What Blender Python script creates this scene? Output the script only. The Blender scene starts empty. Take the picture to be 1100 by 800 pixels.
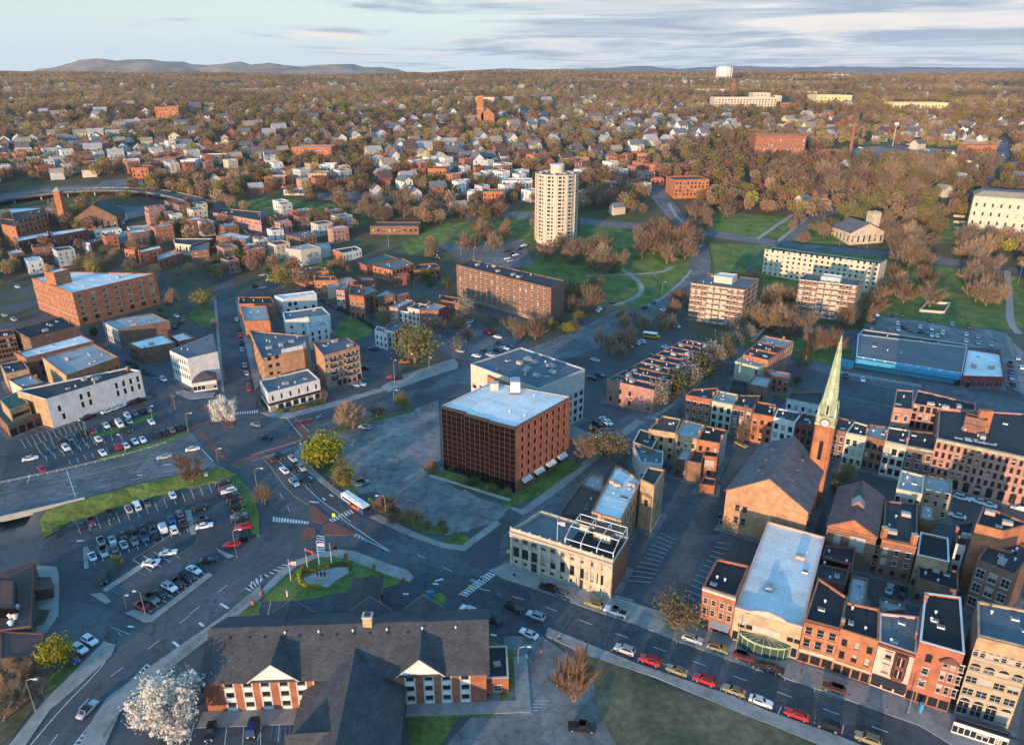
import bpy, bmesh, math, random
import numpy as np
from mathutils import Vector, Matrix
random.seed(7); rng = random.Random(11); nrng = np.random.default_rng(5)
S = bpy.context.scene; COL = S.collection
# ---------------- camera, sky, sun, exposure ----------------
F, C0, H = 780., 323., 120.            # focal length and horizon offset in photo pixels, camera height in metres
TH = math.atan(C0 / F)
cd = bpy.data.cameras.new('camera'); cam = bpy.data.objects.new('camera', cd); COL.objects.link(cam)
cd.sensor_width = 36; cd.lens = F / 1100 * 36; cd.clip_start = 1; cd.clip_end = 60000
cam.location = (0, 0, H); cam.rotation_euler = (math.pi / 2 - TH, 0, 0); S.camera = cam
SUN_EL, SUN_AZ = math.radians(6.2), math.radians(208)     # azimuth clockwise from +Y: behind the camera, to the left
W = bpy.data.worlds.new('World'); S.world = W; W.use_nodes = True
nt = W.node_tree; nt.nodes.clear(); N = nt.nodes.new; LK = nt.links.new
out = N('ShaderNodeOutputWorld'); bg = N('ShaderNodeBackground'); LK(bg.outputs[0], out.inputs[0])
sky = N('ShaderNodeTexSky'); sky.sky_type = 'NISHITA'; sky.sun_disc = False
sky.sun_elevation = SUN_EL; sky.sun_rotation = SUN_AZ; sky.altitude = 100; sky.air_density = 1.0; sky.dust_density = 0.6; sky.ozone_density = 1.6
tc = N('ShaderNodeTexCoord'); sep = N('ShaderNodeSeparateXYZ'); LK(tc.outputs['Generated'], sep.inputs[0])
def M(op, a, b=None, clamp=False):
    n = N('ShaderNodeMath'); n.operation = op; n.use_clamp = clamp
    for i, v in enumerate((a, b)):
        if v is None: continue
        if isinstance(v, (int, float)): n.inputs[i].default_value = v
        else: LK(v, n.inputs[i])
    return n.outputs[0]
el = M('MAXIMUM', sep.outputs['Z'], 0.0)
den = M('ADD', el, 0.035)                                   # cloud deck seen at a grazing angle
cx_ = M('DIVIDE', sep.outputs['X'], den); cy_ = M('DIVIDE', sep.outputs['Y'], den)
cmb = N('ShaderNodeCombineXYZ'); LK(cx_, cmb.inputs[0]); LK(cy_, cmb.inputs[1])
def noise(vec, scale, detail=6, rough=.55, dist=0):
    n = N('ShaderNodeTexNoise'); n.inputs['Scale'].default_value = scale; n.inputs['Detail'].default_value = detail
    n.inputs['Roughness'].default_value = rough; n.inputs['Distortion'].default_value = dist; LK(vec, n.inputs['Vector']); return n.outputs['Fac']
def ramp(fac, stops):
    r = N('ShaderNodeValToRGB'); LK(fac, r.inputs[0]); e = r.color_ramp.elements
    while len(e) < len(stops): e.new(.5)
    for q, (p, c) in zip(e, stops): q.position = p; q.color = tuple(c) + (1,) if len(c) == 3 else c
    return r.outputs[0]
def mix(f, a, b, typ='MIX'):
    n = N('ShaderNodeMix'); n.data_type = 'RGBA'; n.blend_type = typ
    if isinstance(f, (int, float)): n.inputs[0].default_value = f
    else: LK(f, n.inputs[0])
    for i, v in ((6, a), (7, b)):
        if isinstance(v, tuple): n.inputs[i].default_value = v + (1,)
        else: LK(v, n.inputs[i])
    return n.outputs[2]
n1 = noise(cmb.outputs[0], .24, 9, .62, 1.2); n2 = noise(cmb.outputs[0], .11, 4, .5)
cov = M('ADD', M('MULTIPLY', n1, .75), M('MULTIPLY', n2, .6))
right = M('MULTIPLY', M('ADD', sep.outputs['X'], .05), .26)                 # more cloud towards the east of the frame
cov = M('ADD', cov, right)
mask = ramp(cov, [(.64, (0, 0, 0)), (.72, (1, 1, 1))])
ccol = ramp(noise(cmb.outputs[0], .30, 9, .64, 1.0), [(.42, (1.6, 1.95, 2.45)), (.50, (2.35, 2.65, 3.0)), (.60, (3.9, 3.65, 3.4))])
haze_lift = mix(ramp(el, [(0.0, (1, 1, 1)), (.22, (0, 0, 0))]), sky.outputs[0], (2.85, 3.5, 3.8))
low = ramp(el, [(.10, (1, 1, 1)), (.42, (0, 0, 0))])                       # cloud bank only low in the sky, clear blue above
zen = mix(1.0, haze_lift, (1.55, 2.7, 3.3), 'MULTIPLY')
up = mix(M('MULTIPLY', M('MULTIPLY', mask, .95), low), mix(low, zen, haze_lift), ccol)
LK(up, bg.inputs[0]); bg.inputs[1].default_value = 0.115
sd = bpy.data.lights.new('sun', 'SUN'); sun = bpy.data.objects.new('sun', sd); COL.objects.link(sun)
sd.energy = 3.15; sd.angle = math.radians(.6); sd.color = (1.0, .67, .40)
sdir = Vector((math.sin(SUN_AZ) * math.cos(SUN_EL), math.cos(SUN_AZ) * math.cos(SUN_EL), math.sin(SUN_EL)))
sun.rotation_euler = sdir.to_track_quat('Z', 'Y').to_euler(); sun.location = (-200, -300, 250)
S.view_settings.view_transform = 'Standard'; S.view_settings.look = 'None'; S.view_settings.exposure = 1.12; S.view_settings.gamma = 1; S.view_settings.use_curve_mapping = False
S.render.engine = 'CYCLES'; cy = S.cycles
cy.max_bounces = 4; cy.diffuse_bounces = 2; cy.glossy_bounces = 2; cy.transmission_bounces = 2; cy.volume_bounces = 0; cy.transparent_max_bounces = 4
cy.use_denoising = True; cy.caustics_reflective = False; cy.caustics_refractive = False; cy.sample_clamp_indirect = 6
# ---------------- projection of photo pixels onto the ground ----------------
cT, sT = math.cos(TH), math.sin(TH)
def ray(px, py):
    u, v = (px - 550) / F, (400 - py) / F
    return (u, cT + v * sT, -sT + v * cT)
def P(p, z):                                   # point of pixel p on the level z
    d = ray(*p); t = (z - H) / d[2]; return (d[0] * t, d[1] * t)
def sm(a, b, x): t = np.clip((x - a) / (b - a), 0, 1); return t * t * (3 - 2 * t)
KN = [(-300, 0), (395, 0), (430, 1.2), (490, 8.5), (650, 29), (850, 50), (1100, 66), (1600, 84), (2200, 96), (3000, 103), (4200, 100), (6000, 60), (12000, 20), (30000, 0)]
KY = np.array([k[0] for k in KN], float); KZ = np.array([k[1] for k in KN], float)
_d = np.diff(KZ) / np.diff(KY); KM = np.zeros(len(KN)); KM[1:-1] = np.where(_d[:-1] * _d[1:] > 0, 2 * _d[:-1] * _d[1:] / (_d[:-1] + _d[1:] + 1e-12), 0)
E0, E1 = P((36, 547), 0), P((234, 501.6), 0)    # the south edge of the bridge road
_l = math.dist(E0, E1); EU = ((E1[0] - E0[0]) / _l, (E1[1] - E0[1]) / _l); EN = (EU[1], -EU[0])
CH = P((17, 572), -3.0); CHT = (CH[0] - E0[0]) * EU[0] + (CH[1] - E0[1]) * EU[1]
def terr(x, y):
    x = np.asarray(x, float); y = np.asarray(y, float)
    yy = np.clip(y + .04 * np.abs(x), -299, 29000); i = np.clip(np.searchsorted(KY, yy) - 1, 0, len(KN) - 2)
    h = KY[i + 1] - KY[i]; t = (yy - KY[i]) / h
    z = (2*t**3-3*t**2+1)*KZ[i] + (t**3-2*t**2+t)*h*KM[i] + (-2*t**3+3*t**2)*KZ[i+1] + (t**3-t**2)*h*KM[i+1]
    a = sm(700, 1700, y); z = z + a * (4.5*np.sin(x/170+1.3)*np.sin(y/230) + 3*np.sin(x/83+y/140)) + sm(1800, 3200, y) * (7*np.sin(x/410+.6) + 5*np.sin(x/190+2))
    s = (x - E0[0]) * EN[0] + (y - E0[1]) * EN[1]; tp = (x - E0[0]) * EU[0] + (y - E0[1]) * EU[1]
    dep = sm(1, 9, s) * (1 - sm(-122, -84, x))
    chn = sm(-15, -12, s) * (1 - sm(3.2, 5.2, np.abs(tp - CHT))) * (1 - sm(0, 12, s))
    return z - 3.6 * np.maximum(dep, chn * (s > -16))
_TR = []
def T(x, y):                                    # bilinear lookup of the same surface near by, exact beyond
    if not _TR:
        gx = np.arange(-700, 701.); gy = np.arange(0, 1001.); X_, Y_ = np.meshgrid(gx, gy); _TR.append(terr(X_, Y_).tolist())
    fx, fy = x+700, y
    if 0 <= fx < 1400 and 0 <= fy < 1000:
        i, j = int(fx), int(fy); a, b = fx-i, fy-j; r0, r1 = _TR[0][j], _TR[0][j+1]
        return (r0[i]*(1-a)+r0[i+1]*a)*(1-b)+(r1[i]*(1-a)+r1[i+1]*a)*b
    return float(terr(x, y))
def G(p):                                       # point of pixel p on the ground
    d = ray(*p); t = 60.0; lt = t
    while t < 30000:
        x, y, z = d[0]*t, d[1]*t, H + d[2]*t
        if z < T(x, y):
            a, b = lt, t
            for _ in range(30):
                m = (a + b) / 2
                if H + d[2]*m < T(d[0]*m, d[1]*m): b = m
                else: a = m
            return (d[0]*b, d[1]*b)
        lt = t; t *= 1.02
    return (d[0]*lt, d[1]*lt)
def to_px(x, y, z):
    dz = z - H; c = y*cT - dz*sT; v = y*sT + dz*cT
    return (550 + F*x/c, 400 - F*v/c)
def hz(base, top, zadd=0):                      # height at which pixel top stands above ground pixel base
    b = G(base); d = ray(*top); t = (d[0]*b[0] + d[1]*b[1]) / (d[0]**2 + d[1]**2); return H + t*d[2]
s4, s8 = 280/1100, 140/1100
TILE = {'A':(0,40,s4),'B':(270,40,s4),'C':(540,40,s4),'D':(820,40,s4),'E':(0,220,s4),'F':(270,220,s4),'G':(540,220,s4),'H':(820,220,s4),
 'I':(0,410,s4),'J':(270,410,s4),'K':(540,410,s4),'L':(820,410,s4),'M':(0,600,s4),'N':(270,600,s4),'O':(540,600,s4),'Q':(820,600,s4),
 'e1':(0,320,s8),'e2':(110,320,s8),'e3':(240,300,s8),'e4':(260,360,s8),'f1':(340,260,s8),'i1':(0,400,s8),'k1':(690,380,s8),'k2':(760,350,s8),
 'l1':(850,370,s8),'l2':(960,380,s8),'l3':(960,460,s8),'l4':(960,540,s8),'l5':(860,560,s8),'k3':(680,420,s8),'a1':(0,180,s8),'a2':(130,180,s8),
 'kk':(470,360,170/1100),'b1':(540,540,140/1018),'w5':(0,560,.2),'h1':(270,570,s8),'j1':(360,500,200/1100),'x1':(1000,180,.125),'p':(0,0,1)}
def px(s):                                      # 'E 10,20 30,40 p 5,6' -> photo pixels
    o = TILE['p']; r = []
    for w in s.split():
        if ',' in w:
            a, b = w.split(','); r.append((o[0]+float(a)*o[2], o[1]+float(b)*o[2]))
        else: o = TILE[w]
    return r
# ---------------- materials ----------------
def wear(c, g):                                  # repaired patches, cracks and oil stains of asphalt
    v = N('ShaderNodeTexVoronoi'); v.distance = 'CHEBYCHEV'; v.inputs['Scale'].default_value = .07; LK(g.outputs['Position'], v.inputs['Vector']); sp = N('ShaderNodeSeparateXYZ'); LK(v.outputs['Color'], sp.inputs[0])
    c = mix(1.0, c, ramp(sp.outputs[0], [(.1, (.86,)*3), (.5, (1,)*3), (.93, (1.12,)*3), (.96, (.72,)*3)]), 'MULTIPLY')
    e = N('ShaderNodeTexVoronoi'); e.feature = 'DISTANCE_TO_EDGE'; e.inputs['Scale'].default_value = .16; mp = N('ShaderNodeMapping'); LK(g.outputs['Position'], mp.inputs[0]); nn = N('ShaderNodeTexNoise'); nn.inputs['Scale'].default_value = .5; LK(g.outputs['Position'], nn.inputs['Vector']); LK(mix(.75, g.outputs['Position'], nn.outputs['Color'], 'ADD'), e.inputs['Vector'])
    c = mix(1.0, c, ramp(e.outputs['Distance'], [(.0, (.55,)*3), (.018, (1,)*3)]), 'MULTIPLY')
    return mix(1.0, c, ramp(noise(g.outputs['Position'], .35, 4, .7), [(.28, (.62,)*3), (.42, (1,)*3)]), 'MULTIPLY')
MAT = {}
def mat(name, col, rough=.85, var=.18, sc=.35, fine=None, fvar=.0, spec=.3, metal=0, col2=None, bump=0, attr=None, rnd=0, seam=0, road=False, leaf=False):
    global nt, N, LK
    m = bpy.data.materials.new(name); m.use_nodes = True; nt = m.node_tree; N = nt.nodes.new; LK = nt.links.new
    b = nt.nodes['Principled BSDF']; b.inputs['Roughness'].default_value = rough; b.inputs['Specular IOR Level'].default_value = spec; b.inputs['Metallic'].default_value = metal
    g = N('ShaderNodeNewGeometry'); c = col
    dk = tuple(v*(1-var) for v in col); lt = tuple(min(1, v*(1+var)) for v in (col2 or col))
    if var: c = mix(ramp(noise(g.outputs['Position'], sc, 5, .6), [(.35, (0,0,0)), (.65, (1,1,1))]), dk, lt)
    if fine:
        mp = N('ShaderNodeMapping'); mp.inputs['Scale'].default_value = fine; LK(g.outputs['Position'], mp.inputs[0])
        fz = noise(mp.outputs[0], 1, 3, .6)
        c = mix(1.0, c, ramp(fz, [(.3, (1-fvar,)*3), (.7, (1+fvar,)*3)]), 'MULTIPLY')
        if bump:
            bn = N('ShaderNodeBump'); bn.inputs['Strength'].default_value = bump; bn.inputs['Distance'].default_value = .05; LK(fz, bn.inputs['Height']); LK(bn.outputs[0], b.inputs['Normal'])
    if seam:                                     # membrane seams and patches of flat roofs
        w_ = N('ShaderNodeTexBrick'); w_.inputs['Scale'].default_value = 1; w_.inputs['Mortar Size'].default_value = .05; w_.inputs['Brick Width'].default_value = 9; w_.inputs['Row Height'].default_value = 2.2; w_.inputs['Color1'].default_value = (1,1,1,1); w_.inputs['Color2'].default_value = (.86,.86,.87,1); w_.inputs['Mortar'].default_value = (1-seam,1-seam,1-seam,1)
        mp = N('ShaderNodeMapping'); mp.inputs['Rotation'].default_value = (0,0,.62); LK(g.outputs['Position'], mp.inputs[0]); LK(mp.outputs[0], w_.inputs['Vector']); c = mix(1.0, c, w_.outputs['Color'], 'MULTIPLY')
    if road: c = wear(c, g)
    if attr:
        at = N('ShaderNodeAttribute'); at.attribute_name = attr; c = mix(1.0, c, at.outputs['Color'], 'MULTIPLY')
    if rnd:
        oi = N('ShaderNodeObjectInfo'); c = mix(1.0, c, ramp(oi.outputs['Random'], [(0, (1-rnd,)*3), (1, (1+rnd,)*3)]), 'MULTIPLY')
    if isinstance(c, tuple): b.inputs['Base Color'].default_value = c + (1,)
    else: LK(c, b.inputs['Base Color'])
    if leaf:                                     # thin leaves and twigs pass light
        t_ = N('ShaderNodeBsdfTranslucent'); x_ = N('ShaderNodeMixShader'); x_.inputs[0].default_value = .45; o_ = nt.nodes['Material Output']
        if isinstance(c, tuple): t_.inputs[0].default_value = c + (1,)
        else: LK(c, t_.inputs[0])
        LK(b.outputs[0], x_.inputs[1]); LK(t_.outputs[0], x_.inputs[2]); LK(x_.outputs[0], o_.inputs[0])
    MAT[name] = m; return m
BR = dict(rough=.9, var=.22, sc=.45, fine=(2.2, 2.2, 9), fvar=.22)
for n_, c_ in dict(brick_red=(.29,.105,.06), brick_honey=(.40,.22,.12), brick_orange=(.36,.14,.07), brick_brown=(.20,.105,.07), brick_tan=(.40,.26,.15), brick_dark=(.15,.06,.045), brick_pink=(.36,.19,.15), brick_yellow=(.40,.27,.155), brick_bright=(.33,.115,.065), stone=(.46,.38,.28), brownstone=(.24,.14,.09), stone_tan=(.40,.30,.19)).items(): mat(n_, c_, **BR)
PT = dict(rough=.8, var=.10, sc=.5, fine=(1.3, 1.3, .5), fvar=.12)
for n_, c_ in dict(paint_white=(.60,.58,.55), paint_cream=(.54,.455,.35), paint_grey=(.42,.42,.41), paint_yellow=(.60,.50,.27), paint_green=(.37,.39,.29), paint_pink=(.66,.40,.34), paint_red=(.40,.05,.05), paint_blue=(.05,.27,.42), paint_maroon=(.22,.04,.045), paint_beige=(.5,.42,.32), paint_brown=(.10,.065,.05), siding_white=(.62,.60,.57), concrete=(.38,.36,.33)).items(): mat(n_, c_, **PT)
RF = dict(rough=.9, var=.12, sc=.12, fine=(1.4, 1.4, 1.4), fvar=.14, seam=.22)
for n_, c_ in dict(roof_dark=(.045,.047,.05), roof_black=(.022,.024,.028), roof_grey=(.15,.155,.16), roof_blue=(.11,.13,.15), roof_silver=(.36,.345,.33), roof_white=(.76,.72,.67), roof_tan=(.30,.25,.19), roof_green=(.035,.11,.095), roof_brown=(.10,.065,.055)).items(): mat(n_, c_, **RF)
mat('shingle_grey', (.062,.06,.062), .92, .2, .4, (1.2,1.2,7), .35); mat('shingle_slate', (.12,.105,.11), .85, .25, .35, (2,2,5), .4); mat('shingle_purple', (.115,.08,.08), .9, .2, .4, (1.5,1.5,6), .3)
mat('shingle_green', (.04,.07,.055), .9, .2, .4, (1.2,1.2,6), .3)
mat('roof_red', (.16,.07,.05), .9, .2, .4); mat('copper', (.30,.36,.24), .7, .22, .5, (1,1,.4), .25); mat('copper_pale', (.36,.40,.27), .75, .18, .5, (1.5,1.5,.4), .2)
mat('asphalt', (.080,.084,.090), .92, .22, .06, (.5,.5,.5), .22, road=True); mat('asphalt_new', (.060,.065,.070), .9, .18, .08, (.5,.5,.5), .2, road=True); mat('asphalt_old', (.19,.18,.172), .95, .25, .07, (.35,.35,.35), .3, road=True); mat('asphalt_mid', (.125,.127,.130), .92, .22, .07, (.4,.4,.4), .25, road=True)
mat('pavement', (.27,.25,.225), .92, .16, .25, (.7,.7,.7), .16); mat('pavement_old', (.15,.145,.14), .95, .25, .3, (.8,.8,.8), .2); mat('kerbstone', (.36,.34,.31), .9, .1); mat('paving_brick', (.20,.075,.055), .9, .15, .5, (3,3,3), .2); mat('plaza', (.30,.27,.27), .9, .12)
mat('grass', (.070,.115,.022), .95, .22, .12, (.9,.9,.9), .35, col2=(.12,.15,.032)); mat('grass_dry', (.070,.080,.034), .95, .4, .05, (.6,.6,.6), .35, col2=(.135,.105,.06)); mat('earth', (.13,.10,.07), .95, .25, .1, (.6,.6,.6), .3)
mat('line_white', (.60,.60,.58), .8, .2, .8); mat('line_yellow', (.55,.38,.08), .8, .2, .8); mat('line_blue', (.05,.16,.30), .8, .2)
mat('glass', (.016,.019,.024), .08, 0, spec=.6); mat('glass_brown', (.007,.005,.005), .12, 0, spec=.25); mat('blind', (.36,.34,.30), .5, 0); mat('glass_green', (.05,.075,.06), .15, 0, spec=.5)
mat('frame_white', (.46,.44,.41), .6, 0); mat('frame_dark', (.04,.035,.03), .6, 0); mat('trim_stone', (.40,.34,.27), .85, .12); mat('trim_brown', (.13,.07,.05), .8, 0); mat('metal_grey', (.32,.33,.34), .45, .1, metal=.5); mat('metal_light', (.62,.62,.60), .5, .08); mat('unit_tan', (.36,.33,.29), .6, .1); mat('metal_dark', (.03,.03,.035), .5, 0)
mat('mullion', (.065,.034,.03), .6, 0); mat('rubber', (.02,.02,.02), .8, 0); mat('rust', (.20,.10,.06), .9, .2); mat('cloth_red', (.45,.05,.05), .8, 0); mat('cloth_blue', (.03,.05,.2), .8, 0); mat('cloth_white', (.7,.7,.7), .8, 0); mat('neon', (.55,.75,.02), .6, 0); mat('lamp_red', (.4,.01,.01), .3, 0); mat('lamp_clear', (.7,.7,.66), .15, 0); mat('skin', (.45,.28,.2), .7, 0)
mat('bark', (.20,.15,.11), .95, .2, 2); mat('twig', (.32,.20,.12), .95, .2, .15, rnd=.25, leaf=True); mat('twig_red', (.32,.17,.10), .95, .2, .15, rnd=.2, leaf=True); mat('leaf_olive', (.25,.215,.075), .9, .25, .3, rnd=.22, leaf=True); mat('leaf_yellow', (.42,.36,.03), .9, .25, .4, rnd=.15, leaf=True); mat('leaf_green', (.055,.085,.022), .9, .25, .3, rnd=.2, leaf=True); mat('leaf_lime', (.24,.25,.04), .9, .25, .3, rnd=.15, leaf=True)
mat('blossom', (.80,.75,.66), .9, .12, .5, leaf=True); mat('blossom_dull', (.40,.38,.29), .9, .2, .5, leaf=True); mat('needle', (.14,.085,.03), .9, .25, .4, leaf=True); mat('needle_dark', (.028,.045,.022), .9, .25, .4, rnd=.2, leaf=True); mat('twig_pale', (.42,.30,.19), .95, .2, .15, rnd=.2, leaf=True); mat('hedge', (.10,.10,.025), .9, .3, .6)
mat('wood', (1, 1, 1), .95, .25, .012, attr='tint', leaf=True)
for n_, c_ in dict(white=(.72,.72,.72), silver=(.42,.44,.46), grey=(.16,.165,.17), black=(.012,.012,.014), blue=(.03,.07,.20), red=(.45,.02,.02), maroon=(.16,.02,.025), gold=(.30,.23,.12), teal=(.08,.20,.25), orange=(.55,.12,.01), yellow=(.6,.33,.01), brown=(.10,.045,.03)).items(): mat('car_'+n_, c_, .25, 0, spec=.6)
# ---------------- mesh builder ----------------
class MB:
    def __init__(s): s.v = []; s.f = []; s.m = []; s.ms = []
    def mi(s, m):
        if m not in s.ms: s.ms.append(m)
        return s.ms.index(m)
    def face(s, pts, m):
        n = len(s.v); s.v += [tuple(p) for p in pts]; s.f.append(tuple(range(n, n+len(pts)))); s.m.append(s.mi(m))
    def box(s, x0, x1, y0, y1, z0, z1, m, bottom=False):
        c = [(x0,y0,z0),(x1,y0,z0),(x1,y1,z0),(x0,y1,z0),(x0,y0,z1),(x1,y0,z1),(x1,y1,z1),(x0,y1,z1)]; s.hexa(c, m, bottom)
    def hexa(s, c, m, bottom=True):
        n = len(s.v); s.v += [tuple(p) for p in c]; i = s.mi(m)
        for q in ((4,5,6,7),(0,1,5,4),(1,2,6,5),(2,3,7,6),(3,0,4,7)) + (((3,2,1,0),) if bottom else ()): s.f.append(tuple(n+k for k in q)); s.m.append(i)
    def obox(s, A, B, d0, d1, z0, z1, m, bottom=True):   # box along A->B, from d0 to d1 to its left
        l = math.dist(A, B) or 1; n = (-(B[1]-A[1])/l, (B[0]-A[0])/l); q = lambda p, d, z: (p[0]+n[0]*d, p[1]+n[1]*d, z)
        s.hexa([q(A,d0,z0),q(B,d0,z0),q(B,d1,z0),q(A,d1,z0),q(A,d0,z1),q(B,d0,z1),q(B,d1,z1),q(A,d1,z1)], m, bottom)
    def prism(s, poly, z0, z1, m, mt=None):
        n = len(s.v); k = len(poly); s.v += [(p[0],p[1],z0) for p in poly] + [(p[0],p[1],z1) for p in poly]; i = s.mi(m)
        for j in range(k): s.f.append((n+j, n+(j+1)%k, n+k+(j+1)%k, n+k+j)); s.m.append(i)
        s.f.append(tuple(n+k+j for j in range(k))); s.m.append(s.mi(mt or m))
    def tube(s, pts, r, m, k=6, cap=True):
        pts = [Vector(p) for p in pts]; rs = r if isinstance(r, (list, tuple)) else [r]*len(pts); n = len(s.v); i = s.mi(m)
        for j, p in enumerate(pts):
            d = (pts[min(j+1, len(pts)-1)] - pts[max(j-1, 0)]).normalized(); a = d.orthogonal().normalized(); b = d.cross(a)
            for q in range(k):
                t = 2*math.pi*q/k; w = p + (a*math.cos(t) + b*math.sin(t))*rs[j]; s.v.append(tuple(w))
        for j in range(len(pts)-1):
            for q in range(k): s.f.append((n+j*k+q, n+j*k+(q+1)%k, n+(j+1)*k+(q+1)%k, n+(j+1)*k+q)); s.m.append(i)
        if cap: s.f.append(tuple(n+(len(pts)-1)*k+q for q in range(k))); s.m.append(i)
    def cyl(s, x, y, z0, z1, r0, r1, m, k=12):
        s.tube([(x,y,z0),(x,y,z1)], [r0, r1], m, k)
    def mesh(s, name, o=(0,0,0)):
        me = bpy.data.meshes.new(name); me.from_pydata([(a-o[0], b-o[1], c-o[2]) for a, b, c in s.v] if any(o) else s.v, [], s.f)
        for m in s.ms: me.materials.append(MAT[m])
        if len(s.ms) > 1: me.polygons.foreach_set('material_index', s.m)
        return me
    def build(s, name, parent=None, smooth=False):
        o = (0,0,0)
        if parent is not None:
            q = parent
            while q is not None: o = tuple(a+b for a, b in zip(o, q.location)); q = q.parent
        me = s.mesh(name, o)
        if smooth: me.polygons.foreach_set('use_smooth', [True]*len(me.polygons))
        ob = bpy.data.objects.new(name, me); COL.objects.link(ob)
        if parent is not None: ob.parent = parent
        return ob
def tag(o, label, cat, group=None, kind=None):
    o['label'] = label; o['category'] = cat
    if group: o['group'] = group
    if kind: o['kind'] = kind
    return o
def empty(name, loc, rz=0):
    o = bpy.data.objects.new(name, None); o.empty_display_size = .5; COL.objects.link(o); o.location = loc; o.rotation_euler = (0,0,rz); return o
def inst(name, me, parent, loc=(0,0,0), rz=0, sc=None):
    o = bpy.data.objects.new(name, me); COL.objects.link(o)
    if parent is not None: o.parent = parent
    o.location = loc; o.rotation_euler = (0,0,rz)
    if sc is not None: o.scale = sc if isinstance(sc, tuple) else (sc,)*3
    return o
ORD = 'first second third fourth fifth sixth seventh eighth ninth tenth eleventh twelfth thirteenth fourteenth fifteenth sixteenth seventeenth eighteenth nineteenth twentieth'.split()
NUM = 'zero one two three four five six seven eight nine ten eleven twelve thirteen fourteen fifteen sixteen seventeen eighteen nineteen twenty'.split()
REG = {}
def reg(o, noun, ctx, sx, cat, group=None):
    o['category'] = cat
    if group: o['group'] = group
    REG.setdefault((noun, ctx), []).append((sx, o))
def write_labels():
    for (noun, ctx), l in REG.items():
        l.sort(key=lambda t: t[0]); n = len(l)
        for i, (_, o) in enumerate(l):
            if n == 1: o['label'] = noun + ' ' + ctx
            else:
                w = ('leftmost' if i == 0 else 'rightmost' if i == n-1 else ORD[min(i, 19)] + ' from left') + ' of ' + (NUM[n] if n < 21 else 'many')
                o['label'] = noun + ' ' + ctx + ', ' + w
# ---------------- ground sheets ----------------
def drape_bm(poly, lift, step):
    bm = bmesh.new(); vs = [bm.verts.new((p[0], p[1], 0)) for p in poly]; bm.faces.new(vs); bm.normal_update(); bmesh.ops.triangulate(bm, faces=bm.faces[:])
    xs = [p[0] for p in poly]; ys = [p[1] for p in poly]
    pts = [(xs[i]+(xs[i-1]-xs[i])*t/4, ys[i]+(ys[i-1]-ys[i])*t/4) for i in range(len(poly)) for t in range(4)]
    zz = terr([p[0] for p in pts], [p[1] for p in pts])
    if np.max(np.abs(zz)) > .02:
        for ax, a in ((0, xs), (1, ys)):
            v = math.ceil(min(a)/step)*step
            while v < max(a):
                no = (1,0,0) if ax == 0 else (0,1,0); co = (v,0,0) if ax == 0 else (0,v,0)
                bmesh.ops.bisect_plane(bm, geom=bm.verts[:]+bm.edges[:]+bm.faces[:], plane_co=co, plane_no=no); v += step
    for v in bm.verts: v.co.z = T(v.co.x, v.co.y) + lift
    bmesh.ops.recalc_face_normals(bm, faces=bm.faces[:])
    for f in bm.faces:
        if f.normal.z < 0: f.normal_flip()
    return bm
def finish(bm, name, m, label=None, cat=None, kind='structure'):
    me = bpy.data.meshes.new(name); bm.to_mesh(me); bm.free(); me.materials.append(MAT[m]); o = bpy.data.objects.new(name, me); COL.objects.link(o); o['kind'] = kind
    return o
def W_(s): return [G(p) for p in px(s)]
def smooth_poly(p, n=2, closed=True):
    for _ in range(n):
        q = []
        for i in range(len(p)):
            a, b = p[i], p[(i+1) % len(p)]
            if not closed and i == len(p)-1: break
            q += [(a[0]*.75+b[0]*.25, a[1]*.75+b[1]*.25), (a[0]*.25+b[0]*.75, a[1]*.25+b[1]*.75)]
        p = q if closed else [p[0]] + q + [p[-1]]
    return p
LIFT = {}
def sheet(name, s, m, lift, kerb=False, step=5, smooth=0, kind='structure'):
    LIFT[name] = LIFT.get(name, 0) + 1; lift += min(LIFT[name]*.002, .036) if LIFT[name] < 18 else .036 + (LIFT[name] % 18)*.001
    poly = W_(s) if isinstance(s, str) else s
    if smooth: poly = smooth_poly(poly, smooth)
    bm = drape_bm(poly, lift, step)
    if kerb:
        ed = [e for e in bm.edges if e.is_boundary]; r = bmesh.ops.extrude_edge_only(bm, edges=ed)
        for v in r['geom']:
            if isinstance(v, bmesh.types.BMVert): v.co.z -= lift + .3
    return finish(bm, name, m, kind=kind)
def strip(pts, w0, w1=None):                     # polygon round a centre line
    w1 = w0 if w1 is None else w1; L, R = [], []
    for i, p in enumerate(pts):
        a, b = pts[max(i-1,0)], pts[min(i+1,len(pts)-1)]; l = math.dist(a,b) or 1; n = (-(b[1]-a[1])/l, (b[0]-a[0])/l); w = (w0+(w1-w0)*i/(len(pts)-1))/2
        L.append((p[0]+n[0]*w, p[1]+n[1]*w)); R.append((p[0]-n[0]*w, p[1]-n[1]*w))
    return R + L[::-1]
def quadstrip(mb, pts, w, lift, m, dash=None):
    d = 0
    for a, b in zip(pts, pts[1:]):
        l = math.dist(a, b)
        if l < 1e-6: continue
        u = ((b[0]-a[0])/l, (b[1]-a[1])/l); t = 0
        while t < l:
            if dash:
                ph = d % sum(dash)
                if ph < dash[0]: e = min(l, t + dash[0]-ph); on = True
                else: e = min(l, t + sum(dash)-ph); on = False
            else: e = min(l, t+4); on = True
            if on:
                q = [(a[0]+u[0]*k - u[1]*s*w/2, a[1]+u[1]*k + u[0]*s*w/2) for k, s in ((t,-1),(e,-1),(e,1),(t,1))]
                mb.face([(x, y, T(x, y)+lift) for x, y in q], m)
            d += e - t + 1e-6; t = e + 1e-9
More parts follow.
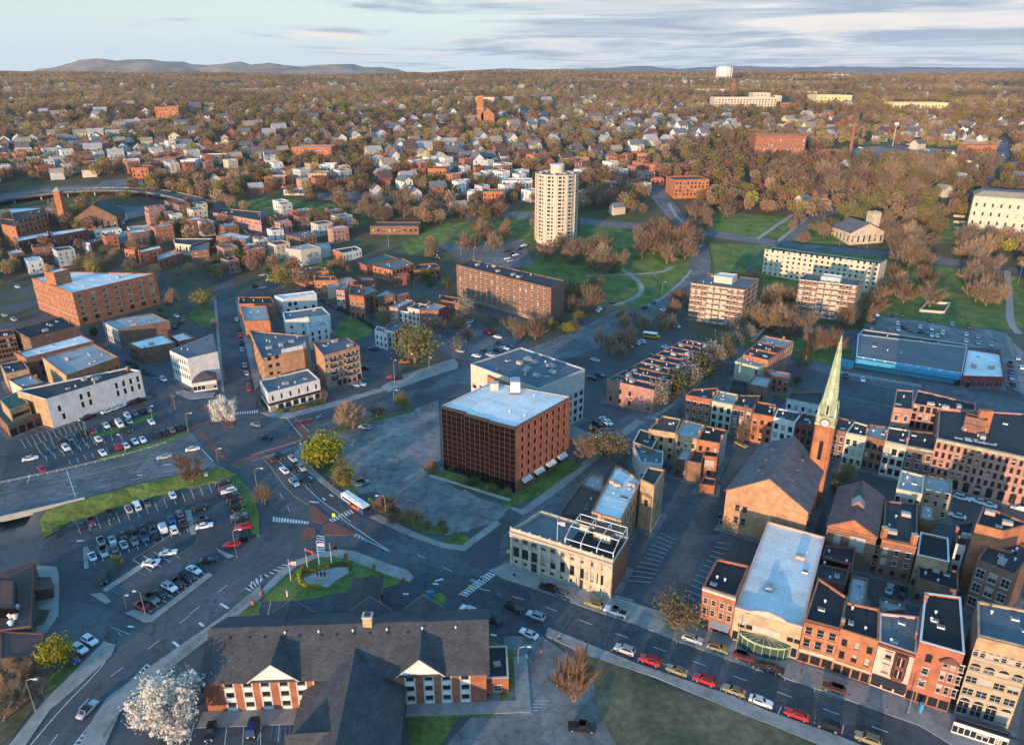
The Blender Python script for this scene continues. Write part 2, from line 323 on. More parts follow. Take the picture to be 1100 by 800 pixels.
# ---------------- terrain ----------------
def terrain():
    ys = [-60.]
    while ys[-1] < 30000: ys.append(ys[-1] + max(2.5, .013*max(ys[-1], 0)))
    ys = np.array(ys); n = 240; t = np.linspace(-1, 1, n); X = t[None,:]*(0.9*np.maximum(ys, 0)+170)[:,None]; Y = np.repeat(ys[:,None], n, 1); Z = terr(X, Y)
    v = np.stack([X, Y, Z], -1).reshape(-1, 3); k = np.arange(len(ys)*n).reshape(len(ys), n)
    f = np.stack([k[:-1,:-1], k[:-1,1:], k[1:,1:], k[1:,:-1]], -1).reshape(-1, 4)
    me = bpy.data.meshes.new('ground'); me.from_pydata(v.tolist(), [], f.tolist()); o = bpy.data.objects.new('ground', me); COL.objects.link(o); o['kind'] = 'structure'
    me.polygons.foreach_set('use_smooth', [True]*len(me.polygons))
    global nt, N, LK
    m = bpy.data.materials.new('ground'); m.use_nodes = True; nt = m.node_tree; N = nt.nodes.new; LK = nt.links.new; b = nt.nodes['Principled BSDF']; b.inputs['Roughness'].default_value = .95; b.inputs['Specular IOR Level'].default_value = .2
    g = N('ShaderNodeNewGeometry'); sp = N('ShaderNodeSeparateXYZ'); LK(g.outputs['Position'], sp.inputs[0])
    asp = mix(noise(g.outputs['Position'], .05, 6), (.062,.067,.072), (.115,.117,.119))
    yard = mix(noise(g.outputs['Position'], .09, 5), (.05,.075,.022), (.13,.105,.07)); far_ = ramp(M('DIVIDE', M('SUBTRACT', sp.outputs['Y'], 290.), 60.), [(0, (0,0,0)), (1, (1,1,1))])
    asp = mix(M('MULTIPLY', far_, ramp(noise(g.outputs['Position'], .045, 4), [(.44, (0,0,0)), (.52, (1,1,1))])), asp, yard)
    lit = ramp(noise(g.outputs['Position'], .02, 6, .6), [(.35, (.075,.058,.036)), (.5, (.11,.078,.045)), (.58, (.06,.075,.022)), (.7, (.13,.10,.07))])
    yy = M('ADD', sp.outputs['Y'], M('MULTIPLY', M('SUBTRACT', noise(g.outputs['Position'], .03, 3), .5), 60.))
    fac = ramp(M('DIVIDE', M('SUBTRACT', yy, 385.), 120.), [(0, (0,0,0)), (1, (1,1,1))])
    asp = wear(asp, g)
    LK(mix(fac, asp, lit), b.inputs['Base Color']); me.materials.append(m)
terrain()
def ridge(pts, dist, depth, base, col):            # far hill range: profile in photo pixels at a given distance
    bm = bmesh.new(); rows = []
    ex = [(pts[0][0]-200, pts[0][1]+6)] + pts + [(pts[-1][0]+200, pts[-1][1]+6)]
    fine = []
    for a, b in zip(ex, ex[1:]):
        k = max(2, int(abs(b[0]-a[0])/8))
        for i in range(k): t = i/k; t2 = t*t*(3-2*t); fine.append((a[0]+(b[0]-a[0])*t, a[1]+(b[1]-a[1])*t2))
    for i, p in enumerate(fine):
        d = ray(*p); t = dist/d[1]; top = H + d[2]*t; x = d[0]*t; col_ = []
        for k in range(13):
            u = -1 + k/6; z = base + (top-base)*max(0, math.cos(u*math.pi/2))**1.1 + (rng.random()-.5)*(top-base)*.10*(k not in (0,12))
            xx = x*(1+u*depth/dist) + math.sin(k*1.7+i*.3)*depth*.05
            col_.append(bm.verts.new((xx, dist+u*depth, z)))
        rows.append(col_)
    for a, b in zip(rows, rows[1:]):
        for k in range(12): bm.faces.new((a[k], b[k], b[k+1], a[k+1])).smooth = True
    return finish(bm, 'hill', col)
mat('hill_wood', (.36,.20,.135), .95, .3, .004, (.02,.02,.02), .35, col2=(.30,.19,.11)); mat('hill_far', (.16,.115,.10), .95, .3, .002)
ridge([(-60,84),(25,80.5),(60,73),(85,67),(110,63.4),(130,65.5),(152,64),(180,66.5),(215,71),(249,67),(272,70),(289,68),(325,71.5),(364,69.4),(400,73),(445,78),(500,80)], 6200, 1500, 20, 'hill_wood')
ridge([(430,80),(500,76),(545,74),(590,74.5),(640,74),(665,72.6),(688,71),(705,73.4),(735,74),(765,72),(800,71),(850,73),(900,71.8),(960,72.5),(1040,73),(1100,73.5),(1200,75)], 9500, 1500, 20, 'hill_far')
# ---------------- streets, lots, kerbs, lawns ----------------
sheet('street', 'I 0,435 280,375 560,305 810,215 920,360 820,375 600,425 320,500 140,540 0,590', 'asphalt_mid', .05)
sheet('parking_lot', 'I 0,440 40,260 100,240 260,180 605,60 640,30 700,120 790,195 800,215 560,295 280,365 20,425', 'asphalt_new', .03)
sheet('parking_lot', 'I 190,680 285,600 560,525 720,475 900,435 1000,430 1075,600 1075,640 990,740 p 225,620 150,668 100,650 60,640 40,600', 'asphalt_new', .03)
sheet('parking_lot', 'J 290,240 420,190 560,140 690,115 790,75 800,330 730,370 900,470 960,490 1090,530 1040,590 820,650 700,600 520,460 440,480 360,330', 'asphalt_old', .03)
sheet('street', 'p 500,600 545,616 630,653 730,690 850,733 930,760 1080,805 1000,860 905,802 820,769 682,712 588,674 540,661 500,640 440,600 380,565 330,505 305,480 350,478 385,540 440,575', 'asphalt', .05)
sheet('street', 'p 30,830 62,790 105,735 165,690 225,640 268,600 292,560 300,530 285,495 330,500 345,560 340,590 310,600 290,612 245,650 200,690 150,735 122,775 100,830', 'asphalt', .054)
sheet('street', 'p 320,468 345,455 400,435 470,410 500,392 560,378 600,362 640,345 668,330 695,315 725,330 690,350 650,372 610,385 560,398 512,415 490,412 430,432 350,470', 'asphalt_mid', .058)
sheet('street', 'p 690,330 720,312 738,295 742,275 730,250 715,228 700,212 690,200 708,198 722,215 740,240 760,265 765,285 757,305 735,325 712,340', 'asphalt_mid', .07, smooth=1)
sheet('street', 'p 757,300 790,288 830,262 855,238 880,226 905,220 930,218 930,223 905,227 885,234 862,250 835,274 800,293 765,310', 'asphalt_mid', .08)
sheet('street', 'p 540,226 640,236 690,240 730,243 860,262 930,268 1010,276 1100,290 1100,297 1000,283 930,275 855,268 735,250 640,243 540,233', 'asphalt_mid', .09)
sheet('street', 'p 238,420 229,322 231,290 250,290 254,322 273,420 285,450 235,450', 'asphalt', .054)
sheet('street', 'p 344,318 380,345 415,372 450,398 470,412 452,420 420,395 380,366 345,342 330,325', 'asphalt', .056)
sheet('street', 'p 100,350 130,370 165,395 200,425 220,440 200,452 175,430 140,400 95,368', 'asphalt', .057)
sheet('street', 'p 690,690 K 1000,450 1060,330 1100,200 p 840,445 L 60,330 0,350', 'asphalt', .04)
sheet('street', 'p 650,460 720,420 770,385 800,352 815,360 790,395 740,430 690,470 640,520 590,560 560,590 535,600 540,575 590,530', 'asphalt_mid', .05)
sheet('street', 'p 860,375 900,385 960,400 1100,432 1100,450 1020,432 930,412 860,395', 'asphalt_mid', .05)
sheet('parking_lot', 'p 890,400 1000,420 1100,440 1100,470 1000,470 880,460', 'asphalt', .03)
sheet('parking_lot', 'H 420,520 470,455 640,470 1020,540 1075,600 1100,620 1100,800 1020,760 1000,610 860,600', 'asphalt_old', .03)
sheet('parking_lot', 'O 470,165 560,0 640,-120 760,-130 900,-60 1000,-10 850,110 740,260 560,190', 'asphalt', .03)
sheet('parking_lot', 'O 0,380 20,270 170,330 270,400 390,480 400,600 480,790 p 640,800 480,800 540,730', 'asphalt_old', .03)
sheet('parking_lot', 'p 485,330 530,350 560,365 520,390 490,385 470,375 450,362', 'asphalt_mid', .03)
sheet('parking_lot', 'p 470,262 560,258 575,285 540,290 490,278', 'asphalt_mid', .08)
sheet('parking_lot', 'D 360,470 540,455 860,480 870,515 700,525 500,515 360,500', 'asphalt_old', .15)
sheet('road', 'D 960,620 985,560 1040,500 1030,430 1000,425 975,500 940,560 930,610', 'asphalt_mid', .16)
# pavements with a real kerb step
PV = ['O 190,290 560,440 1000,590 1100,635 1100,690 1000,650 640,500 350,405 180,325', 'p 820,762 900,790 960,815 940,830 880,800 820,775',
 'O -60,50 0,85 140,130 330,200 540,270 730,345 960,430 1100,480 1100,370 830,285 720,240 560,190 470,165 200,80 20,20', 'Q 0,425 90,505 340,590 420,620 660,705 800,790 1100,900 1100,850 1000,760 780,650 600,590 300,490 140,435 0,390',
 'J 180,300 240,240 210,320 330,430 400,480 450,505 430,530 330,455 200,350', 'J 500,570 640,640 800,700 900,715 1055,600 1030,585 890,690 820,685 700,640 540,560',
 'M 40,786 180,610 320,470 440,350 490,365 470,410 330,540 210,640 100,800', 'M 530,230 610,270 650,260 900,70 880,60 640,240 570,215', 'M 330,800 390,680 450,590 600,480 800,340 960,230 1100,110 1100,160 980,260 840,370 640,530 550,590 510,640 440,800',
 'h1 0,590 90,500 250,330 380,250 560,190 700,165 860,170 1100,260 1100,310 850,235 700,215 560,225 400,290 270,400 140,520 30,620', 'j1 0,495 60,500 250,560 430,620 465,660 440,690 400,680 240,620 60,550 0,545', 'I 930,360 990,390 1040,440 1075,480 1040,490 1000,420 930,385 880,370',
 'F 580,790 720,740 870,690 p 492,391 488,385 430,404 410,415', 'J 40,130 80,150 160,155 330,110 520,50 690,0 680,-10 520,35 330,90 170,130 60,130', 'I 740,45 800,75 900,65 910,45 820,50 770,35', 'p 229.5,322 232.5,322 241,420 238,420', 'p 253,322 262,330 281,410 274,420',
 'K 0,520 80,540 210,440 400,290 560,160 600,170 420,310 230,470 90,565', 'k1 0,540 100,510 280,390 480,240 600,150 640,160 500,260 300,410 100,560', 'l1 370,215 600,260 1100,340 1100,360 600,280 370,235','p 606,452 660,480 640,490 600,465','p 812,256 850,230 853,231.5 815,257.5','p 835,258 866,233 869,234.5 838,259.5','p 717,219 724,232 735,243 738,242 727,230.5 720,218','p 690,331 712,318 730,303 742,290 744,291 732,305 714,320 692,333']
for s in PV: sheet('pavement', s, 'pavement', .17, kerb=True)
GR = [('I 170,590 200,545 330,505 600,432 820,382 925,365 1000,395 1060,470 1095,560 1095,650 1070,650 1020,560 990,440 900,425 700,470 560,520 300,590 185,665','grass'),
 ('I 420,330 560,300 700,262 810,215 800,205 690,245 540,285 420,318','grass'), ('I 380,238 470,225 610,165 660,135 655,128 600,150 470,205 375,225','grass'),
 ('h1 100,560 270,410 420,300 520,240 700,225 850,245 1090,330 1090,380 900,400 800,525 640,540 560,570 380,590 80,595','grass'), ('N 540,130 650,100 680,85 640,75 420,10 420,60 530,80','grass'), ('N 700,170 760,200 800,205 830,170 800,145 720,150','grass'),
 ('N 1000,345 1060,365 1100,400 1100,560 1020,670 880,665 800,786 670,786 650,640 1050,620 1050,480 1000,450','grass'), ('O 0,370 40,390 65,440 80,510 0,600','grass'),
 ('O 350,400 640,515 1000,650 1100,695 p 905,800 930,830 640,830 O 480,786 400,650 395,580 370,480','grass_dry'),
 ('J 270,235 420,170 560,140 690,115 690,125 560,155 420,195 290,240','grass'), ('J 235,300 300,260 330,340 420,440 460,475 430,485 330,400 240,330','grass'), ('J 500,520 560,560 700,625 800,650 830,625 700,590 580,520','grass'), ('J 800,685 860,630 930,665 890,695','grass'), ('J 965,565 1040,585 980,650 950,655 1020,590','grass'),
 ('J 740,385 800,390 1100,480 1100,500 900,455','grass'), ('K 0,500 100,420 260,330 290,350 80,520 0,530','grass'), ('F 590,760 650,680 780,640 860,680 800,710','grass_dry'),
 ('M 190,560 220,480 330,440 300,490 200,570','grass'), ('M 0,640 130,540 170,600 60,740 0,786','grass_dry'), ('M 960,270 1040,210 1100,160 1095,230 1000,265','grass'),
 ('F 340,540 400,470 520,510 500,550 380,600','grass'), ('E 790,470 830,430 910,450 920,490 860,520','grass'), ('L 10,40 100,30 250,60 220,90 100,80','grass'),
 ('I 920,150 945,130 975,165 990,190 960,192','grass')]
for s, m in GR: sheet('lawn', s, m, .42 if s[:9] == 'I 170,590' else .10, kerb=True, step=3)
GF = [('p 430,262 480,240 560,235 575,240 575,262 470,262 440,275','grass'), ('p 622,236 690,245 730,255 742,280 735,300 715,318 690,330 672,331 640,322 600,318 560,290 575,275 625,270','grass'),
 ('p 762,262 830,263 800,290 770,300','grass'), ('p 755,225 850,235 850,255 780,255 748,246','grass'), ('p 870,238 900,232 920,262 860,262','grass'), ('p 820,262 930,275 1100,298 1100,355 1030,352 990,345 880,330 820,322 800,308','grass'),
 ('p 1000,235 1030,235 1040,262 1005,262','grass'), ('p 235,220 290,212 360,220 372,240 330,236 280,232','grass'), ('p 372,218 420,222 410,232 380,245','grass'), ('p 300,275 340,268 372,290 350,300','grass'), ('p 270,270 300,262 325,272 310,292 280,290','grass'),
 ('p 770,355 880,365 950,380 900,395 860,385 800,372','grass'), ('D 400,440 860,450 860,470 540,452 400,460','grass'), ('A 890,200 1020,190 1030,208 900,212','grass'), ('B 100,250 200,232 210,242 110,262','grass'), ('B 330,210 400,200 400,212 340,220','grass'),
 ('a1 0,55 150,20 160,40 60,80 0,90', 'grass'), ('C 20,740 140,735 140,786 0,786','grass'), ('p 500,330 540,345 560,350 530,358','grass_dry'),('p 600,350 640,338 668,322 640,318 610,330','grass_dry'),('p 200,232 235,236 280,246 330,262 300,262 240,250','grass')]
for s, m in GF: sheet('lawn', s, m, .05, step=8)
PATHS = [('G 500,270 560,310 590,345 580,380 520,410 470,425', 3), ('G 350,300 560,295 680,285 720,260', 2.5), ('G 380,340 400,320 370,300', 2), ('H 1030,280 1040,400 1040,500 1080,545', 3.5)]
for s, w in PATHS: sheet('path', strip(smooth_poly(W_(s), 2, False), w), 'pavement', .14, step=6)
sheet('path', 'k2 350,135 470,20 490,25 385,140', 'pavement', .09)
sheet('plaza', 'h1 440,410 560,345 720,310 830,310 820,360 700,430 650,480 560,470 470,450', 'plaza', .16)
sheet('traffic_island', 'J 240,520 270,525 330,580 300,600 250,585', 'paving_brick', .15, kerb=True); sheet('traffic_island', 'J 205,670 230,610 270,615 275,655', 'paving_brick', .15, kerb=True); sheet('traffic_island', 'J 300,610 340,590 400,620 440,645 310,650', 'paving_brick', .15, kerb=True)
sheet('traffic_island', 'I 350,700 370,695 375,786 355,790', 'pavement', .14, kerb=True); sheet('traffic_island', 'I 780,545 805,540 830,640 805,645', 'pavement', .14, kerb=True); sheet('traffic_island', 'M 380,150 430,145 470,180 450,192', 'pavement', .14, kerb=True); sheet('traffic_island', 'M 430,130 590,25 610,35 450,140', 'pavement', .14, kerb=True)
sheet('traffic_island', 'J 630,415 720,365 735,380 660,420', 'pavement', .14, kerb=True); sheet('traffic_island', 'J 830,510 900,455 950,485', 'pavement', .14, kerb=True); sheet('traffic_island', 'I 915,705 990,735 960,745 920,715', 'pavement', .14, kerb=True)
sheet('traffic_island', 'I 845,110 870,108 985,180 960,195 920,160', 'paving_brick', .15, kerb=True)
sheet('crossing', 'I 835,215 855,205 970,335 940,330', 'paving_brick', .075); sheet('crossing', 'I 975,345 1100,300 J 235,228 240,240 0,330', 'paving_brick', .076); sheet('crossing', 'J 155,155 180,150 245,215 225,232', 'paving_brick', .077); sheet('crossing', 'I 800,190 960,140 965,148 810,200', 'paving_brick', .078)
# ---------------- road markings ----------------
mk = MB()
def line(s, w=.15, dash=None, m='line_white', sm_=0, lift=.095):
    p = W_(s); p = smooth_poly(p, sm_, False) if sm_ else p; quadstrip(mk, p, w, lift, m, dash)
D3 = (3, 6)
for s in ('O -100,125 120,180 300,250 490,320 700,395 920,475 1100,540 Q 40,555 300,650 560,745 760,830', 'J 700,730 p 540,640 500,618', 'M 800,240 640,370 450,510 290,680 200,800', 'M 960,110 870,180 780,250', 'I 0,500 320,440 560,385 800,330', 'I 0,540 320,470 560,415 800,355', 'J 120,470 170,560', 'J 420,60 690,-20','G 140,600 380,500 520,430 700,290 760,250'): line(s, .16, D3)
for s in ('M 130,786 270,620 410,480 470,400 480,370', 'J 50,325 75,350 160,470 240,520', 'I 0,470 320,405 620,330 800,280','G 160,620 420,515 560,440','p 700,212 716,230 733,252 744,275'): line(s, .2, None, 'line_yellow' if s[0] in 'IJG' else 'line_white', 1)
for s in ('J 370,570 590,720', 'J 500,570 650,640', 'J 110,330 290,500 420,590', 'J 160,300 400,500', 'J 60,320 190,285', 'I 850,285 900,335', 'J 0,310 210,248', 'J 0,335 230,262', 'J 150,155 215,235', 'J 182,150 245,212','J 440,640 480,665 590,720', 'I 115,430 128,390', 'I 280,370 320,490'): line(s, .2)
def stripes(s, n, w=.15, inset=0, m='line_white', lift=.095):    # rungs between two lines given as 4 pixels a0 a1 b0 b1
    a0, a1, b0, b1 = W_(s)
    for i in range(n):
        t = i/(n-1); p = (a0[0]+(a1[0]-a0[0])*t, a0[1]+(a1[1]-a0[1])*t); q = (b0[0]+(b1[0]-b0[0])*t, b0[1]+(b1[1]-b0[1])*t); quadstrip(mk, [p, q], w, lift, m)
stripes('J 95,570 240,590 95,590 235,600', 13, .5); stripes('J 330,580 415,540 345,592 430,555', 8, .5); stripes('J 275,650 275,715 310,655 312,715', 7, .5)
stripes('N 885,150 1000,60 905,155 1025,70', 12, .5); stripes('I 985,130 1085,120 985,140 1085,132', 11, .4); line('N 875,152 1000,60', .2); line('N 905,160 1030,68', .2)
stripes('M 620,445 310,786 640,465 380,786', 20, .3); line('M 620,445 480,590 380,700 310,790', .2); stripes('h1 0,430 260,290 0,470 330,290', 8, .3)
stripes('M 1035,125 1100,70 1060,135 1100,100', 5, .3); stripes('J 440,645 490,668 438,655 480,672', 4, .4)
stripes('O 530,92 665,-110 625,100 725,-80', 12, .13); stripes('O 765,155 905,-70 845,195 960,-60', 12, .13)
stripes('i1 170,560 700,400 220,640 730,470', 13, .12); stripes('i1 260,690 760,530 300,740 800,600', 8, .12); stripes('i1 300,600 980,420 340,680 1000,470', 12, .12); stripes('i1 380,700 1000,510 400,750 1020,560', 10, .12); stripes('i1 600,780 1040,640 580,740 1020,600', 8, .12)
stripes('I 320,590 880,430 340,640 895,470', 15, .12); stripes('I 370,700 800,560 400,770 830,625', 13, .12); line('I 385,735 815,590', .12); stripes('I 905,430 1060,640 960,450 1000,650', 11, .12); stripes('M 600,200 830,45 640,225 870,70', 9, .12)
stripes('M 440,150 640,20 480,170 680,40', 8, .15, m='line_blue'); line('I 560,750 730,640', .12); stripes('I 560,750 690,700 640,800 760,745', 4, .12)
stripes('M 720,786 1100,786 750,690 1100,690', 6, .12); stripes('N 25,770 200,775 50,690 190,690', 3, .12); stripes('N 95,690 165,690 80,770 160,770', 5, .25, m='line_blue')
stripes('h1 80,600 165,600 60,710 140,710', 2, .12); stripes('O 80,655 140,600 130,655 200,600', 5, .12)
for s in ('O 455,390 470,375', 'O 570,435 585,408', 'O 690,470 700,450', 'O 800,515 810,490', 'O 915,565 925,535', 'O 1035,610 1045,580', 'O 735,350 745,325', 'O 840,380 848,362','O 955,425 962,405','O 320,200 335,185','Q 60,660 75,625','Q 330,740 340,700','Q 215,560 222,530','Q 90,515 100,485', 'O 940,150 960,190', 'O 985,160 1000,195', 'O 1030,175 1050,210'): line(s, .14)
for s in ('O 600,410 1090,610', 'Q 225,560 350,600', 'O 730,350 850,385 1080,470'): line(s, .08)
for s in ('J 245,505 285,510', 'J 300,490 312,500','J 245,400 258,410', 'J 200,365 225,372', 'J 330,475 345,485', 'N 775,95 810,85', 'N 765,105 790,108', 'N 640,150 665,148','M 840,270 860,285','M 730,350 755,370','M 930,190 965,210', 'I 690,350 725,350', 'I 580,395 600,395','N 1010,320 1035,325','I 325,672 352,670','M 540,285 565,288','O 95,405 105,420','N 750,225 770,228'): line(s, .55)
stripes('O 765,260 800,245 780,285 815,270', 6, .3); stripes('G 780,300 800,290 785,310 810,298', 2, .2)
for s in ('M 470,290 550,320','M 500,310 510,325','E 1000,390 930,420','l1 380,430 860,530','l1 420,250 860,340', 'k1 200,480 560,250'): line(s, .1)
rm_ = random.Random(4)
for s in ('p 620,660 850,735','p 330,520 480,600','p 230,470 320,470','p 60,520 180,490','p 120,750 250,620','p 400,440 560,390','p 245,330 260,430'):
    a, b = W_(s)
    for k in range(6): t = rm_.random(); x, y = a[0]+(b[0]-a[0])*t+rm_.uniform(-3,3), a[1]+(b[1]-a[1])*t+rm_.uniform(-3,3); mk.face([(x+.38*math.cos(q*.785), y+.38*math.sin(q*.785), T(x,y)+.12) for q in range(8)], 'metal_dark')
mo = mk.build('road_markings'); mo['kind'] = 'structure'
# ---------------- buildings ----------------
WCACHE = {}
def window_mesh(w, h, style, var):
    k = (round(w, 1), round(h, 1), style, var)
    if k in WCACHE: return WCACHE[k]
    w, h = k[0], k[1]; mb = MB(); fr = 'frame_dark' if style in ('dark', 'archd', 'shopd') else 'frame_white'; t = .09 if style != 'strip' else .06
    tr = {'stone':'trim_stone','arch':'trim_stone','brown':'trim_brown'}.get(style)
    gl = 'glass_brown' if style == 'brownglass' else 'glass'
    d = .15
    mb.face([(-w/2,d,0),(w/2,d,0),(w/2,d,h),(-w/2,d,h)], gl)
    if var: bh = h*(.45, .9)[var-1]; mb.face([(-w/2+t,d-.02,h-bh),(w/2-t,d-.02,h-bh),(w/2-t,d-.02,h-t),(-w/2+t,d-.02,h-t)], 'blind')
    if style not in ('bare','brownglass'):
        for a in ((-w/2,-w/2+t,0,h),(w/2-t,w/2,0,h),(-w/2+t,w/2-t,0,t),(-w/2+t,w/2-t,h-t,h)): mb.box(a[0],a[1],d-.07,d+.01,a[2],a[3],fr,True)
        if style not in ('shop','shopd','strip'): mb.box(-w/2+t,w/2-t,d-.06,d+.01,h*.5-.03,h*.5+.03,fr,True)
        if w > 1.5 and style not in ('strip',):
            for i in range(1, int(w/1.1)+1):
                x = -w/2 + w*i/(int(w/1.1)+1); mb.box(x-.035,x+.035,d-.065,d+.01,t,h-t,fr,True)
    if tr or style == 'white':
        tr = tr or 'frame_white'; mb.box(-w/2-.12,w/2+.12,-.10,.14,-.16,0,tr,True); mb.box(-w/2-.12,w/2+.12,-.07,.14,h,h+.24,tr,True)
    if style in ('arch', 'archd'):
        tr = 'trim_stone' if style == 'arch' else 'trim_brown'; n = 8
        for i in range(n):
            a, b = math.pi*i/n, math.pi*(i+1)/n; q = lambda r, an, y: (math.cos(an)*r*w/2, y, h + math.sin(an)*r*w/2)
            mb.face([(0,-.012,h), q(1,a,-.012), q(1,b,-.012)], gl); mb.hexa([q(1,a,-.09),q(1.22,a,-.09),q(1.22,a,.02),q(1,a,.02),q(1,b,-.09),q(1.22,b,-.09),q(1.22,b,.02),q(1,b,.02)], tr)
        mb.box(-w/2,w/2,-.03,d,h-.05,h+.05,fr,True)
    me = mb.mesh('window'); WCACHE[k] = me; return me
def inset_poly(poly, d):
    n = len(poly); out = []
    for i in range(n):
        p0, p1, p2 = poly[i-1], poly[i], poly[(i+1)%n]
        def ln(a, b):
            l = math.dist(a, b) or 1e-6; nx, ny = -(b[1]-a[1])/l, (b[0]-a[0])/l; return (a[0]+nx*d, a[1]+ny*d), ((b[0]-a[0])/l, (b[1]-a[1])/l)
        a, u = ln(p0, p1); b, v = ln(p1, p2); cr = u[0]*v[1]-u[1]*v[0]
        if abs(cr) < 1e-4: out.append(b); continue
        t = ((b[0]-a[0])*v[1]-(b[1]-a[1])*v[0])/cr; out.append((a[0]+u[0]*t, a[1]+u[1]*t))
    return out
def ccw(p): return sum(p[i-1][0]*p[i][1]-p[i][0]*p[i-1][1] for i in range(len(p))) > 0
def wall_panel(mb, A, B, z0, z1, holes, m, depth=.2):
    L = math.dist(A, B)
    if L < .05: return
    u = ((B[0]-A[0])/L, (B[1]-A[1])/L); n = (-u[1], u[0])
    q = lambda x, z, d=0: (A[0]+u[0]*x+n[0]*d, A[1]+u[1]*x+n[1]*d, z)
    xs = sorted({0, L} | {h[0] for h in holes} | {h[1] for h in holes}); zs = sorted({z0, z1} | {h[2] for h in holes} | {h[3] for h in holes})
    for za, zb in zip(zs, zs[1:]):
        if zb - za < 1e-5: continue
        run = None; zc = (za+zb)/2; rows = [h for h in holes if h[2] < zc < h[3]]
        for xa, xb in zip(xs, xs[1:]):
            xc = (xa+xb)/2
            if any(h[0] < xc < h[1] for h in rows):
                if run is not None: mb.face([q(run,za),q(xa,za),q(xa,zb),q(run,zb)], m); run = None
            elif run is None: run = xa
        if run is not None: mb.face([q(run,za),q(L,za),q(L,zb),q(run,zb)], m)
    for a, b, c, d in holes:
        mb.face([q(a,c),q(b,c),q(b,c,depth),q(a,c,depth)], m); mb.face([q(a,d,depth),q(b,d,depth),q(b,d),q(a,d)], m)
        mb.face([q(a,c,depth),q(a,d,depth),q(a,d),q(a,c)], m); mb.face([q(b,c),q(b,d),q(b,d,depth),q(b,c,depth)], m)
UNIT = {}
def unit_mesh(kind):
    if kind in UNIT: return UNIT[kind]
    mb = MB()
    if kind == 'unit':
        mb.box(-1.1,1.1,-.75,.75,.15,1.15,'unit_tan'); mb.box(-1.0,-.85,-.7,.7,0,.15,'metal_dark'); mb.box(.85,1.0,-.7,.7,0,.15,'metal_dark'); mb.cyl(-.45,0,1.15,1.3,.45,.45,'metal_grey',10); mb.cyl(.5,0,1.15,1.3,.45,.45,'metal_grey',10)
    elif kind == 'vent': mb.cyl(0,0,0,.6,.18,.18,'metal_light',8); mb.cyl(0,0,.6,.85,.34,.2,'metal_light',8)
    elif kind == 'hatch': mb.box(-.7,.7,-.5,.5,0,.35,'metal_light'); mb.box(-.6,.6,-.4,.4,.35,.42,'roof_grey')
    elif kind == 'chimney': mb.box(-.5,.5,-.35,.35,0,1.5,'brick_red'); mb.box(-.56,.56,-.41,.41,1.5,1.66,'trim_stone'); mb.cyl(-.22,0,1.66,1.95,.14,.11,'brick_orange',6); mb.cyl(.22,0,1.66,1.95,.14,.11,'brick_orange',6)
    elif kind == 'skylight': mb.box(-1.0,1.0,-.6,.6,0,.3,'metal_light'); mb.hexa([(-1,-.6,.3),(1,-.6,.3),(1,.6,.3),(-1,.6,.3),(-.9,-.05,.7),(.9,-.05,.7),(.9,.05,.7),(-.9,.05,.7)],'glass_green')
    UNIT[kind] = mb.mesh('roof_' + kind); return UNIT[kind]
def place_windows(root, A, B, zb, spec, top, cnt, sub=False):
    """spec: (bays, floors, w, h, style[, z0, floor_h]) or list of rows (z, n, w, h, style[, margin]); returns the holes"""
    L = math.dist(A, B); u = ((B[0]-A[0])/L, (B[1]-A[1])/L); ang = math.atan2(u[1], u[0]); holes = []; rows = []
    if isinstance(spec, tuple):
        b, f, w, h, st = spec[:5]; z0 = spec[5] if len(spec) > 5 else 1.1; fh = spec[6] if len(spec) > 6 else (top - z0 - .5)/f
        rows = [(z0 + i*fh, b, w, min(h, fh*.78), st) for i in range(f)]
    else: rows = spec
    for r in rows:
        z, n, w, h, st = r[:5]; mg = r[5] if len(r) > 5 else 0; x0, x1 = (mg if isinstance(mg, tuple) else (mg, L-mg)); sp = (x1-x0)/n; w = min(w, sp*.86)
        for i in range(n):
            x = x0 + sp*(i+.5); holes.append((x-round(w,1)/2, x+round(w,1)/2, zb+z, zb+z+round(h,1)))
            var = rng.choice((0,0,0,0,0,1,2)) if st not in ('shop','shopd','bare','brownglass','strip') else 0
            me = window_mesh(w, h, st, var); ox, oy, oz = root.location
            if cnt[0] < 100:
                o = inst('shop_window' if st[:4] == 'shop' else 'window', me, root, (A[0]+u[0]*x-ox, A[1]+u[1]*x-oy, zb+z-oz), ang); cnt[0] += 1
            else: cnt[1].append((me, (A[0]+u[0]*x, A[1]+u[1]*x, zb+z), ang))
    return holes
def merged(root, items, name='window_field'):
    mb = MB()
    for me, (x, y, z), a in items:
        c, s = math.cos(a), math.sin(a); vs = [v.co for v in me.vertices]
        for p in me.polygons: mb.face([(x+c*vs[i].x-s*vs[i].y, y+s*vs[i].x+c*vs[i].y, z+vs[i].z) for i in p.vertices], me.materials[p.material_index].name)
    o = mb.build(name, root); o['kind'] = 'stuff'; return o
BL = {}
def quad(pts, h):
    w = [P(p, h) for p in pts]
    if len(w) == 3: w.append((w[0][0]+w[2][0]-w[1][0], w[0][1]+w[2][1]-w[1][1]))
    return w
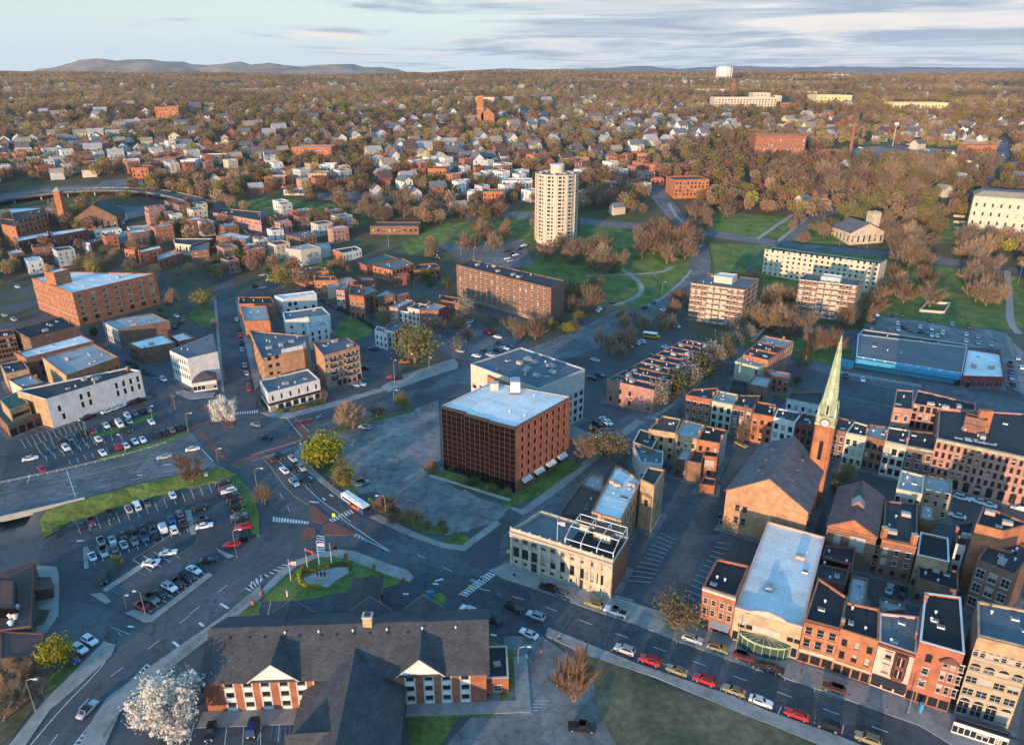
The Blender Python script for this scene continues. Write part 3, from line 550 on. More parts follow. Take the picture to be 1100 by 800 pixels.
def bld(label, roof, h=None, base=None, wall='brick_red', top='roof_dark', win=None, par=.42, cop=None, corn=None, units='', cat='building', name='brick_building', group=None, parent=None, part=None, zb=None, walls=None, cornm=None, world=None, band=None):
    """roof: corners front-left, front-right, back-right, back-left in photo pixels; base: (corner index, ground pixel) from which the height follows"""
    cop = cop or wall
    if world is None:
        pts = px(roof)
        if base is not None: i, b = base; b = px(b)[0]; h_abs = hz(b, pts[i]); z_ = T(*G(b))
        else:                                            # h above the ground under the first corner
            z_ = 0.0
            for _ in range(8): g = P(pts[0], z_ + h); z_ = T(*g)
            h_abs = z_ + h
        w = quad(pts, h_abs)
    else: w, h_abs = world
    if not ccw(w): print('NOT CCW', label or part)
    zt = [T(*p) for p in w]
    zlo = zb if zb is not None else min(zt) - .4
    zb_ = zb if zb is not None else (sum(zt)/len(zt))
    n = len(w)
    if parent is None:
        root = empty(name, (sum(p[0] for p in w)/n, sum(p[1] for p in w)/n, zb_))
        tag(root, label, cat, group)
    else: root = parent
    mb = MB(); cnt = BL.setdefault(root.name, [0, []]); win = win or {}
    for i in range(n):
        A, B = w[i], w[(i+1)%n]
        holes = place_windows(root, A, B, zb_, win[i], h_abs - par*.5 - zb_, cnt) if i in win else []
        wall_panel(mb, A, B, zlo, h_abs, holes, (walls or {}).get(i, wall))
    inn = inset_poly(w, .3); rz = h_abs - par
    for i in range(n):
        j = (i+1) % n; mb.face([(*inn[j], rz-.05),(*inn[i], rz-.05),(*inn[i], h_abs),(*inn[j], h_abs)], wall)
    mb.build(part or 'wall', root)
    rb = MB(); rb.face([(*p, rz) for p in inn], top); ro = rb.build(('roof' if not part else part + '_roof'), root)
    cb = MB(); o2 = inset_poly(w, -.06); i2 = inset_poly(w, .36)
    for i in range(n):
        j = (i+1) % n; cb.hexa([(*o2[i],h_abs+.005),(*o2[j],h_abs+.005),(*i2[j],h_abs+.005),(*i2[i],h_abs+.005),(*o2[i],h_abs+.12),(*o2[j],h_abs+.12),(*i2[j],h_abs+.12),(*i2[i],h_abs+.12)], cop)
    cb.build('coping', root)
    if corn:
        kb = MB()
        for i in corn:
            A, B = w[i], w[(i+1)%n]; m = cornm or cop
            kb.obox(A, B, -.55, -.01, h_abs-.45, h_abs-.03, m); kb.obox(A, B, -.3, -.01, h_abs-.85, h_abs-.455, m)
            L = math.dist(A, B); k = int(L/1.2)
            for q in range(k):
                t = (q+.5)/k; p = (A[0]+(B[0]-A[0])*t, A[1]+(B[1]-A[1])*t); u = ((B[0]-A[0])/L*.1, (B[1]-A[1])/L*.1); kb.obox((p[0]-u[0],p[1]-u[1]), (p[0]+u[0],p[1]+u[1]), -.5, -.302, h_abs-.75, h_abs-.46, m)
        kb.build('cornice', root)
    if band:
        for z, ii, m in band:
            for i in ii: bb = MB(); bb.obox(w[i], w[(i+1)%n], -.10, -.005, zb_+z, zb_+z+.35, m); bb.build('string_course', root)
    r2 = random.Random(int(abs(w[0][0])*13 + abs(w[0][1])*7))
    ang = math.atan2(w[1][1]-w[0][1], w[1][0]-w[0][0])
    kinds = {'u':'unit','v':'vent','h':'hatch','c':'chimney','s':'skylight'}
    for ch in units + ('v' if units and len(units) < 5 else ''):
        a, b = r2.uniform(.15,.85), r2.uniform(.15,.85)
        if ch == 'c': a = r2.choice((.03,.97))
        q0 = [w[0][k] + (w[1][k]-w[0][k])*a for k in (0,1)]; q1 = [w[3][k] + (w[2][k]-w[3][k])*a for k in (0,1)]; p = [q0[k]+(q1[k]-q0[k])*b for k in (0,1)]
        o = root.location; inst('chimney' if ch == 'c' else 'roof_' + kinds[ch], unit_mesh(kinds[ch]), root, (p[0]-o[0], p[1]-o[1], rz-o[2]), ang + (math.pi/2 if ch == 'c' or r2.random() < .3 else 0))
    root['_w'] = [c for p in w for c in p]; root['_h'] = h_abs
    FOOT.append(w)
    return root
FOOT = []
def ftop(root): w = list(root['_w']); return [(w[i], w[i+1]) for i in range(0, len(w), 2)], root['_h']
def flush_windows():
    for k, (n, items) in BL.items():
        if items: merged(bpy.data.objects[k], items)
def row(labels, roof, h=None, base=None, walls=('brick_red',), tops=('roof_dark',), win=None, front=0, **kw):
    """a terrace cut into houses along its front edge"""
    pts = px(roof)
    if base is not None: i, b = base; h = hz(px(b)[0], pts[i])
    else: h = h + T(*P(pts[0], h))
    w = quad(pts, h); n = len(labels); L = lambda a, b, t: (a[0]+(b[0]-a[0])*t, a[1]+(b[1]-a[1])*t); out = []
    for k in range(n):
        t0, t1 = k/n, (k+1)/n; q = [L(w[0],w[1],t0), L(w[0],w[1],t1), L(w[3],w[2],t1), L(w[3],w[2],t0)]; hh = h + (.0, .12, -.1)[k % 3]
        ww = dict(win) if win else {}
        if k and 3 in ww: ww.pop(3)
        if k < n-1 and 1 in ww: ww.pop(1)
        out.append(bld(labels[k], None, world=(q, hh), wall=walls[k % len(walls)], top=tops[k % len(tops)], win=ww, **kw))
    return out
def gable_roof(root, w, ze, ra, rb_, zr, m, name='roof', over=.45, thick=.22, wallmb=None, wm=None):
    """two slopes from eaves w[0]-w[3] (left) and w[1]-w[2] (right) up to the ridge ra-rb_ (front to back)"""
    mb = MB()
    def slope(e0, e1, r0, r1):
        ex = [(e0[k]-r0[k]) for k in (0,1)]; l = math.hypot(*ex); o = [c/l*over for c in ex]; dz = (zr-ze)/l*over
        d = [(e1[k]-e0[k]) for k in (0,1)]; ld = math.hypot(*d); a = [c/ld*over for c in d]
        E0 = (e0[0]+o[0]-a[0], e0[1]+o[1]-a[1], ze-dz); E1 = (e1[0]+o[0]+a[0], e1[1]+o[1]+a[1], ze-dz); R0 = (r0[0]-a[0], r0[1]-a[1], zr); R1 = (r1[0]+a[0], r1[1]+a[1], zr)
        up = lambda p: (p[0], p[1], p[2]+thick)
        mb.hexa([E0,E1,R1,R0,up(E0),up(E1),up(R1),up(R0)], m)
    slope(w[0], w[3], ra, rb_); slope(w[1], w[2], ra, rb_)
    o = mb.build(name, root)
    if wallmb is not None:
        wallmb.face([(*w[0],ze),(*w[1],ze),(*ra,zr)], wm); wallmb.face([(*w[2],ze),(*w[3],ze),(*rb_,zr)], wm)
    return o
mid = lambda a, b, t=.5: (a[0]+(b[0]-a[0])*t, a[1]+(b[1]-a[1])*t)
DK = lambda b, f, w=1.1, h=1.8, z0=1.1: (b, f, w, h, 'dark', z0)
WH = lambda b, f, w=1.1, h=1.8, z0=1.1: (b, f, w, h, 'white', z0)
# --- far left quarter ---
r = bld('big orange brick loft block with white roof and square stair tower', 'E 133,310 305,372 655,290 300,283', base=(1, 'E 335,512'), wall='brick_orange', top='roof_white', win={0:(13,5,1.0,1.5,'stone',2.2), 1:[(1.6,7,2.4,2.2,'dark')]+[(5+3.1*i,7,2.2,1.7,'stone') for i in range(4)]}, band=[(4.2,(0,1),'brick_tan')], units='vvhhu', name='brick_loft')
w, hh = ftop(r); tw = [P(p, hh+5.5) for p in px('E 200,262 293,250 285,244 198,256')]
a = P(px('E 240,345')[0], hh-.6); b = P(px('E 305,327')[0], hh-.6); dx, dy = b[0]-a[0], b[1]-a[1]
bld(None, None, world=([a, b, (b[0]-dy*.8, b[1]+dx*.8), (a[0]-dy*.8, a[1]+dx*.8)], hh+6.5), wall='brick_orange', top='roof_white', parent=r, part='stair_tower', zb=hh-.7, win={0:[(4.2,2,1.2,1.5,'white')]})
bld('long brick building with black roof in front of the brick loft', 'e1 250,342 668,238 520,160 110,268', h=11, wall='brick_brown', top='roof_black', win={3:(9,3,.9,1.6,'white')}, units='uhvsvc')
bld('brick warehouse with rows of small black windows at the left edge', 'e1 -80,345 125,308 98,262 -100,285', h=11, wall='brick_brown', top='roof_black', win={0:(7,4,1.1,1.7,'dark')}, units='vh', name='brick_warehouse')
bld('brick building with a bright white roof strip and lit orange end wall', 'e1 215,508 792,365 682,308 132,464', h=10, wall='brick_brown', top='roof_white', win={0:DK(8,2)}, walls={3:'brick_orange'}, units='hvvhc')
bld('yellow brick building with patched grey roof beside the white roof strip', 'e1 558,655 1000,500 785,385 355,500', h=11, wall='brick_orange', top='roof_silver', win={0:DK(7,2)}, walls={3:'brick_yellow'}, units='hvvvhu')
r = bld('long white painted building above the car park with few black windows', 'I 195,75 E 592,700 e1 1062,592 i1 140,155', base=(0, 'I 235,195'), wall='paint_white', top='roof_dark', win={0:[(2.2,1,1.1,2.3,'bare',(3,5.5)),(5.6,1,1.1,2.3,'bare',(2.2,4.7)),(4.2,2,1.1,2.3,'bare',(10,15.5)),(7.4,2,1.1,2.3,'bare',(10,15.5)),(4.2,4,1.1,2.3,'bare',(23,34)),(7.4,4,1.1,2.3,'bare',(23,34))]}, walls={3:'brick_tan'}, units='uuvhvcv', name='white_building')
w, hh = ftop(r)
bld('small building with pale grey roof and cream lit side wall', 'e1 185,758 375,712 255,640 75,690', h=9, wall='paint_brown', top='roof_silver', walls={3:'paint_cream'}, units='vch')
bld('low brick building with sunken dark roof behind the pale grey roof', 'e1 45,640 245,600 190,520 0,560', h=8, wall='brick_tan', top='roof_dark', win={0:DK(4,1)}, units='vh')
r = bld('tan pavilion with green hipped roof and dark window band', 'i1 80,320 245,258 140,165 0,235', h=9, wall='brick_tan', top='roof_green', win={0:[(5.6,1,6,1.4,'dark')]}, par=.1, units='')
w, hh = ftop(r)
bld(None, None, world=(inset_poly(w, -2.2), 4.6), parent=r, part='arcade', wall='brick_brown', top='roof_green', zb=T(*w[0])-.3, win={0:[(.5,4,2.2,2.8,'dark')], 1:[(.5,5,2.2,2.8,'dark')]}, par=.1)
bld('tan stair tower between green pavilion and white painted wall', 'i1 310,195 380,180 365,140 285,155', h=11, wall='brick_tan', top='roof_silver', name='stair_tower')
bld('dark lean-to row of garages under the white painted wall', 'i1 285,330 425,300 400,255 280,280', h=5, wall='brick_dark', top='roof_dark', win={0:[(.4,3,2.2,2.4,'dark')]}, name='garage_row')
bld('brown brick shop building with pale blue roof across from the loft', 'e2 130,272 565,195 420,130 0,195', h=9, wall='brick_brown', top='roof_silver', win={3:[(.5,6,2.2,2.6,'shop'),(5,8,1.1,1.8,'white')]}, walls={3:'paint_grey'}, units='hvvhu', name='shop_building')
bld('low tan building with white roof beside the mural building', 'e2 325,430 615,375 510,305 215,380', h=8, wall='brick_brown', top='roof_white', win={3:DK(5,2)}, units='hhvuv')
bld('small brick building with white roof behind the mural building', 'e2 640,368 778,338 680,290 570,318', h=7, wall='brick_red', top='roof_white', units='hv')
mural = bld('white painted corner building with round white lettering on its roof', 'e2 715,510 970,450 935,300 565,440', base=(0, 'e2 740,762'), wall='paint_white', top='roof_grey', win={3:[(3.2+3.1*i,8,1.0,1.9,'dark') for i in range(3)]}, cop='metal_dark', units='v', name='corner_building')
r = bld('low white corner shop with brown hipped roof below the blank wall', 'e2 760,720 960,690 940,600 790,640', h=4.2, wall='paint_white', top='roof_brown', win={0:[(.8,6,1.3,1.8,'dark')]}, par=.1, cop='roof_brown', name='corner_shop')
w, hh = ftop(r); rb = MB(); c_ = ((w[0][0]+w[2][0])/2, (w[0][1]+w[2][1])/2); o2 = inset_poly(w, -.4)
for i in range(4): rb.face([(*o2[i],hh+.13),(*o2[(i+1)%4],hh+.13),(*c_,hh+2.2)], 'shingle_purple')
rb.build('hipped_roof', r)
# --- modern brick block and its neighbours ---
r = bld('modern tan brick apartment block with blue grey roof and white screen wall', 'e4 180,215 520,140 560,5 65,-40', base=(0, 'e4 205,490'), wall='brick_honey', top='roof_blue', win={0:[(4+3.2*i,2,1.6,1.5,'dark',(1,7)) for i in range(4)], 3:[(1+3.2*i,6,2.2,1.8,'dark') for i in range(4)]}, cop='metal_dark', units='uuuvvvvhhuv', name='apartment_block')
w, hh = ftop(r); sb = MB(); A_ = P(px('e4 340,165')[0], hh); B_ = P(px('e4 515,125')[0], hh); C_ = P(px('e4 515,95')[0], hh); sb.obox(A_, B_, 0, .25, hh-.5, hh+2.2, 'paint_white'); sb.obox(B_, (B_[0]+.3, B_[1]+4), 0, .25, hh-.5, hh+2.2, 'paint_white'); sb.obox((A_[0]-.3, A_[1]+3), A_, 0, .25, hh-.5, hh+2.2, 'paint_white'); sb.build('screen_wall', r)
r = bld('tan and beige apartment wing with dark balconies in two stacks', 'e4 690,170 990,85 880,15 600,60', base=(1, 'e4 1012,372'), wall='brick_honey', top='roof_blue', win={0:[(.4,7,1.7,2.5,'dark')]+[(4+2.75*i,8,1.2,1.5,'white') for i in range(4)]}, cop='metal_dark', band=[(3.2,(0,),'paint_cream')], units='uuvvh', name='apartment_wing')
w, hh = ftop(r); A_, B_ = w[0], w[1]
for t in (.12, .55):
    for i in range(4):
        bb = MB(); a, b = mid(A_, B_, t), mid(A_, B_, t+.16); zz = T(*A_)+3.6+2.75*i; bb.obox(a, b, -1.2, -.01, zz, zz+.18, 'paint_cream'); bb.obox(a, b, -1.2, -1.12, zz+.18, zz+1.15, 'metal_dark'); bb.build('balcony', r)
bld('white restaurant with black ground floor and trimmed hedge in front', 'e4 215,490 655,375 555,285 150,385', base=(0, 'e4 225,655'), wall='paint_white', top='roof_grey', win={0:[(.3,7,2.1,2.2,'dark'),(4.6,6,.8,2.0,'bare')], 3:[(4.6,3,.8,2.0,'dark')]}, band=[(3.4,(0,3),'metal_dark'),(3.0,(0,3),'metal_dark'),(2.65,(0,3),'metal_dark')], units='uhv', name='restaurant')
bld('white shop with stepped gable parapet and two dark windows', 'e3 500,168 785,122 760,98 430,138', h=9, wall='paint_white', top='roof_white', win={0:[(4.5,2,1.8,2,'dark',(2,8)),(1,4,1.6,2.2,'dark')]}, units='vh', name='shop_building')
bld('white walled building with grey sunken roof behind the apartment block', 'e3 520,345 900,300 832,232 500,280', h=9.5, wall='paint_white', top='roof_grey', units='hvh', win={0:DK(4,2)}, name='white_building')
bld('stacked white annex with cream penthouse beside the apartment block', 'e3 720,425 890,385 850,340 700,365', h=10, wall='paint_white', top='roof_silver', win={0:DK(3,3)}, units='hu', name='white_annex')
bld('building with pale square roof and orange front along the left street', 'e3 180,355 392,350 362,225 145,230', h=9, wall='brick_orange', top='roof_silver', win={3:WH(6,2)}, units='v', name='shop_building')
bld('brick building with black roof at the head of the left street', 'e3 130,208 430,205 400,150 120,152', h=8, wall='brick_orange', top='roof_black', win={3:WH(4,2)}, units='vccv', name='shop_building')
# --- middle left: side street ---
bld('red brick corner house with three arched upper windows', 'f1 275,445 400,460 380,360 285,370', h=13, wall='brick_bright', top='roof_brown', win={0:[(1,3,1.4,2.4,'dark')]+[(4.6+3*i,3,1.1,1.9,'arch') for i in range(2)]}, corn=(0,), cornm='brick_red', units='c', cat='house', name='town_house')
bld('narrow pink brick house with tan sloping roof', 'f1 165,405 235,410 280,345 215,330', h=11, wall='brick_pink', top='roof_tan', win={0:WH(3,3)}, units='c', cat='house', name='town_house')
bld('long brick house with brown shed roof behind the red corner house', 'f1 400,455 520,410 465,365 380,370', h=11, wall='brick_brown', top='roof_tan', win={0:DK(2,3)}, units='cc', cat='house', name='town_house')
bld('brick house with pale blue roof and blank side wall', 'f1 475,470 660,440 600,400 470,455', h=9, wall='brick_brown', top='roof_silver', win={0:DK(3,3)}, units='ch', cat='house', name='town_house')
bld('small brick house with pale blue roof by the yard hedge', 'f1 680,465 785,435 750,415 670,440', h=7, wall='brick_red', top='roof_silver', win={0:DK(3,2)}, cat='house', name='town_house')
bld('brick terrace house with silver roof beside the yellow green tree', 'f1 615,545 690,555 820,495 740,480', h=9, wall='brick_pink', top='roof_silver', win={0:WH(2,3)}, units='c', cat='house', name='town_house')
bld('white painted two storey house between brick neighbours', 'f1 690,580 770,590 800,555 720,545', h=7, wall='paint_white', top='roof_blue', win={0:DK(2,2)}, cat='house', name='town_house')
bld('beige town house with bracketed windows in the middle terrace', 'f1 770,550 870,570 960,535 860,515', h=10, wall='paint_beige', top='roof_dark', win={0:DK(3,3)}, corn=(0,), cornm='paint_cream', units='c', cat='house', name='town_house')
bld('deep red brick terrace end with pale roof and blank side', 'f1 880,580 1030,575 1100,540 960,510', h=10, wall='brick_bright', walls={1:'paint_maroon'}, top='roof_silver', win={0:WH(3,3)}, units='cc', cat='house', name='town_house')
bld('dark roofed rear wing behind the red terrace end', 'F 790,400 880,415 890,395 800,380', h=10, wall='brick_red', top='roof_dark', win={0:WH(3,2)}, units='cc', cat='house', name='town_house')
bld('white clapboard house at the corner with three tall black windows', 'F 520,530 572,545 585,525 530,512', h=8, wall='siding_white', top='roof_grey', win={0:DK(3,2), 3:DK(2,2)}, cat='house', name='clapboard_house')
bld('white and black front house with brick side wall near corner', 'F 562,525 605,535 665,500 615,490', h=9, wall='brick_red', walls={0:'paint_white'}, top='roof_blue', win={0:DK(3,3)}, units='c', cat='house', name='town_house')
bld('cream house behind the big yellow green tree', 'F 625,560 700,590 760,560 680,535', h=6.5, wall='paint_cream', top='roof_tan', win={0:WH(4,2)}, cat='house', name='town_house')
bld('orange brick buildings with dark roofs by the side street', 'F 215,285 325,278 290,262 170,268', h=9, wall='brick_orange', top='roof_brown', win={0:WH(5,2), 3:WH(3,2)}, units='cch', name='town_house', cat='house')
bld('low orange brick house with awning at the side street', 'F 270,320 365,318 350,300 262,303', h=8, wall='brick_orange', top='roof_brown', win={0:WH(4,2)}, units='c', cat='house', name='town_house')
bld('low house with bright pale blue roof behind the pink house', 'f1 90,385 190,365 180,340 100,360', h=7, wall='paint_beige', top='roof_silver', cat='house', name='town_house')
bld('wide house with pale blue roof along the middle yard', 'f1 190,345 350,335 280,295 180,310', h=8, wall='brick_red', top='roof_silver', win={0:DK(4,2)}, cat='house', name='town_house')
bld('brick shed with pale blue roof in front of the brick school', 'f1 380,320 505,325 470,295 350,292', h=6, wall='brick_red', top='roof_silver', cat='building', name='shed')
bld('brick school with green standing seam roofs and long windows', 'f1 640,240 820,185 720,135 475,200', h=8, wall='brick_orange', top='roof_grey', win={0:[(4,6,2.4,1.8,'dark'),(1,6,2.4,1.6,'dark')], 3:DK(4,2)}, units='hh', name='school')
bld('green roofed classroom wing of brick beside the school', 'f1 420,200 690,140 570,100 330,160', h=6.5, wall='brick_red', top='roof_green', win={0:DK(8,1)}, units='', name='school_wing')
bld('low brick gym at the school with grey roof', 'f1 820,240 1040,215 1010,180 840,190', h=6, wall='brick_orange', top='roof_dark', win={0:DK(5,1,1.8,1.6)}, units='hh', name='gym')
bld('small red brick annex with grey roof before the school', 'f1 650,300 790,275 770,262 660,275', h=6, wall='brick_bright', top='roof_grey', win={0:DK(3,1)}, name='annex')
bld('grey concrete cube workshop with pale flat roof', 'F 208,190 292,180 240,165 142,184', h=11, wall='concrete', top='roof_silver', units='v', name='workshop')
bld('tan brick building with grey roof behind the concrete cube', 'F 205,140 275,128 240,108 145,125', h=9, wall='brick_brown', top='roof_grey', win={0:DK(4,2), 3:DK(3,2)}, units='hv')
bld('white house with orange brick end by the school road', 'F 385,205 465,188 440,175 340,190', h=6.5, wall='siding_white', walls={3:'brick_orange'}, top='roof_dark', win={0:DK(6,1)}, units='c', cat='house', name='clapboard_house')
bld('pale blue rear shed behind the concrete cube', 'F 275,190 335,180 325,160 270,165', h=7, wall='paint_grey', top='roof_silver', name='shed')
# --- far left church quarter and sheds ---
r = bld('brick school with lit orange end wall and long rows of windows', 'a1 130,490 405,420 400,340 100,385', h=14, wall='brick_orange', top='roof_dark', win={0:[(2+3.4*i,8,1.5,2.2,'dark') for i in range(3)]}, units='cvh', name='brick_school')
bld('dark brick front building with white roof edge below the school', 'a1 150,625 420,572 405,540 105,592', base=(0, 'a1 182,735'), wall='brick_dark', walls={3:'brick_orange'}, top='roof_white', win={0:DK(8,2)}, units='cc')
bld('dark brick hall with white roof edge below the church tower', 'a1 430,580 740,525 690,505 425,545', h=11, wall='brick_dark', top='roof_white', win={0:DK(7,2)}, units='c', name='brick_hall')
bld('orange lit brick tower block at the left edge of the school', 'a1 10,480 130,500 120,440 0,430', h=15, wall='brick_orange', top='roof_brown', win={0:WH(2,3)})
bld('white roofed sheds in a long row behind the school', 'a1 -60,400 510,360 380,330 -60,360', h=7, wall='paint_grey', top='roof_white', units='vvhv', name='shed')
bld('long white warehouse with blue grey end by the railway', 'a1 985,420 1180,370 1100,350 950,395', h=7, wall='siding_white', top='roof_grey', win={0:[(1,5,2.6,2,'dark')]}, name='warehouse')
bld('wide dark grey warehouse beside the highway curve', 'a2 -40,395 400,340 330,290 -80,330', h=8, wall='concrete', top='roof_blue', units='hhhvvu', name='warehouse')
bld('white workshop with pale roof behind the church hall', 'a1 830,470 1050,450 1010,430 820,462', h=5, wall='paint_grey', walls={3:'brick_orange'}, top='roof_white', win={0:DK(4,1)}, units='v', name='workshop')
bld('pale workshop with white roof in the church yard', 'a1 800,545 1025,520 990,500 785,530', h=5, wall='paint_white', top='roof_white', win={0:DK(5,1)}, name='workshop')
bld('pale grey box building with vents left of the side street', 'a1 990,590 1100,565 a2 80,540 0,545', h=5.5, wall='paint_grey', top='roof_silver', name='workshop')
bld('low brick workshop with white roof edge in the church yard', 'a1 760,640 955,590 900,572 690,625', h=6, wall='brick_brown', walls={3:'paint_white'}, top='roof_grey', win={0:DK(3,1)}, units='h', name='workshop')
bld('grey house with pale roof left of the side street', 'a2 90,540 245,520 235,485 50,500', h=6.5, wall='paint_beige', top='roof_silver', win={0:DK(4,2)}, units='h', cat='house', name='flat_roof_house')
bld('brick flats with orange ends and white roof strip', 'a2 150,720 340,680 320,655 140,700', h=9, wall='brick_orange', top='roof_white', win={0:DK(5,2)}, units='ch', name='brick_flats')
bld('brown roofed brick house at the left end of brick flats', 'a2 25,690 110,690 140,680 50,675', h=9, wall='brick_orange', top='roof_brown', win={0:DK(3,2)}, cat='house', name='town_house')
bld('brick terrace with pale roof before the brick flats', 'a2 310,785 520,720 410,700 300,740', h=8, wall='brick_red', top='roof_silver', win={0:DK(5,2)}, units='cc', name='brick_flats')
bld('cream arcaded hall with dark flat roof', 'a2 455,640 590,655 780,600 440,600', h=7, wall='paint_beige', walls={0:'paint_cream', 1:'brick_dark'}, top='roof_dark', win={0:[(1,5,1.5,3.5,'dark')]}, name='hall')
bld('brown brick block behind the white gabled house', 'E 805,195 880,190 885,160 800,165', h=9, wall='brick_brown', top='roof_grey', win={0:WH(2,2)})
bld('long pink brick flats with dark striped roof by the highway', 'a2 720,370 1180,450 1180,375 860,345', h=9, wall='brick_pink', walls={1:'brick_bright'}, top='roof_dark', win={0:WH(16,2)}, units='chchv', name='brick_flats')
bld('brick workshop with two pale roof strips', 'a2 740,465 990,440 930,425 735,450', h=6, wall='brick_brown', top='roof_silver', win={0:DK(6,1)}, units='v', name='workshop')
bld('brick depot with white roof and blue side wall', 'a2 800,575 1050,605 1100,580 905,545', h=7.5, wall='brick_brown', top='roof_white', win={0:DK(7,2)}, walls={1:'paint_blue'}, units='huv', name='depot')
bld('pink end house with flat grey roof at the street bend', 'F 0,55 75,45 60,20 0,25', h=9, wall='brick_bright', top='roof_grey', win={0:WH(4,3)}, cat='house', name='town_house')
bld('low blue walled building under the pink flats', 'F 0,130 62,112 40,95 -40,100', h=6, wall='brick_pink', top='roof_dark', win={0:WH(3,1)}, name='depot')
# --- slab blocks round the park ---
r = bld('long brown brick slab block with seven rows of white windows', 'F 865,252 G 205,352 G 262,320 F 930,232', base=(0, 'F 865,392'), wall='brick_brown', top='roof_dark', win={0:[(2.8+2.75*i,16,1.2,1.4,'white',(1,68)) for i in range(6)]}, band=[(.2,(0,),'trim_stone'),(1.2,(0,),'trim_stone')], units='uuuuuvvv', name='apartment_slab')
for nm, rf, bs, lab in (('apartment_tower','G 795,328 1022,358 1083,312 862,288',(1,'G 1003,520'),'striped brick and concrete apartment block with pale balconies by the curved road'), ('apartment_tower','H 150,330 395,358 422,322 182,290',(1,'H 388,500'),'striped brick apartment block with pale balconies in front of the white slab')):
    r = bld(lab, rf, base=bs, wall='brick_brown', top='roof_grey', win={0:[(.8+2.8*i,9,1.5,1.5,'white') for i in range(7)], 1:[(.8+2.8*i,3,1.4,1.5,'white') for i in range(7)]}, band=[(2.55+2.8*i,(0,1,3),'paint_cream') for i in range(7)], units='vvh', name=nm)
    w, hh = ftop(r); A_, B_ = w[0], w[1]
    for t in (.34, .47, .60):
        for i in range(7):
            bb = MB(); a, b = mid(A_, B_, t), mid(A_, B_, t+.10); zz = T(*mid(A_,B_))+.7+2.8*i; bb.obox(a, b, -1.3, -.11, zz, zz+.16, 'paint_white'); bb.obox(a, b, -1.3, -1.2, zz+.16, zz+1.1, 'paint_cream'); bb.build('balcony', r)
    c = mid(mid(w[0],w[2]), mid(w[1],w[3])); q = inset_poly(w, 0); q = [mid(c, p, .34) for p in q]; bld(None, None, world=(q, hh+3), parent=r, part='penthouse', wall='paint_cream', top='roof_white', zb=hh-.7, par=.2)
r = bld('long white slab block with six rows of small windows', 'H 5,200 490,262 520,243 40,180', base=(0, 'H 0,292'), wall='paint_cream', top='roof_dark', win={0:[(.9+2.8*i,20,1.3,1.4,'dark') for i in range(6)], 1:[(.9+2.8*i,2,1.3,1.4,'dark') for i in range(6)]}, units='vvvvuu', name='apartment_slab')
# --- supermarket ---
r = bld('long low supermarket with corrugated grey roof and bright blue front', 'H 392,640 840,712 860,600 400,545', h=5, wall='paint_blue', top='roof_grey', par=.12, cop='metal_light', units='sv', name='supermarket'  )
w, hh = ftop(r)
ab = MB(); ab.obox(w[0], w[1], -2.6, -.02, hh-2.0, hh-.15, 'paint_blue'); A2 = (w[0][0]*1.13-w[1][0]*.13, w[0][1]*1.13-w[1][1]*.13); ab.obox(A2, mid(A2,w[0],.95), -2.4, -.02, .1, 3, 'paint_blue'); ab.build('awning', r)
for i in range(9):
    t = (i+.7)/9.6; p = mid(w[0], w[1], t); tb = MB(); u = ((w[1][0]-w[0][0])/60*.5, (w[1][1]-w[0][1])/60*.5); n_ = (u[1]/.5, -u[0]/.5)
    tb.hexa([(p[0]-u[0],p[1]-u[1],hh+.3),(p[0]+u[0],p[1]+u[1],hh+.3),(p[0]+u[0]+n_[0]*.3,p[1]+u[1]+n_[1]*.3,hh+.3),(p[0]-u[0]+n_[0]*.3,p[1]-u[1]+n_[1]*.3,hh+.3)]+[(p[0]+n_[0]*3.1+a,p[1]+n_[1]*3.1+b,hh-1.6) for a,b in ((-u[0]*1.6,-u[1]*1.6),(u[0]*1.6,u[1]*1.6),(u[0]*1.6+.1,u[1]*1.6),(-u[0]*1.6+.1,-u[1]*1.6))], 'paint_white'); tb.build('awning_strut', r)
bld('white roofed red fronted store at the end of the supermarket', 'H 838,722 1018,728 1000,628 860,606', h=5.2, wall='paint_maroon', top='roof_white', win={0:[(.6,5,3.0,2.4,'shop')]}, units='uuhv', name='store')
bld('dark roofed rear store behind the supermarket', 'H 402,548 858,603 858,588 420,525', h=5, wall='concrete', top='roof_dark', units='hv', name='store')
# --- lofts behind the dark glass tower ---
r = bld('white and cream loft building with blue grey roof behind the glass tower', 'kk 230,200 700,375 1025,235 580,85', base=(2, 'kk 1017,592'), wall='paint_grey', walls={0:'paint_cream'}, top='roof_blue', win={0:[(2+3.2*i,9,2,2,'dark') for i in range(4)], 1:[(1.2,8,1.4,2,'dark')]+[(4.4+3.2*i,8,1.8,2,'dark') for i in range(3)]}, units='uuuuuuuhhhssvvuuu', name='loft_building', band=[(.3,(0,1),'brick_red'),(3.6,(0,1),'trim_stone')])
w, hh = ftop(r)
q = [P(p, hh-1.5) for p in px('kk 345,285 510,350 605,300 430,240')]; bld('red brick rear building with brown roof between lofts and glass tower', None, world=(q, hh-1.5), wall='brick_bright', top='roof_brown', win={0:[(7,3,1.3,1.6,'dark')]}, units='chc')
# --- pink terrace ---
row(['pink brick row house at the car park end of the long terrace']+[f'pink brick row house, {ORD[i]} of ten counted from the car park end' for i in range(1, 9)]+['pink brick row house at the park end of the long terrace'], 'G 640,783 935,600 768,568 440,737', base=(0, 'k1 75,505'), walls=('brick_pink','brick_pink','brick_red'), win={0:[(1.2,3,1.0,2.0,'stone'),(4.2,3,1.0,1.7,'stone'),(6.6,3,1.0,1.3,'stone')], 3:DK(5,2)}, group='row houses of the long pink terrace', par=.35, units='hvu', cat='house', name='row_house')
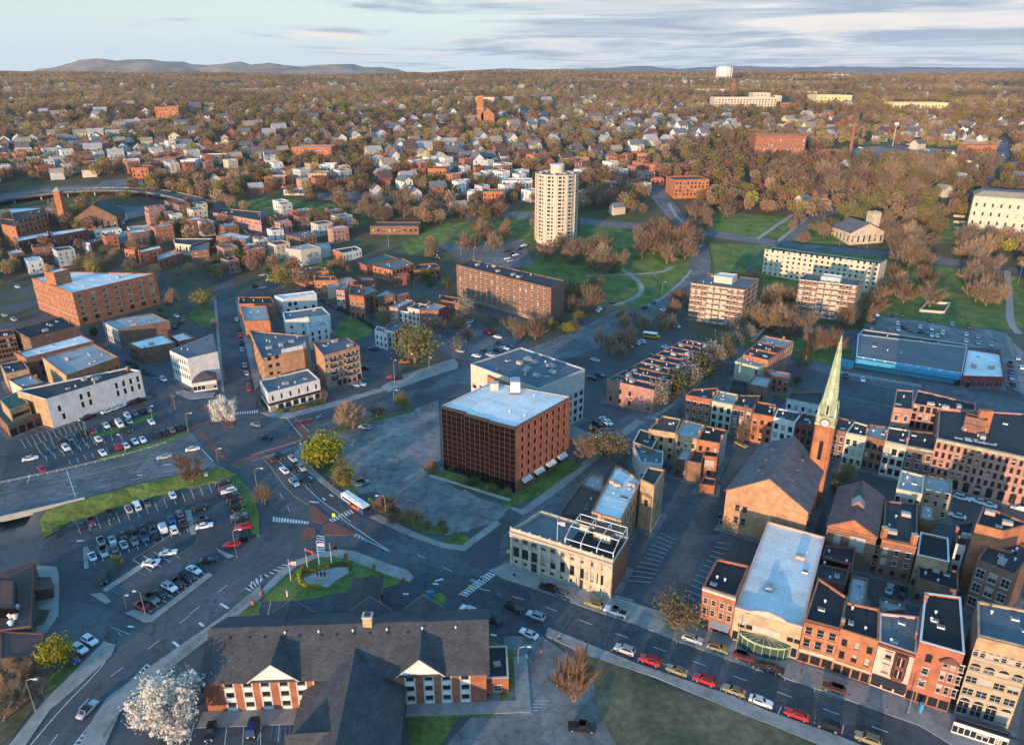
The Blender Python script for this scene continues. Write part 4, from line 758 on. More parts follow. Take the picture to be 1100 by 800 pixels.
# --- back street terrace right of centre ---
for lab, rf, h_, wl, tp, wn, cn in (
 ('red brick terrace house with dark roof beside the white one', 'k1 368,348 585,386 650,283 425,300', 11, 'brick_bright','roof_dark', WH(4,3), None),
 ('white Italianate terrace house with pale roof and bracketed eaves', 'k1 590,395 765,430 812,345 642,312', 11.3,'paint_green','roof_silver', DK(3,3,1.3,2.1), 'paint_cream'),
 ('brown brick terrace house with white window trim and bushes below', 'k1 767,430 930,466 1000,350 815,348', 11,'brick_brown','roof_dark', WH(3,3,1.2,2), None),
 ('orange brick terrace house behind the church roof', 'k1 930,500 1110,535 1130,430 960,400', 11,'brick_orange','roof_black', DK(3,3), None),
 ('white painted terrace house left of the clock tower', 'L 45,150 133,172 165,132 62,112', 11.5,'paint_white','roof_dark', DK(3,3,1.3,2), None),
 ('dark red terrace house just left of the clock tower', 'L 135,172 215,190 235,150 167,135', 11,'brick_dark','roof_dark', DK(3,3,1.2,2), None),
 ('dark brick terrace house just right of the clock tower', 'L 295,200 350,212 385,165 320,150', 11.5,'brick_brown','roof_dark', WH(2,3), None),
 ('cream terrace house right of the clock tower', 'L 350,214 436,232 445,185 385,168', 12,'paint_cream','roof_dark', WH(3,3,1.3,2), 'paint_cream'),
 ('brown terrace house with light blue roof', 'L 437,228 516,247 525,190 445,178', 12,'brick_brown','roof_silver', DK(3,3,1.2,2), None),
 ('cream Italianate terrace house with three tall windows', 'L 515,250 606,270 620,205 527,190', 12.3,'paint_cream','roof_dark', DK(3,3,1.4,2.2), 'trim_stone'),
 ('brick terrace house with arched lintels adjoining the mill', 'L 606,268 725,290 728,215 620,205', 12,'brick_brown','roof_dark', WH(3,3,1.3,2), 'copper')):
    bld(lab, rf, h=h_, wall=wl, top=tp, win={0:wn}, corn=(0,) if cn else None, cornm=cn, units='ch', cat='house', name='row_house')
r = bld('long pink brick mill with five rows of arched windows and roof lettering', 'l2 365,712 p 1135,498 l2 1370,520 l2 385,462', h=16.5, wall='brick_pink', top='roof_dark', win={0:[(.8,10,1.7,2.4,'archd')]+[(4.6+2.9*i,17,.95,1.4,'archd') for i in range(4)], 3:DK(3,4)}, corn=(0,), cornm='copper', units='hvvhuvuuvvh', name='mill')
MILL = r
bld('tall brick stair block with dark sunken roof at the mill', 'l2 0,452 160,470 167,312 25,300', h=17, wall='brick_pink', top='roof_dark', win={0:WH(2,4)}, units='s', name='stair_block')
bld('brick mill wing round a narrow court with black windows', 'l2 165,420 382,455 690,480 690,420 200,305', h=17, wall='brick_pink', top='roof_black', win={0:[(2.4+3*i,4,1.3,2.2,'dark') for i in range(5)]}, units='uuuhv', name='mill_wing')
w, hh = ftop(MILL)
q = [P(p, hh+4) for p in px('l2 580,530 690,548 745,570 760,470 690,470')][:4]
a, b = P(px('l2 575,650')[0], hh-.6), P(px('l2 755,690')[0], hh-.6); dx, dy = b[0]-a[0], b[1]-a[1]
bld(None, None, world=([a, b, (b[0]-dy*.5, b[1]+dx*.5), (a[0]-dy*.5, a[1]+dx*.5)], hh+4.5), parent=MILL, part='bulkhead', wall='brick_brown', top='roof_brown', zb=hh-.7)
cb = MB(); c_ = mid(b, (b[0]-dy*.5, b[1]+dx*.5)); cb.obox((c_[0]-2.2, c_[1]+.8), (c_[0]+1.4, c_[1]), 0, 1.6, hh-.6, hh+7, 'brick_orange'); cb.build('chimney', MILL)
# --- blocks behind the churches ---
bld('row of low white and brick backs behind the terrace', 'k2 670,612 965,672 975,560 700,558', h=5, wall='brick_brown', walls={0:'paint_white'}, top='roof_dark', win={0:DK(5,1)}, name='rear_building')
bld('yellow green corner house with cornice and white bay', 'k2 236,298 440,352 512,300 305,250', base=(0, 'k2 222,445'), wall='paint_green', top='roof_silver', corn=(0,), cornm='paint_yellow', win={0:[(4.2,1,1.4,2.2,'white',(8,11)),(1,1,2,2.4,'white',(.3,3))]}, units='v', cat='house', name='town_house')
row(['brick row house with black roof, nearest of the three to the yellow green corner house','brick row house with black roof, middle of the three behind the corner house','brick row house with pale roof and light end wall facing the park'], 'k2 515,292 730,130 482,82 302,240', h=9.5, walls=('brick_orange','brick_red','brick_pink'), tops=('roof_dark','roof_dark','roof_silver'), win={0:[(1+2.9*i,4,1.0,1.7,'stone') for i in range(3)]}, units='hhvc', cat='house', name='row_house', group='row houses behind the corner house')
bld('brick house with blue roof and paired windows behind the corner house', 'k2 345,490 505,522 545,440 410,410', h=7, wall='brick_brown', top='roof_silver', win={0:DK(2,1,1.4,2.4)}, cat='house', name='town_house')
bld('brick rear house with pale roof and two arched windows', 'k2 545,420 695,442 700,400 490,365', h=7, wall='brick_red', top='roof_silver', win={0:DK(3,2)}, cat='house', name='town_house')
bld('low black roofed shed beside the yellow green house', 'k2 190,510 330,545 340,480 215,455', h=3.2, wall='paint_brown', top='roof_black', name='shed')
bld('tan brick town house with brown roof seen from behind', 'k3 133,322 360,357 405,237 250,207', h=11, wall='brick_tan', top='roof_brown', win={0:DK(3,3)}, units='hc', cat='house', name='town_house')
bld('tan brick town house with pale blue roof seen from behind', 'k3 362,370 543,405 612,290 430,245', h=11, wall='brick_tan', top='roof_silver', win={0:WH(3,3)}, units='c', cat='house', name='town_house')
bld('orange brick town house with black roof and grey blank gable', 'k3 545,410 732,442 800,330 615,290', base=(1,'k3 690,690'), wall='brick_orange', walls={1:'concrete'}, top='roof_black', win={0:DK(3,3)}, units='hc', cat='house', name='town_house')
bld('rear extension with pale blue roof behind the tan houses', 'k3 357,575 465,590 527,482 420,465', h=6.5, wall='paint_brown', top='roof_silver', win={0:DK(2,1)}, name='rear_extension')
bld('brown brick rear extension with grey roof', 'k3 465,592 578,612 600,510 528,490', h=7, wall='brick_brown', top='roof_dark', name='rear_extension')
bld('bright red rear extension with big white window', 'k3 590,545 712,560 735,500 610,500', h=7.5, wall='brick_bright', top='roof_black', win={0:[(3.8,1,2.8,2,'white'),(.5,1,1.4,2.2,'white')]}, name='rear_extension')
bld('low building with blue roof behind the rooftop bank', 'k3 60,600 250,620 255,510 0,450', h=7, wall='paint_grey', top='roof_blue', win={0:DK(3,1)}, units='hv', name='rear_building')
bld('brick annex with dark roof and pale parapet next to bare trees', 'k3 0,430 160,490 225,370 60,320', h=8, wall='brick_brown', top='roof_dark', cop='paint_cream', units='hs', name='annex')
bld('garage with orange lit doors at the yard end', 'k3 560,785 690,800 700,740 600,720', h=3, wall='brick_red', top='roof_dark', name='garage')
# --- right hand yards ---
bld('building with light grey roof, left of the roof pair below the mill', 'l3 25,508 243,556 255,400 65,350', h=12, wall='paint_beige', top='roof_silver', win={0:DK(4,3)}, units='vh')
bld('tan building with light grey roof, right of the roof pair below the mill', 'l3 247,542 490,592 495,440 257,392', base=(1,'l3 440,790'), wall='brick_tan', top='roof_silver', win={0:[(1.2+3*i,3,1.1,1.8,'white') for i in range(3)]}, units='hv')
bld('narrow brick wing with pale roof in the deep yard', 'l4 220,128 345,158 342,15 237,0', h=10, wall='brick_brown', top='roof_silver', units='v', name='rear_wing')
bld('brick building with dark blue roof right of the hall', 'l4 198,437 470,500 460,297 227,247', h=10, wall='brick_tan', top='roof_black', win={0:DK(5,2)}, units='', cop='metal_light')
bld('low black roofed building in the yard below the blue roof', 'l4 200,640 545,742 545,575 212,500', h=7, wall='brick_brown', top='roof_black', units='uhv', win={0:DK(5,1)}, name='rear_building')
bld('narrow building with white end wall and two black windows', 'l4 528,342 612,360 690,160 530,180', h=11, wall='brick_dark', walls={0:'paint_white'}, top='roof_black', win={0:[(3+3.2*i,1,1.1,1.8,'dark') for i in range(2)]}, units='uhc')
bld('tall brick building with dark roof at the right edge, old windows in front', 'l4 705,480 1025,608 1180,420 900,200', h=14, wall='brick_brown', walls={3:'brick_red'}, top='roof_dark', win={0:[(1.5+4*i,3,1.7,2.4,'white') for i in range(3)]}, units='huvv')
bld('high orange lit brick block rising at the right edge', 'l4 695,180 932,240 1150,180 760,20', h=19, wall='brick_orange', walls={3:'brick_red'}, top='roof_black', win={0:[(12.5,1,1.2,1.8,'dark',(8,10.5))]}, units='huu')
# --- main street front row ---
r = bld('small two front shop, tan gable left and bright red brick right', 'O 845,118 985,162 1040,30 905,0', base=(0, 'O 825,288'), wall='brick_bright', top='roof_black', win={0:[(.5,3,2.0,2.4,'shopd'),(4.3,4,1.0,1.7,'arch'),(7.3,4,1.0,1.5,'arch')]}, corn=(0,), cornm='paint_cream', units='hv', name='shop_building')
w, hh = ftop(r); aw = MB(); a, b = mid(w[0],w[1],.35), mid(w[0],w[1],.95); L_ = math.dist(a,b); n_ = ((b[1]-a[1])/L_, -(b[0]-a[0])/L_); aw.hexa([(a[0],a[1],2.9),(b[0],b[1],2.9),(b[0]+n_[0]*1.4,b[1]+n_[1]*1.4,2.3),(a[0]+n_[0]*1.4,a[1]+n_[1]*1.4,2.3),(a[0],a[1],3.3),(b[0],b[1],3.3),(b[0]+n_[0]*1.4,b[1]+n_[1]*1.4,2.4),(a[0]+n_[0]*1.4,a[1]+n_[1]*1.4,2.4)], 'metal_grey'); aw.build('awning', r)
wb = MB(); wb.obox(mid(w[0],w[1],.0), mid(w[0],w[1],.33), -.12, -.005, 4.0, hh-.9, 'brick_tan')
r = bld('old theatre with broad white roof, curved parapet and green glass entrance', 'p 789.5,653 862,674 886,576.7 825,560', base=(0, 'O 962,342'), wall='stone_tan', top='roof_white', par=.5, win={0:[(.4,9,2.2,2.6,'shop'),(4.4,2,1.5,1.2,'dark',(1,4.5)),(4.4,2,1.5,1.2,'dark',(11.5,14.5))]}, units='uuhv', name='theatre', cop='paint_pink')
w, hh = ftop(r); gb = MB(); u0, u1 = w[0], w[1]; L_ = math.dist(u0,u1); uu = ((u1[0]-u0[0])/L_, (u1[1]-u0[1])/L_); nn = (uu[1], -uu[0])
prof = [(0,.2),(.22,.25),(.32,.9),(.5,1.5),(.68,.9),(.78,.25),(1,.2)]
for (t0,z0),(t1,z1) in zip(prof, prof[1:]):
    a, b = mid(u0,u1,t0), mid(u0,u1,t1); q = lambda p,d,z: (p[0]-nn[0]*d, p[1]-nn[1]*d, z)
    gb.hexa([q(a,-.08,hh+.122),q(b,-.08,hh+.122),q(b,.45,hh+.122),q(a,.45,hh+.122),q(a,-.08,hh+.1+z0),q(b,-.08,hh+.1+z1),q(b,.45,hh+.1+z1),q(a,.45,hh+.1+z0)], 'paint_pink')
gb.build('curved_parapet', r)
gb = MB(); cen = mid(u0,u1,.5)
for i in range(10):
    a0, a1 = math.pi*i/10, math.pi*(i+1)/10; q = lambda a, z: (cen[0]+uu[0]*math.cos(a)*5.5+nn[0]*math.sin(a)*2.6, cen[1]+uu[1]*math.cos(a)*5.5+nn[1]*math.sin(a)*2.6, z)
    gb.face([q(a0,3.0),q(a1,3.0),q(a1,3.5),q(a0,3.5)], 'copper'); gb.face([q(a0,.15),q(a1,.15),q(a1,3.0),q(a0,3.0)], 'glass_green'); gb.face([q(a0,3.5),q(a1,3.5),(*cen,4.1)], 'glass_green'); gb.tube([q(a0,.15),q(a0,3.5)], .08, 'copper', 5); gb.tube([q(a0,3.5),(*cen,4.12)], .07, 'copper', 4)
gb.build('glass_canopy', r)
sb = MB(); sb.obox(mid(u0,u1,.3), mid(u0,u1,.72), -.15, -.005, 4.6, 6.0, 'paint_pink'); sb.build('sign_band', r)
bld('orange brick Italianate building with paired white windows and cream shopfront', 'Q 175,257 325,297 358,165 232,80', base=(0, 'Q 145,434'), wall='brick_orange', top='roof_black', corn=(0,), cornm='brick_red', win={0:[(.5,3,2.3,2.2,'shopd'),(4.6,3,1.5,2.1,'brown'),(8.0,3,1.5,1.9,'brown')]}, band=[(3.0,(0,),'paint_cream'),(3.4,(0,),'paint_cream')], units='h', name='shop_building')
bld('orange tan brick building with red doors and dark roof', 'Q 326,297 487,347 490,212 342,180', base=(1, 'Q 447,532'), wall='brick_orange', top='roof_black', win={0:[(.3,4,1.5,2.3,'shopd'),(4.4,3,1.1,2.0,'dark'),(7.8,3,1.1,1.8,'dark')]}, band=[(3.0,(0,),'paint_cream')], units='vhc', name='shop_building')
r = bld('pale pink building with dark red bay window and black awning', 'Q 489,350 645,402 658,245 492,228', base=(1, 'Q 603,590'), wall='paint_pink', top='roof_grey', corn=(0,), cornm='brick_dark', win={0:[(.4,3,2.0,2.2,'shopd'),(4.6,1,1.3,2.2,'brown',(.8,3.6)),(8.2,1,1.3,1.9,'brown',(.8,3.6))]}, units='hhc', name='shop_building')
w, hh = ftop(r); a, b = mid(w[0],w[1],.48), mid(w[0],w[1],.86); bb = MB(); L_ = math.dist(a,b); u_ = ((b[0]-a[0])/L_,(b[1]-a[1])/L_); n_ = (u_[1],-u_[0])
q = lambda t, d, z: (a[0]+u_[0]*L_*t+n_[0]*d, a[1]+u_[1]*L_*t+n_[1]*d, z)
for z0, z1 in ((4.2,5.2),(7.2,8.2),(10.3,10.8)): bb.hexa([q(0,.01,z0),q(.2,1.1,z0),q(.8,1.1,z0),q(1,.01,z0),q(0,.01,z1),q(.2,1.1,z1),q(.8,1.1,z1),q(1,.01,z1)], 'brick_dark')
for z0, z1 in ((5.2,7.2),(8.2,10.3)):
    bb.hexa([q(.03,.01,z0),q(.22,1.0,z0),q(.78,1.0,z0),q(.97,.01,z0),q(.03,.01,z1),q(.22,1.0,z1),q(.78,1.0,z1),q(.97,.01,z1)], 'glass')
    for t, d in ((0.02,.05),(.21,1.05),(.5,1.05),(.79,1.05),(.98,.05)): bb.tube([q(t,d,z0),q(t,d,z1)], .11, 'brick_dark' if t != .5 else 'paint_cream', 4)
bb.build('bay_window', r)
aw = MB(); a, b = mid(w[0],w[1],.02), mid(w[0],w[1],.98); L_ = math.dist(a,b); n_ = ((b[1]-a[1])/L_, -(b[0]-a[0])/L_); e = lambda p,d,z: (p[0]+n_[0]*d,p[1]+n_[1]*d,z); aw.hexa([e(a,.01,3.2),e(b,.01,3.2),e(b,1.5,2.4),e(a,1.5,2.4),e(a,.01,3.5),e(b,.01,3.5),e(b,1.5,2.55),e(a,1.5,2.55)], 'metal_dark'); aw.build('awning', r)
r = bld('bright orange red brick building with tall black party wall', 'Q 660,347 850,402 832,162 682,142', base=(1, 'Q 777,650'), wall='brick_bright', top='roof_black', win={0:[(.4,4,1.7,2.3,'shopd'),(4.4,1,1.2,1.7,'white',(1.0,3.5)),(7.6,1,1.2,1.6,'white',(1.0,3.5)),(10.8,1,1.2,1.5,'archd',(1.0,3.5)),(4.2,3,.9,2.0,'white',(4.6,8.6)),(7.6,3,.9,2.0,'white',(4.6,8.6)),(10.8,3,.9,1.6,'white',(4.6,8.6))]}, units='chhv', cop='metal_light', name='shop_building')
w, hh = ftop(r); a, b = mid(w[0],w[1],.5), mid(w[0],w[1],.97); L_ = math.dist(a,b); n_ = ((b[1]-a[1])/L_, -(b[0]-a[0])/L_); aw = MB(); c_ = mid(a,b); aw.hexa([(a[0]+n_[0]*.9,a[1]+n_[1]*.9,12.5),(b[0]+n_[0]*.9,b[1]+n_[1]*.9,12.5),(b[0],b[1],12.5),(a[0],a[1],12.5),(c_[0]+n_[0]*.3-.6,c_[1]+n_[1]*.3,13.6),(c_[0]+n_[0]*.3+.6,c_[1]+n_[1]*.3,13.6),(c_[0]+.6,c_[1],13.6),(c_[0]-.6,c_[1],13.6)], 'roof_red'); aw.build('bay_roof', r)
r = bld('tan brick Romanesque building with big round arches at the right edge', 'Q 905,322 1150,383 1175,230 903,178', base=(0, 'Q 800,652'), wall='brick_yellow', walls={3:'brick_brown'}, top='roof_blue', win={0:[(.6,4,3.4,3.2,'arch'),(5.6,4,3.0,1.7,'stone'),(8.6,4,3.0,1.7,'stone'),(11.8,4,2.8,.9,'arch'),(15.2,8,1.4,1.2,'arch')]}, band=[(5.0,(0,),'trim_stone'),(11.2,(0,),'trim_stone'),(14.6,(0,),'trim_stone')], corn=(0,), cornm='brick_yellow', units='hs', name='romanesque_building')
r = bld('low white kiosk terrace with black roof on the pavement', 'Q 805,685 1040,760 1045,735 815,665', h=3, wall='paint_white', top='roof_black', win={0:[(.5,9,1.0,1.6,'dark')]}, par=.1, cop='metal_dark', name='pavement_pavilion', cat='pavilion')
for lab, rf, h_, wl, tp in (('light blue roofed rear wing behind the orange tan building','Q 350,187 430,203 442,85 372,70',7,'brick_brown','roof_silver'), ('blue roofed rear wing behind the pink building','Q 490,225 600,215 592,190 492,162',7,'brick_brown','roof_silver'), ('black roofed rear hall behind the orange brick building','L 235,770 375,800 390,700 265,690',8,'brick_dark','roof_black'), ('dark rear wing with pale coping behind the theatre','Q 222,80 345,112 370,20 245,-10',8,'brick_dark','roof_dark')):
    bld(lab, rf, h=h_, wall=wl, top=tp, units='hv', name='rear_wing')
# ---------------- bronze glass tower ----------------
def glass_tower():
    F_ = px('K 57,190')[0]; hb = hz(px('K 55,470')[0], F_); pts = [P(p, hb) for p in px('J 795,108 J 905,140 J 898,130 J 1015,166 J 1008,155 K 57,190 K 287,65 p 527,411')]
    L0, R0, F0, K0, B0 = pts[0], pts[3], pts[5], pts[6], pts[7]
    # the front is three bays, each stepped 0.9 m forward of the last
    u = ((F0[0]-L0[0]), (F0[1]-L0[1])); l = math.hypot(*u); u = (u[0]/l, u[1]/l); n = (u[1], -u[0]); st = 1.0
    at = lambda t, d: (L0[0]+u[0]*l*t+n[0]*d, L0[1]+u[1]*l*t+n[1]*d)
    fp = [at(0,-st), at(.335,-st), at(.335,0), at(.665,0), at(.665,st*.5), at(1,st*.5), K0, B0]
    root = empty('office_tower', ((L0[0]+K0[0])/2, (L0[1]+K0[1])/2, 0)); tag(root, 'six storey office block with bronze glass grid front and white roof', 'office block')
    mb = MB(); cnt = BL.setdefault(root.name, [0, []]); FOOT.append([L0, F0, K0, B0])
    for i in range(8):
        A, B = fp[i], fp[(i+1)%8]
        if i == 5:
            L = math.dist(A, B); rows = []
            for f_ in range(6): rows += [(4.6+f_*3.05, 8, 1.2, 1.7, 'brownglass', (2.0, L-1.5))]
            holes = place_windows(root, A, B, 0, rows, hb, cnt)
            h2 = place_windows(root, A, B, 0, [(.9, 4, 3.4, 2.6, 'brownglass', (3, L-2))], hb, cnt); wall_panel(mb, A, B, -.3, hb, holes+h2, 'brick_red')
        elif i in (0, 2, 4): wall_panel(mb, A, B, -.3, hb, [], 'glass_brown')
        elif i in (1, 3): wall_panel(mb, A, B, -.3, hb, [], 'brick_dark')
        else: wall_panel(mb, A, B, -.3, hb, [], 'brick_red')
    mb.build('wall', root)
    for i in (0, 2, 4):
        A, B = fp[i], fp[i+1]; L = math.dist(A, B); g = MB()
        for k in range(6): p = mid(A, B, k/5); q = (p[0]+u[0]*.05, p[1]+u[1]*.05); g.obox((p[0]-u[0]*.05, p[1]-u[1]*.05), q, -.12, .0-.01, 0, hb-.02, 'mullion')
        for k in range(13): z = .8+k*(hb-1.4)/12; g.obox(A, B, -.09, -.012, z, z+.10, 'mullion')
        g.obox(A, B, -.2, -.013, hb-.7, hb-.01, 'metal_dark'); g.build('curtain_wall', root)
    inn = inset_poly([fp[0], fp[5], K0, B0], .35); rb = MB(); rb.face([(*p, hb-.25) for p in [fp[0],fp[1],fp[2],fp[3],fp[4],fp[5],K0,B0]], 'roof_white'); rb.build('roof', root)
    cp = MB()
    for i in range(8): cp.obox(fp[i], fp[(i+1)%8], -.08, .3, hb+.003, hb+.12, 'metal_light' if i > 5 else 'metal_dark')
    cp.build('coping', root)
    hv = MB(); c = P(px('kk 540,390')[0], hb); hv.box(c[0]-1.6,c[0]+1.6,c[1]-2,c[1]+2,hb+.4,hb+4,'metal_light'); hv.box(c[0]-1.4,c[0]+1.4,c[1]-1.8,c[1]+1.8,hb+4,hb+4.4,'metal_grey'); hv.box(c[0]-1.5,c[0]-1.3,c[1]-1.9,c[1]-1.7,hb-.24,hb+.4,'metal_dark'); hv.box(c[0]+1.3,c[0]+1.5,c[1]-1.9,c[1]-1.7,hb-.24,hb+.4,'metal_dark'); hv.build('cooling_plant', root)
    c = P(px('kk 395,370')[0], hb); hv = MB(); hv.box(c[0]-1.4,c[0]+1.4,c[1]-1.2,c[1]+1.2,hb-.2,hb+2.2,'paint_cream'); hv.build('bulkhead', root)
    for s in ('kk 605,560', 'kk 500,530', 'kk 670,425'): c = P(px(s)[0], hb); inst('roof_vent', unit_mesh('vent'), root, (c[0]-root.location[0], c[1]-root.location[1], hb-.25))
    A, B = F0, K0; L = math.dist(A, B); uu = ((B[0]-A[0])/L, (B[1]-A[1])/L); nn = (uu[1], -uu[0])
    for k in range(4):
        a = mid(A, B, .10+.225*k); b = mid(A, B, .10+.225*k+.15); q = lambda p, d, z: (p[0]+nn[0]*d, p[1]+nn[1]*d, z); aw = MB()
        aw.hexa([q(a,.01,3.3),q(b,.01,3.3),q(b,1.3,2.7),q(a,1.3,2.7),q(a,.01,3.9),q(b,.01,3.9),q(b,1.3,2.85),q(a,1.3,2.85)], 'paint_white'); aw.build('awning', root)
    gw = MB(); base = [(p[0]+n[0]*5.0, p[1]+n[1]*5.0) for p in (at(-.05,0), at(1.03,0))]; gw.obox(base[0], base[1], 0, .4, 0, .8, 'kerbstone')
    w_ = gw.build('planter_wall'); tag(w_, 'low pale retaining wall along the shrub bed of the glass office block', 'wall')
    sheet('lawn', [base[0], base[1], at(1.03,0), at(-.05,0)], 'grass', .3)
    e0 = (F0[0]+nn[0]*.2, F0[1]+nn[1]*.2); e1 = (K0[0]+nn[0]*.2, K0[1]+nn[1]*.2); sheet('lawn', [e0, (e0[0]+nn[0]*6, e0[1]+nn[1]*6), (e1[0]+nn[0]*6, e1[1]+nn[1]*6), e1], 'grass', .2)
    return at, n
TW_AT, TW_N = glass_tower()
# ---------------- round apartment tower ----------------
def round_tower():
    b = G((598, 264)); zt = hz((598, 264), (598, 188)); zb = T(*b); R = 24.0*math.hypot(b[1], 120-zb)/F*1.0
    R = 23.2*(b[1]*cT+(H-zt)*sT)/F; root = empty('round_tower', (b[0], b[1]+R*.9, zb)); b = (b[0], b[1]+R*.9)
    tag(root, 'tall cream round apartment tower with rings of small windows', 'apartment tower'); n = 36; hh = zt; nf = 18; fh = (hh-zb-3)/nf; mb = MB(); cnt = BL.setdefault(root.name, [0, []]); wm = {}
    poly = [(b[0]+R*math.cos(2*math.pi*i/n), b[1]+R*math.sin(2*math.pi*i/n)) for i in range(n)]
    for i in range(n):
        A, B = poly[i], poly[(i+1)%n]; a = 2*math.pi*(i+.5)/n; vis = math.sin(a) < .25; kind = i % 3
        if vis and kind != 2:
            holes = place_windows(root, A, B, zb, [(3+fh*f_, 1, 2.2 if kind == 0 else 1.2, 1.35, 'dark') for f_ in range(nf)], hh, cnt); wall_panel(mb, A, B, zb-4, hh, holes, 'paint_cream', .5)
        else: wall_panel(mb, A, B, zb-4, hh, [], 'paint_cream')
    mb.build('wall', root)
    rb = MB(); rb.face([(*p, hh-.5) for p in poly], 'roof_grey'); rb.build('roof', root)
    pn = MB()
    for i in range(n):
        if i % 3 == 2: a = 2*math.pi*(i+.5)/n; c, s = math.cos(a), math.sin(a); p = (b[0]+R*c, b[1]+R*s); pn.obox((p[0]+s*.5, p[1]-c*.5), (p[0]-s*.5, p[1]+c*.5), -.5, -.02, zb, hh-.1, 'paint_cream')
    pn.build('rib', root)
    ph = MB(); ph.cyl(b[0], b[1], hh-.5, hh+5, R*.33, R*.33, 'paint_cream', 20); ph.cyl(b[0], b[1], hh+5, hh+5.4, R*.36, R*.36, 'metal_light', 20); ph.build('penthouse', root)
    for k in range(7): a = rng.uniform(0, 6.28); r = R*rng.uniform(.5,.85); inst('roof_unit', unit_mesh('unit'), root, (r*math.cos(a), r*math.sin(a), hh-.5-zb), a)
    FOOT.append(poly[::6])
round_tower()
# ---------------- brick church with the clock spire ----------------
def clock_church():
    A, B = G(px('K 935,622')[0]), G(px('L 178,700')[0]); ze = hz(px('K 935,622')[0], px('K 945,455')[0]); zr = ze + 7.5
    B = P(px('L 190,548')[0], ze); D = P(px('p 818,478')[0], ze); C = P(px('L 250,372')[0], ze); A = P(px('K 945,456')[0], ze)
    ra = P((827.6, 514), zr); ra = mid(A, B); rb_ = mid(D, C)
    d = ray(827.6, 514); t = (ra[0]*d[0]+ra[1]*d[1])/(d[0]**2+d[1]**2); zr = H + d[2]*t
    root = empty('church', (*mid(A, C), 0)); tag(root, 'brick church with grey slate roof and tall green copper clock spire', 'church'); w = [A, B, C, D]; FOOT.append(w); cnt = BL.setdefault(root.name, [0, []])
    mb = MB(); L = math.dist(A, B)
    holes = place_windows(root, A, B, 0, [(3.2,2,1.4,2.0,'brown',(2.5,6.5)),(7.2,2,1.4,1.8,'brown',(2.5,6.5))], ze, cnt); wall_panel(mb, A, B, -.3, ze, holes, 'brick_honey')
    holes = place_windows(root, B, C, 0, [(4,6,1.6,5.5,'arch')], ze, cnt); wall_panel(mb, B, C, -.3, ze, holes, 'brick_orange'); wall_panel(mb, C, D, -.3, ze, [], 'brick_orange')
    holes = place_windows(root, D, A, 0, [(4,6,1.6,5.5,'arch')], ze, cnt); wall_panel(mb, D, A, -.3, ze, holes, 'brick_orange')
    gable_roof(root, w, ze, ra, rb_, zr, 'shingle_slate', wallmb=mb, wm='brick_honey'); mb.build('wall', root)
    for s in (0, 1):
        e0, e1 = (A, D) if s == 0 else (B, C)
        for k in range(3):
            t = .25+.24*k; e = mid(e0, e1, t); r = mid(ra, rb_, t); p = mid(e, r, .62); z = ze+(zr-ze)*.62+.22; dx, dy = (e[0]-r[0]), (e[1]-r[1]); l = math.hypot(dx, dy); o = (dx/l, dy/l); u = (-o[1], o[0]); m = MB()
            q = lambda a, b, z_: (p[0]+u[0]*a+o[0]*b, p[1]+u[1]*a+o[1]*b, z_)
            m.face([q(-.7,.9,z-.7),q(.7,.9,z-.7),q(0,.9,z+.35)], 'paint_cream'); m.face([q(-.7,.9,z-.7),q(0,.9,z+.35),q(0,-.5,z+.35)], 'roof_brown'); m.face([q(.7,.9,z-.7),q(0,-.5,z+.35),q(0,.9,z+.35)], 'roof_brown'); m.build('dormer', root)
    # tower
    zt = 27.0; c = (P((886, 457), zt)[0], P((886, 457), zt)[1]); u = ((B[0]-A[0])/L, (B[1]-A[1])/L); v = (-u[1], u[0])
    hw = 2.15; c = (c[0]+v[0]*hw, c[1]+v[1]*hw)
    sq = lambda r: [(c[0]+u[0]*a*r+v[0]*b*r, c[1]+u[1]*a*r+v[1]*b*r) for a, b in ((-1,-1),(1,-1),(1,1),(-1,1))]
    d = ray(903.5, 360); t = (c[0]*d[0]+c[1]*d[1])/(d[0]**2+d[1]**2); zap = H + d[2]*t
    m = MB(); m.prism(sq(hw+.5), -.3, 12, 'brick_orange'); m.prism(sq(hw), 12.001, zt, 'brick_orange')
    for a, b in ((-1,-1),(1,-1),(1,1),(-1,1)):
        p = (c[0]+(u[0]*a+v[0]*b)*hw, c[1]+(u[1]*a+v[1]*b)*hw); m.tube([(*p,12.001),(*p,zt-.01)], .4, 'brick_orange', 4)
    m.build('tower', root)
    for f_ in range(4):
        A2, B2 = sq(hw)[f_], sq(hw)[(f_+1)%4]; me = window_mesh(1.1, 5.5, 'archd', 0); p = mid(A2, B2); o_ = root.location; nx = ((B2[1]-A2[1])/(2*hw)*.17, -(B2[0]-A2[0])/(2*hw)*.17); inst('louvre_window', me, root, (p[0]+nx[0]-o_[0], p[1]+nx[1]-o_[1], zt-11), math.atan2(B2[1]-A2[1], B2[0]-A2[0]))
    m = MB(); m.prism(sq(hw+.55), zt+.001, zt+.7, 'copper'); m.prism(sq(hw+.25), zt+.701, zt+2.6, 'copper'); m.prism(sq(hw+.6), zt+2.601, zt+3.0, 'copper')
    for a, b in ((-1,-1),(1,-1),(1,1),(-1,1)):
        p = (c[0]+(u[0]*a+v[0]*b)*hw, c[1]+(u[1]*a+v[1]*b)*hw); m.tube([(*p,zt+3.001),(*p,zt+4.6),(*p,zt+6.8)], [.4,.4,.05], 'copper_pale', 6)
    m.build('belfry', root)
    n = 8; s1 = MB(); z0 = zt+3.0; ang0 = math.atan2(u[1], u[0]) + math.pi/8
    prof = [(z0, hw*1.0), (z0+8, hw*.78), (z0+8.4, hw*.86), (z0+8.9, hw*.72), (zap-3, .35), (zap-2.4,.55), (zap-1.8,.28), (zap, .08)]
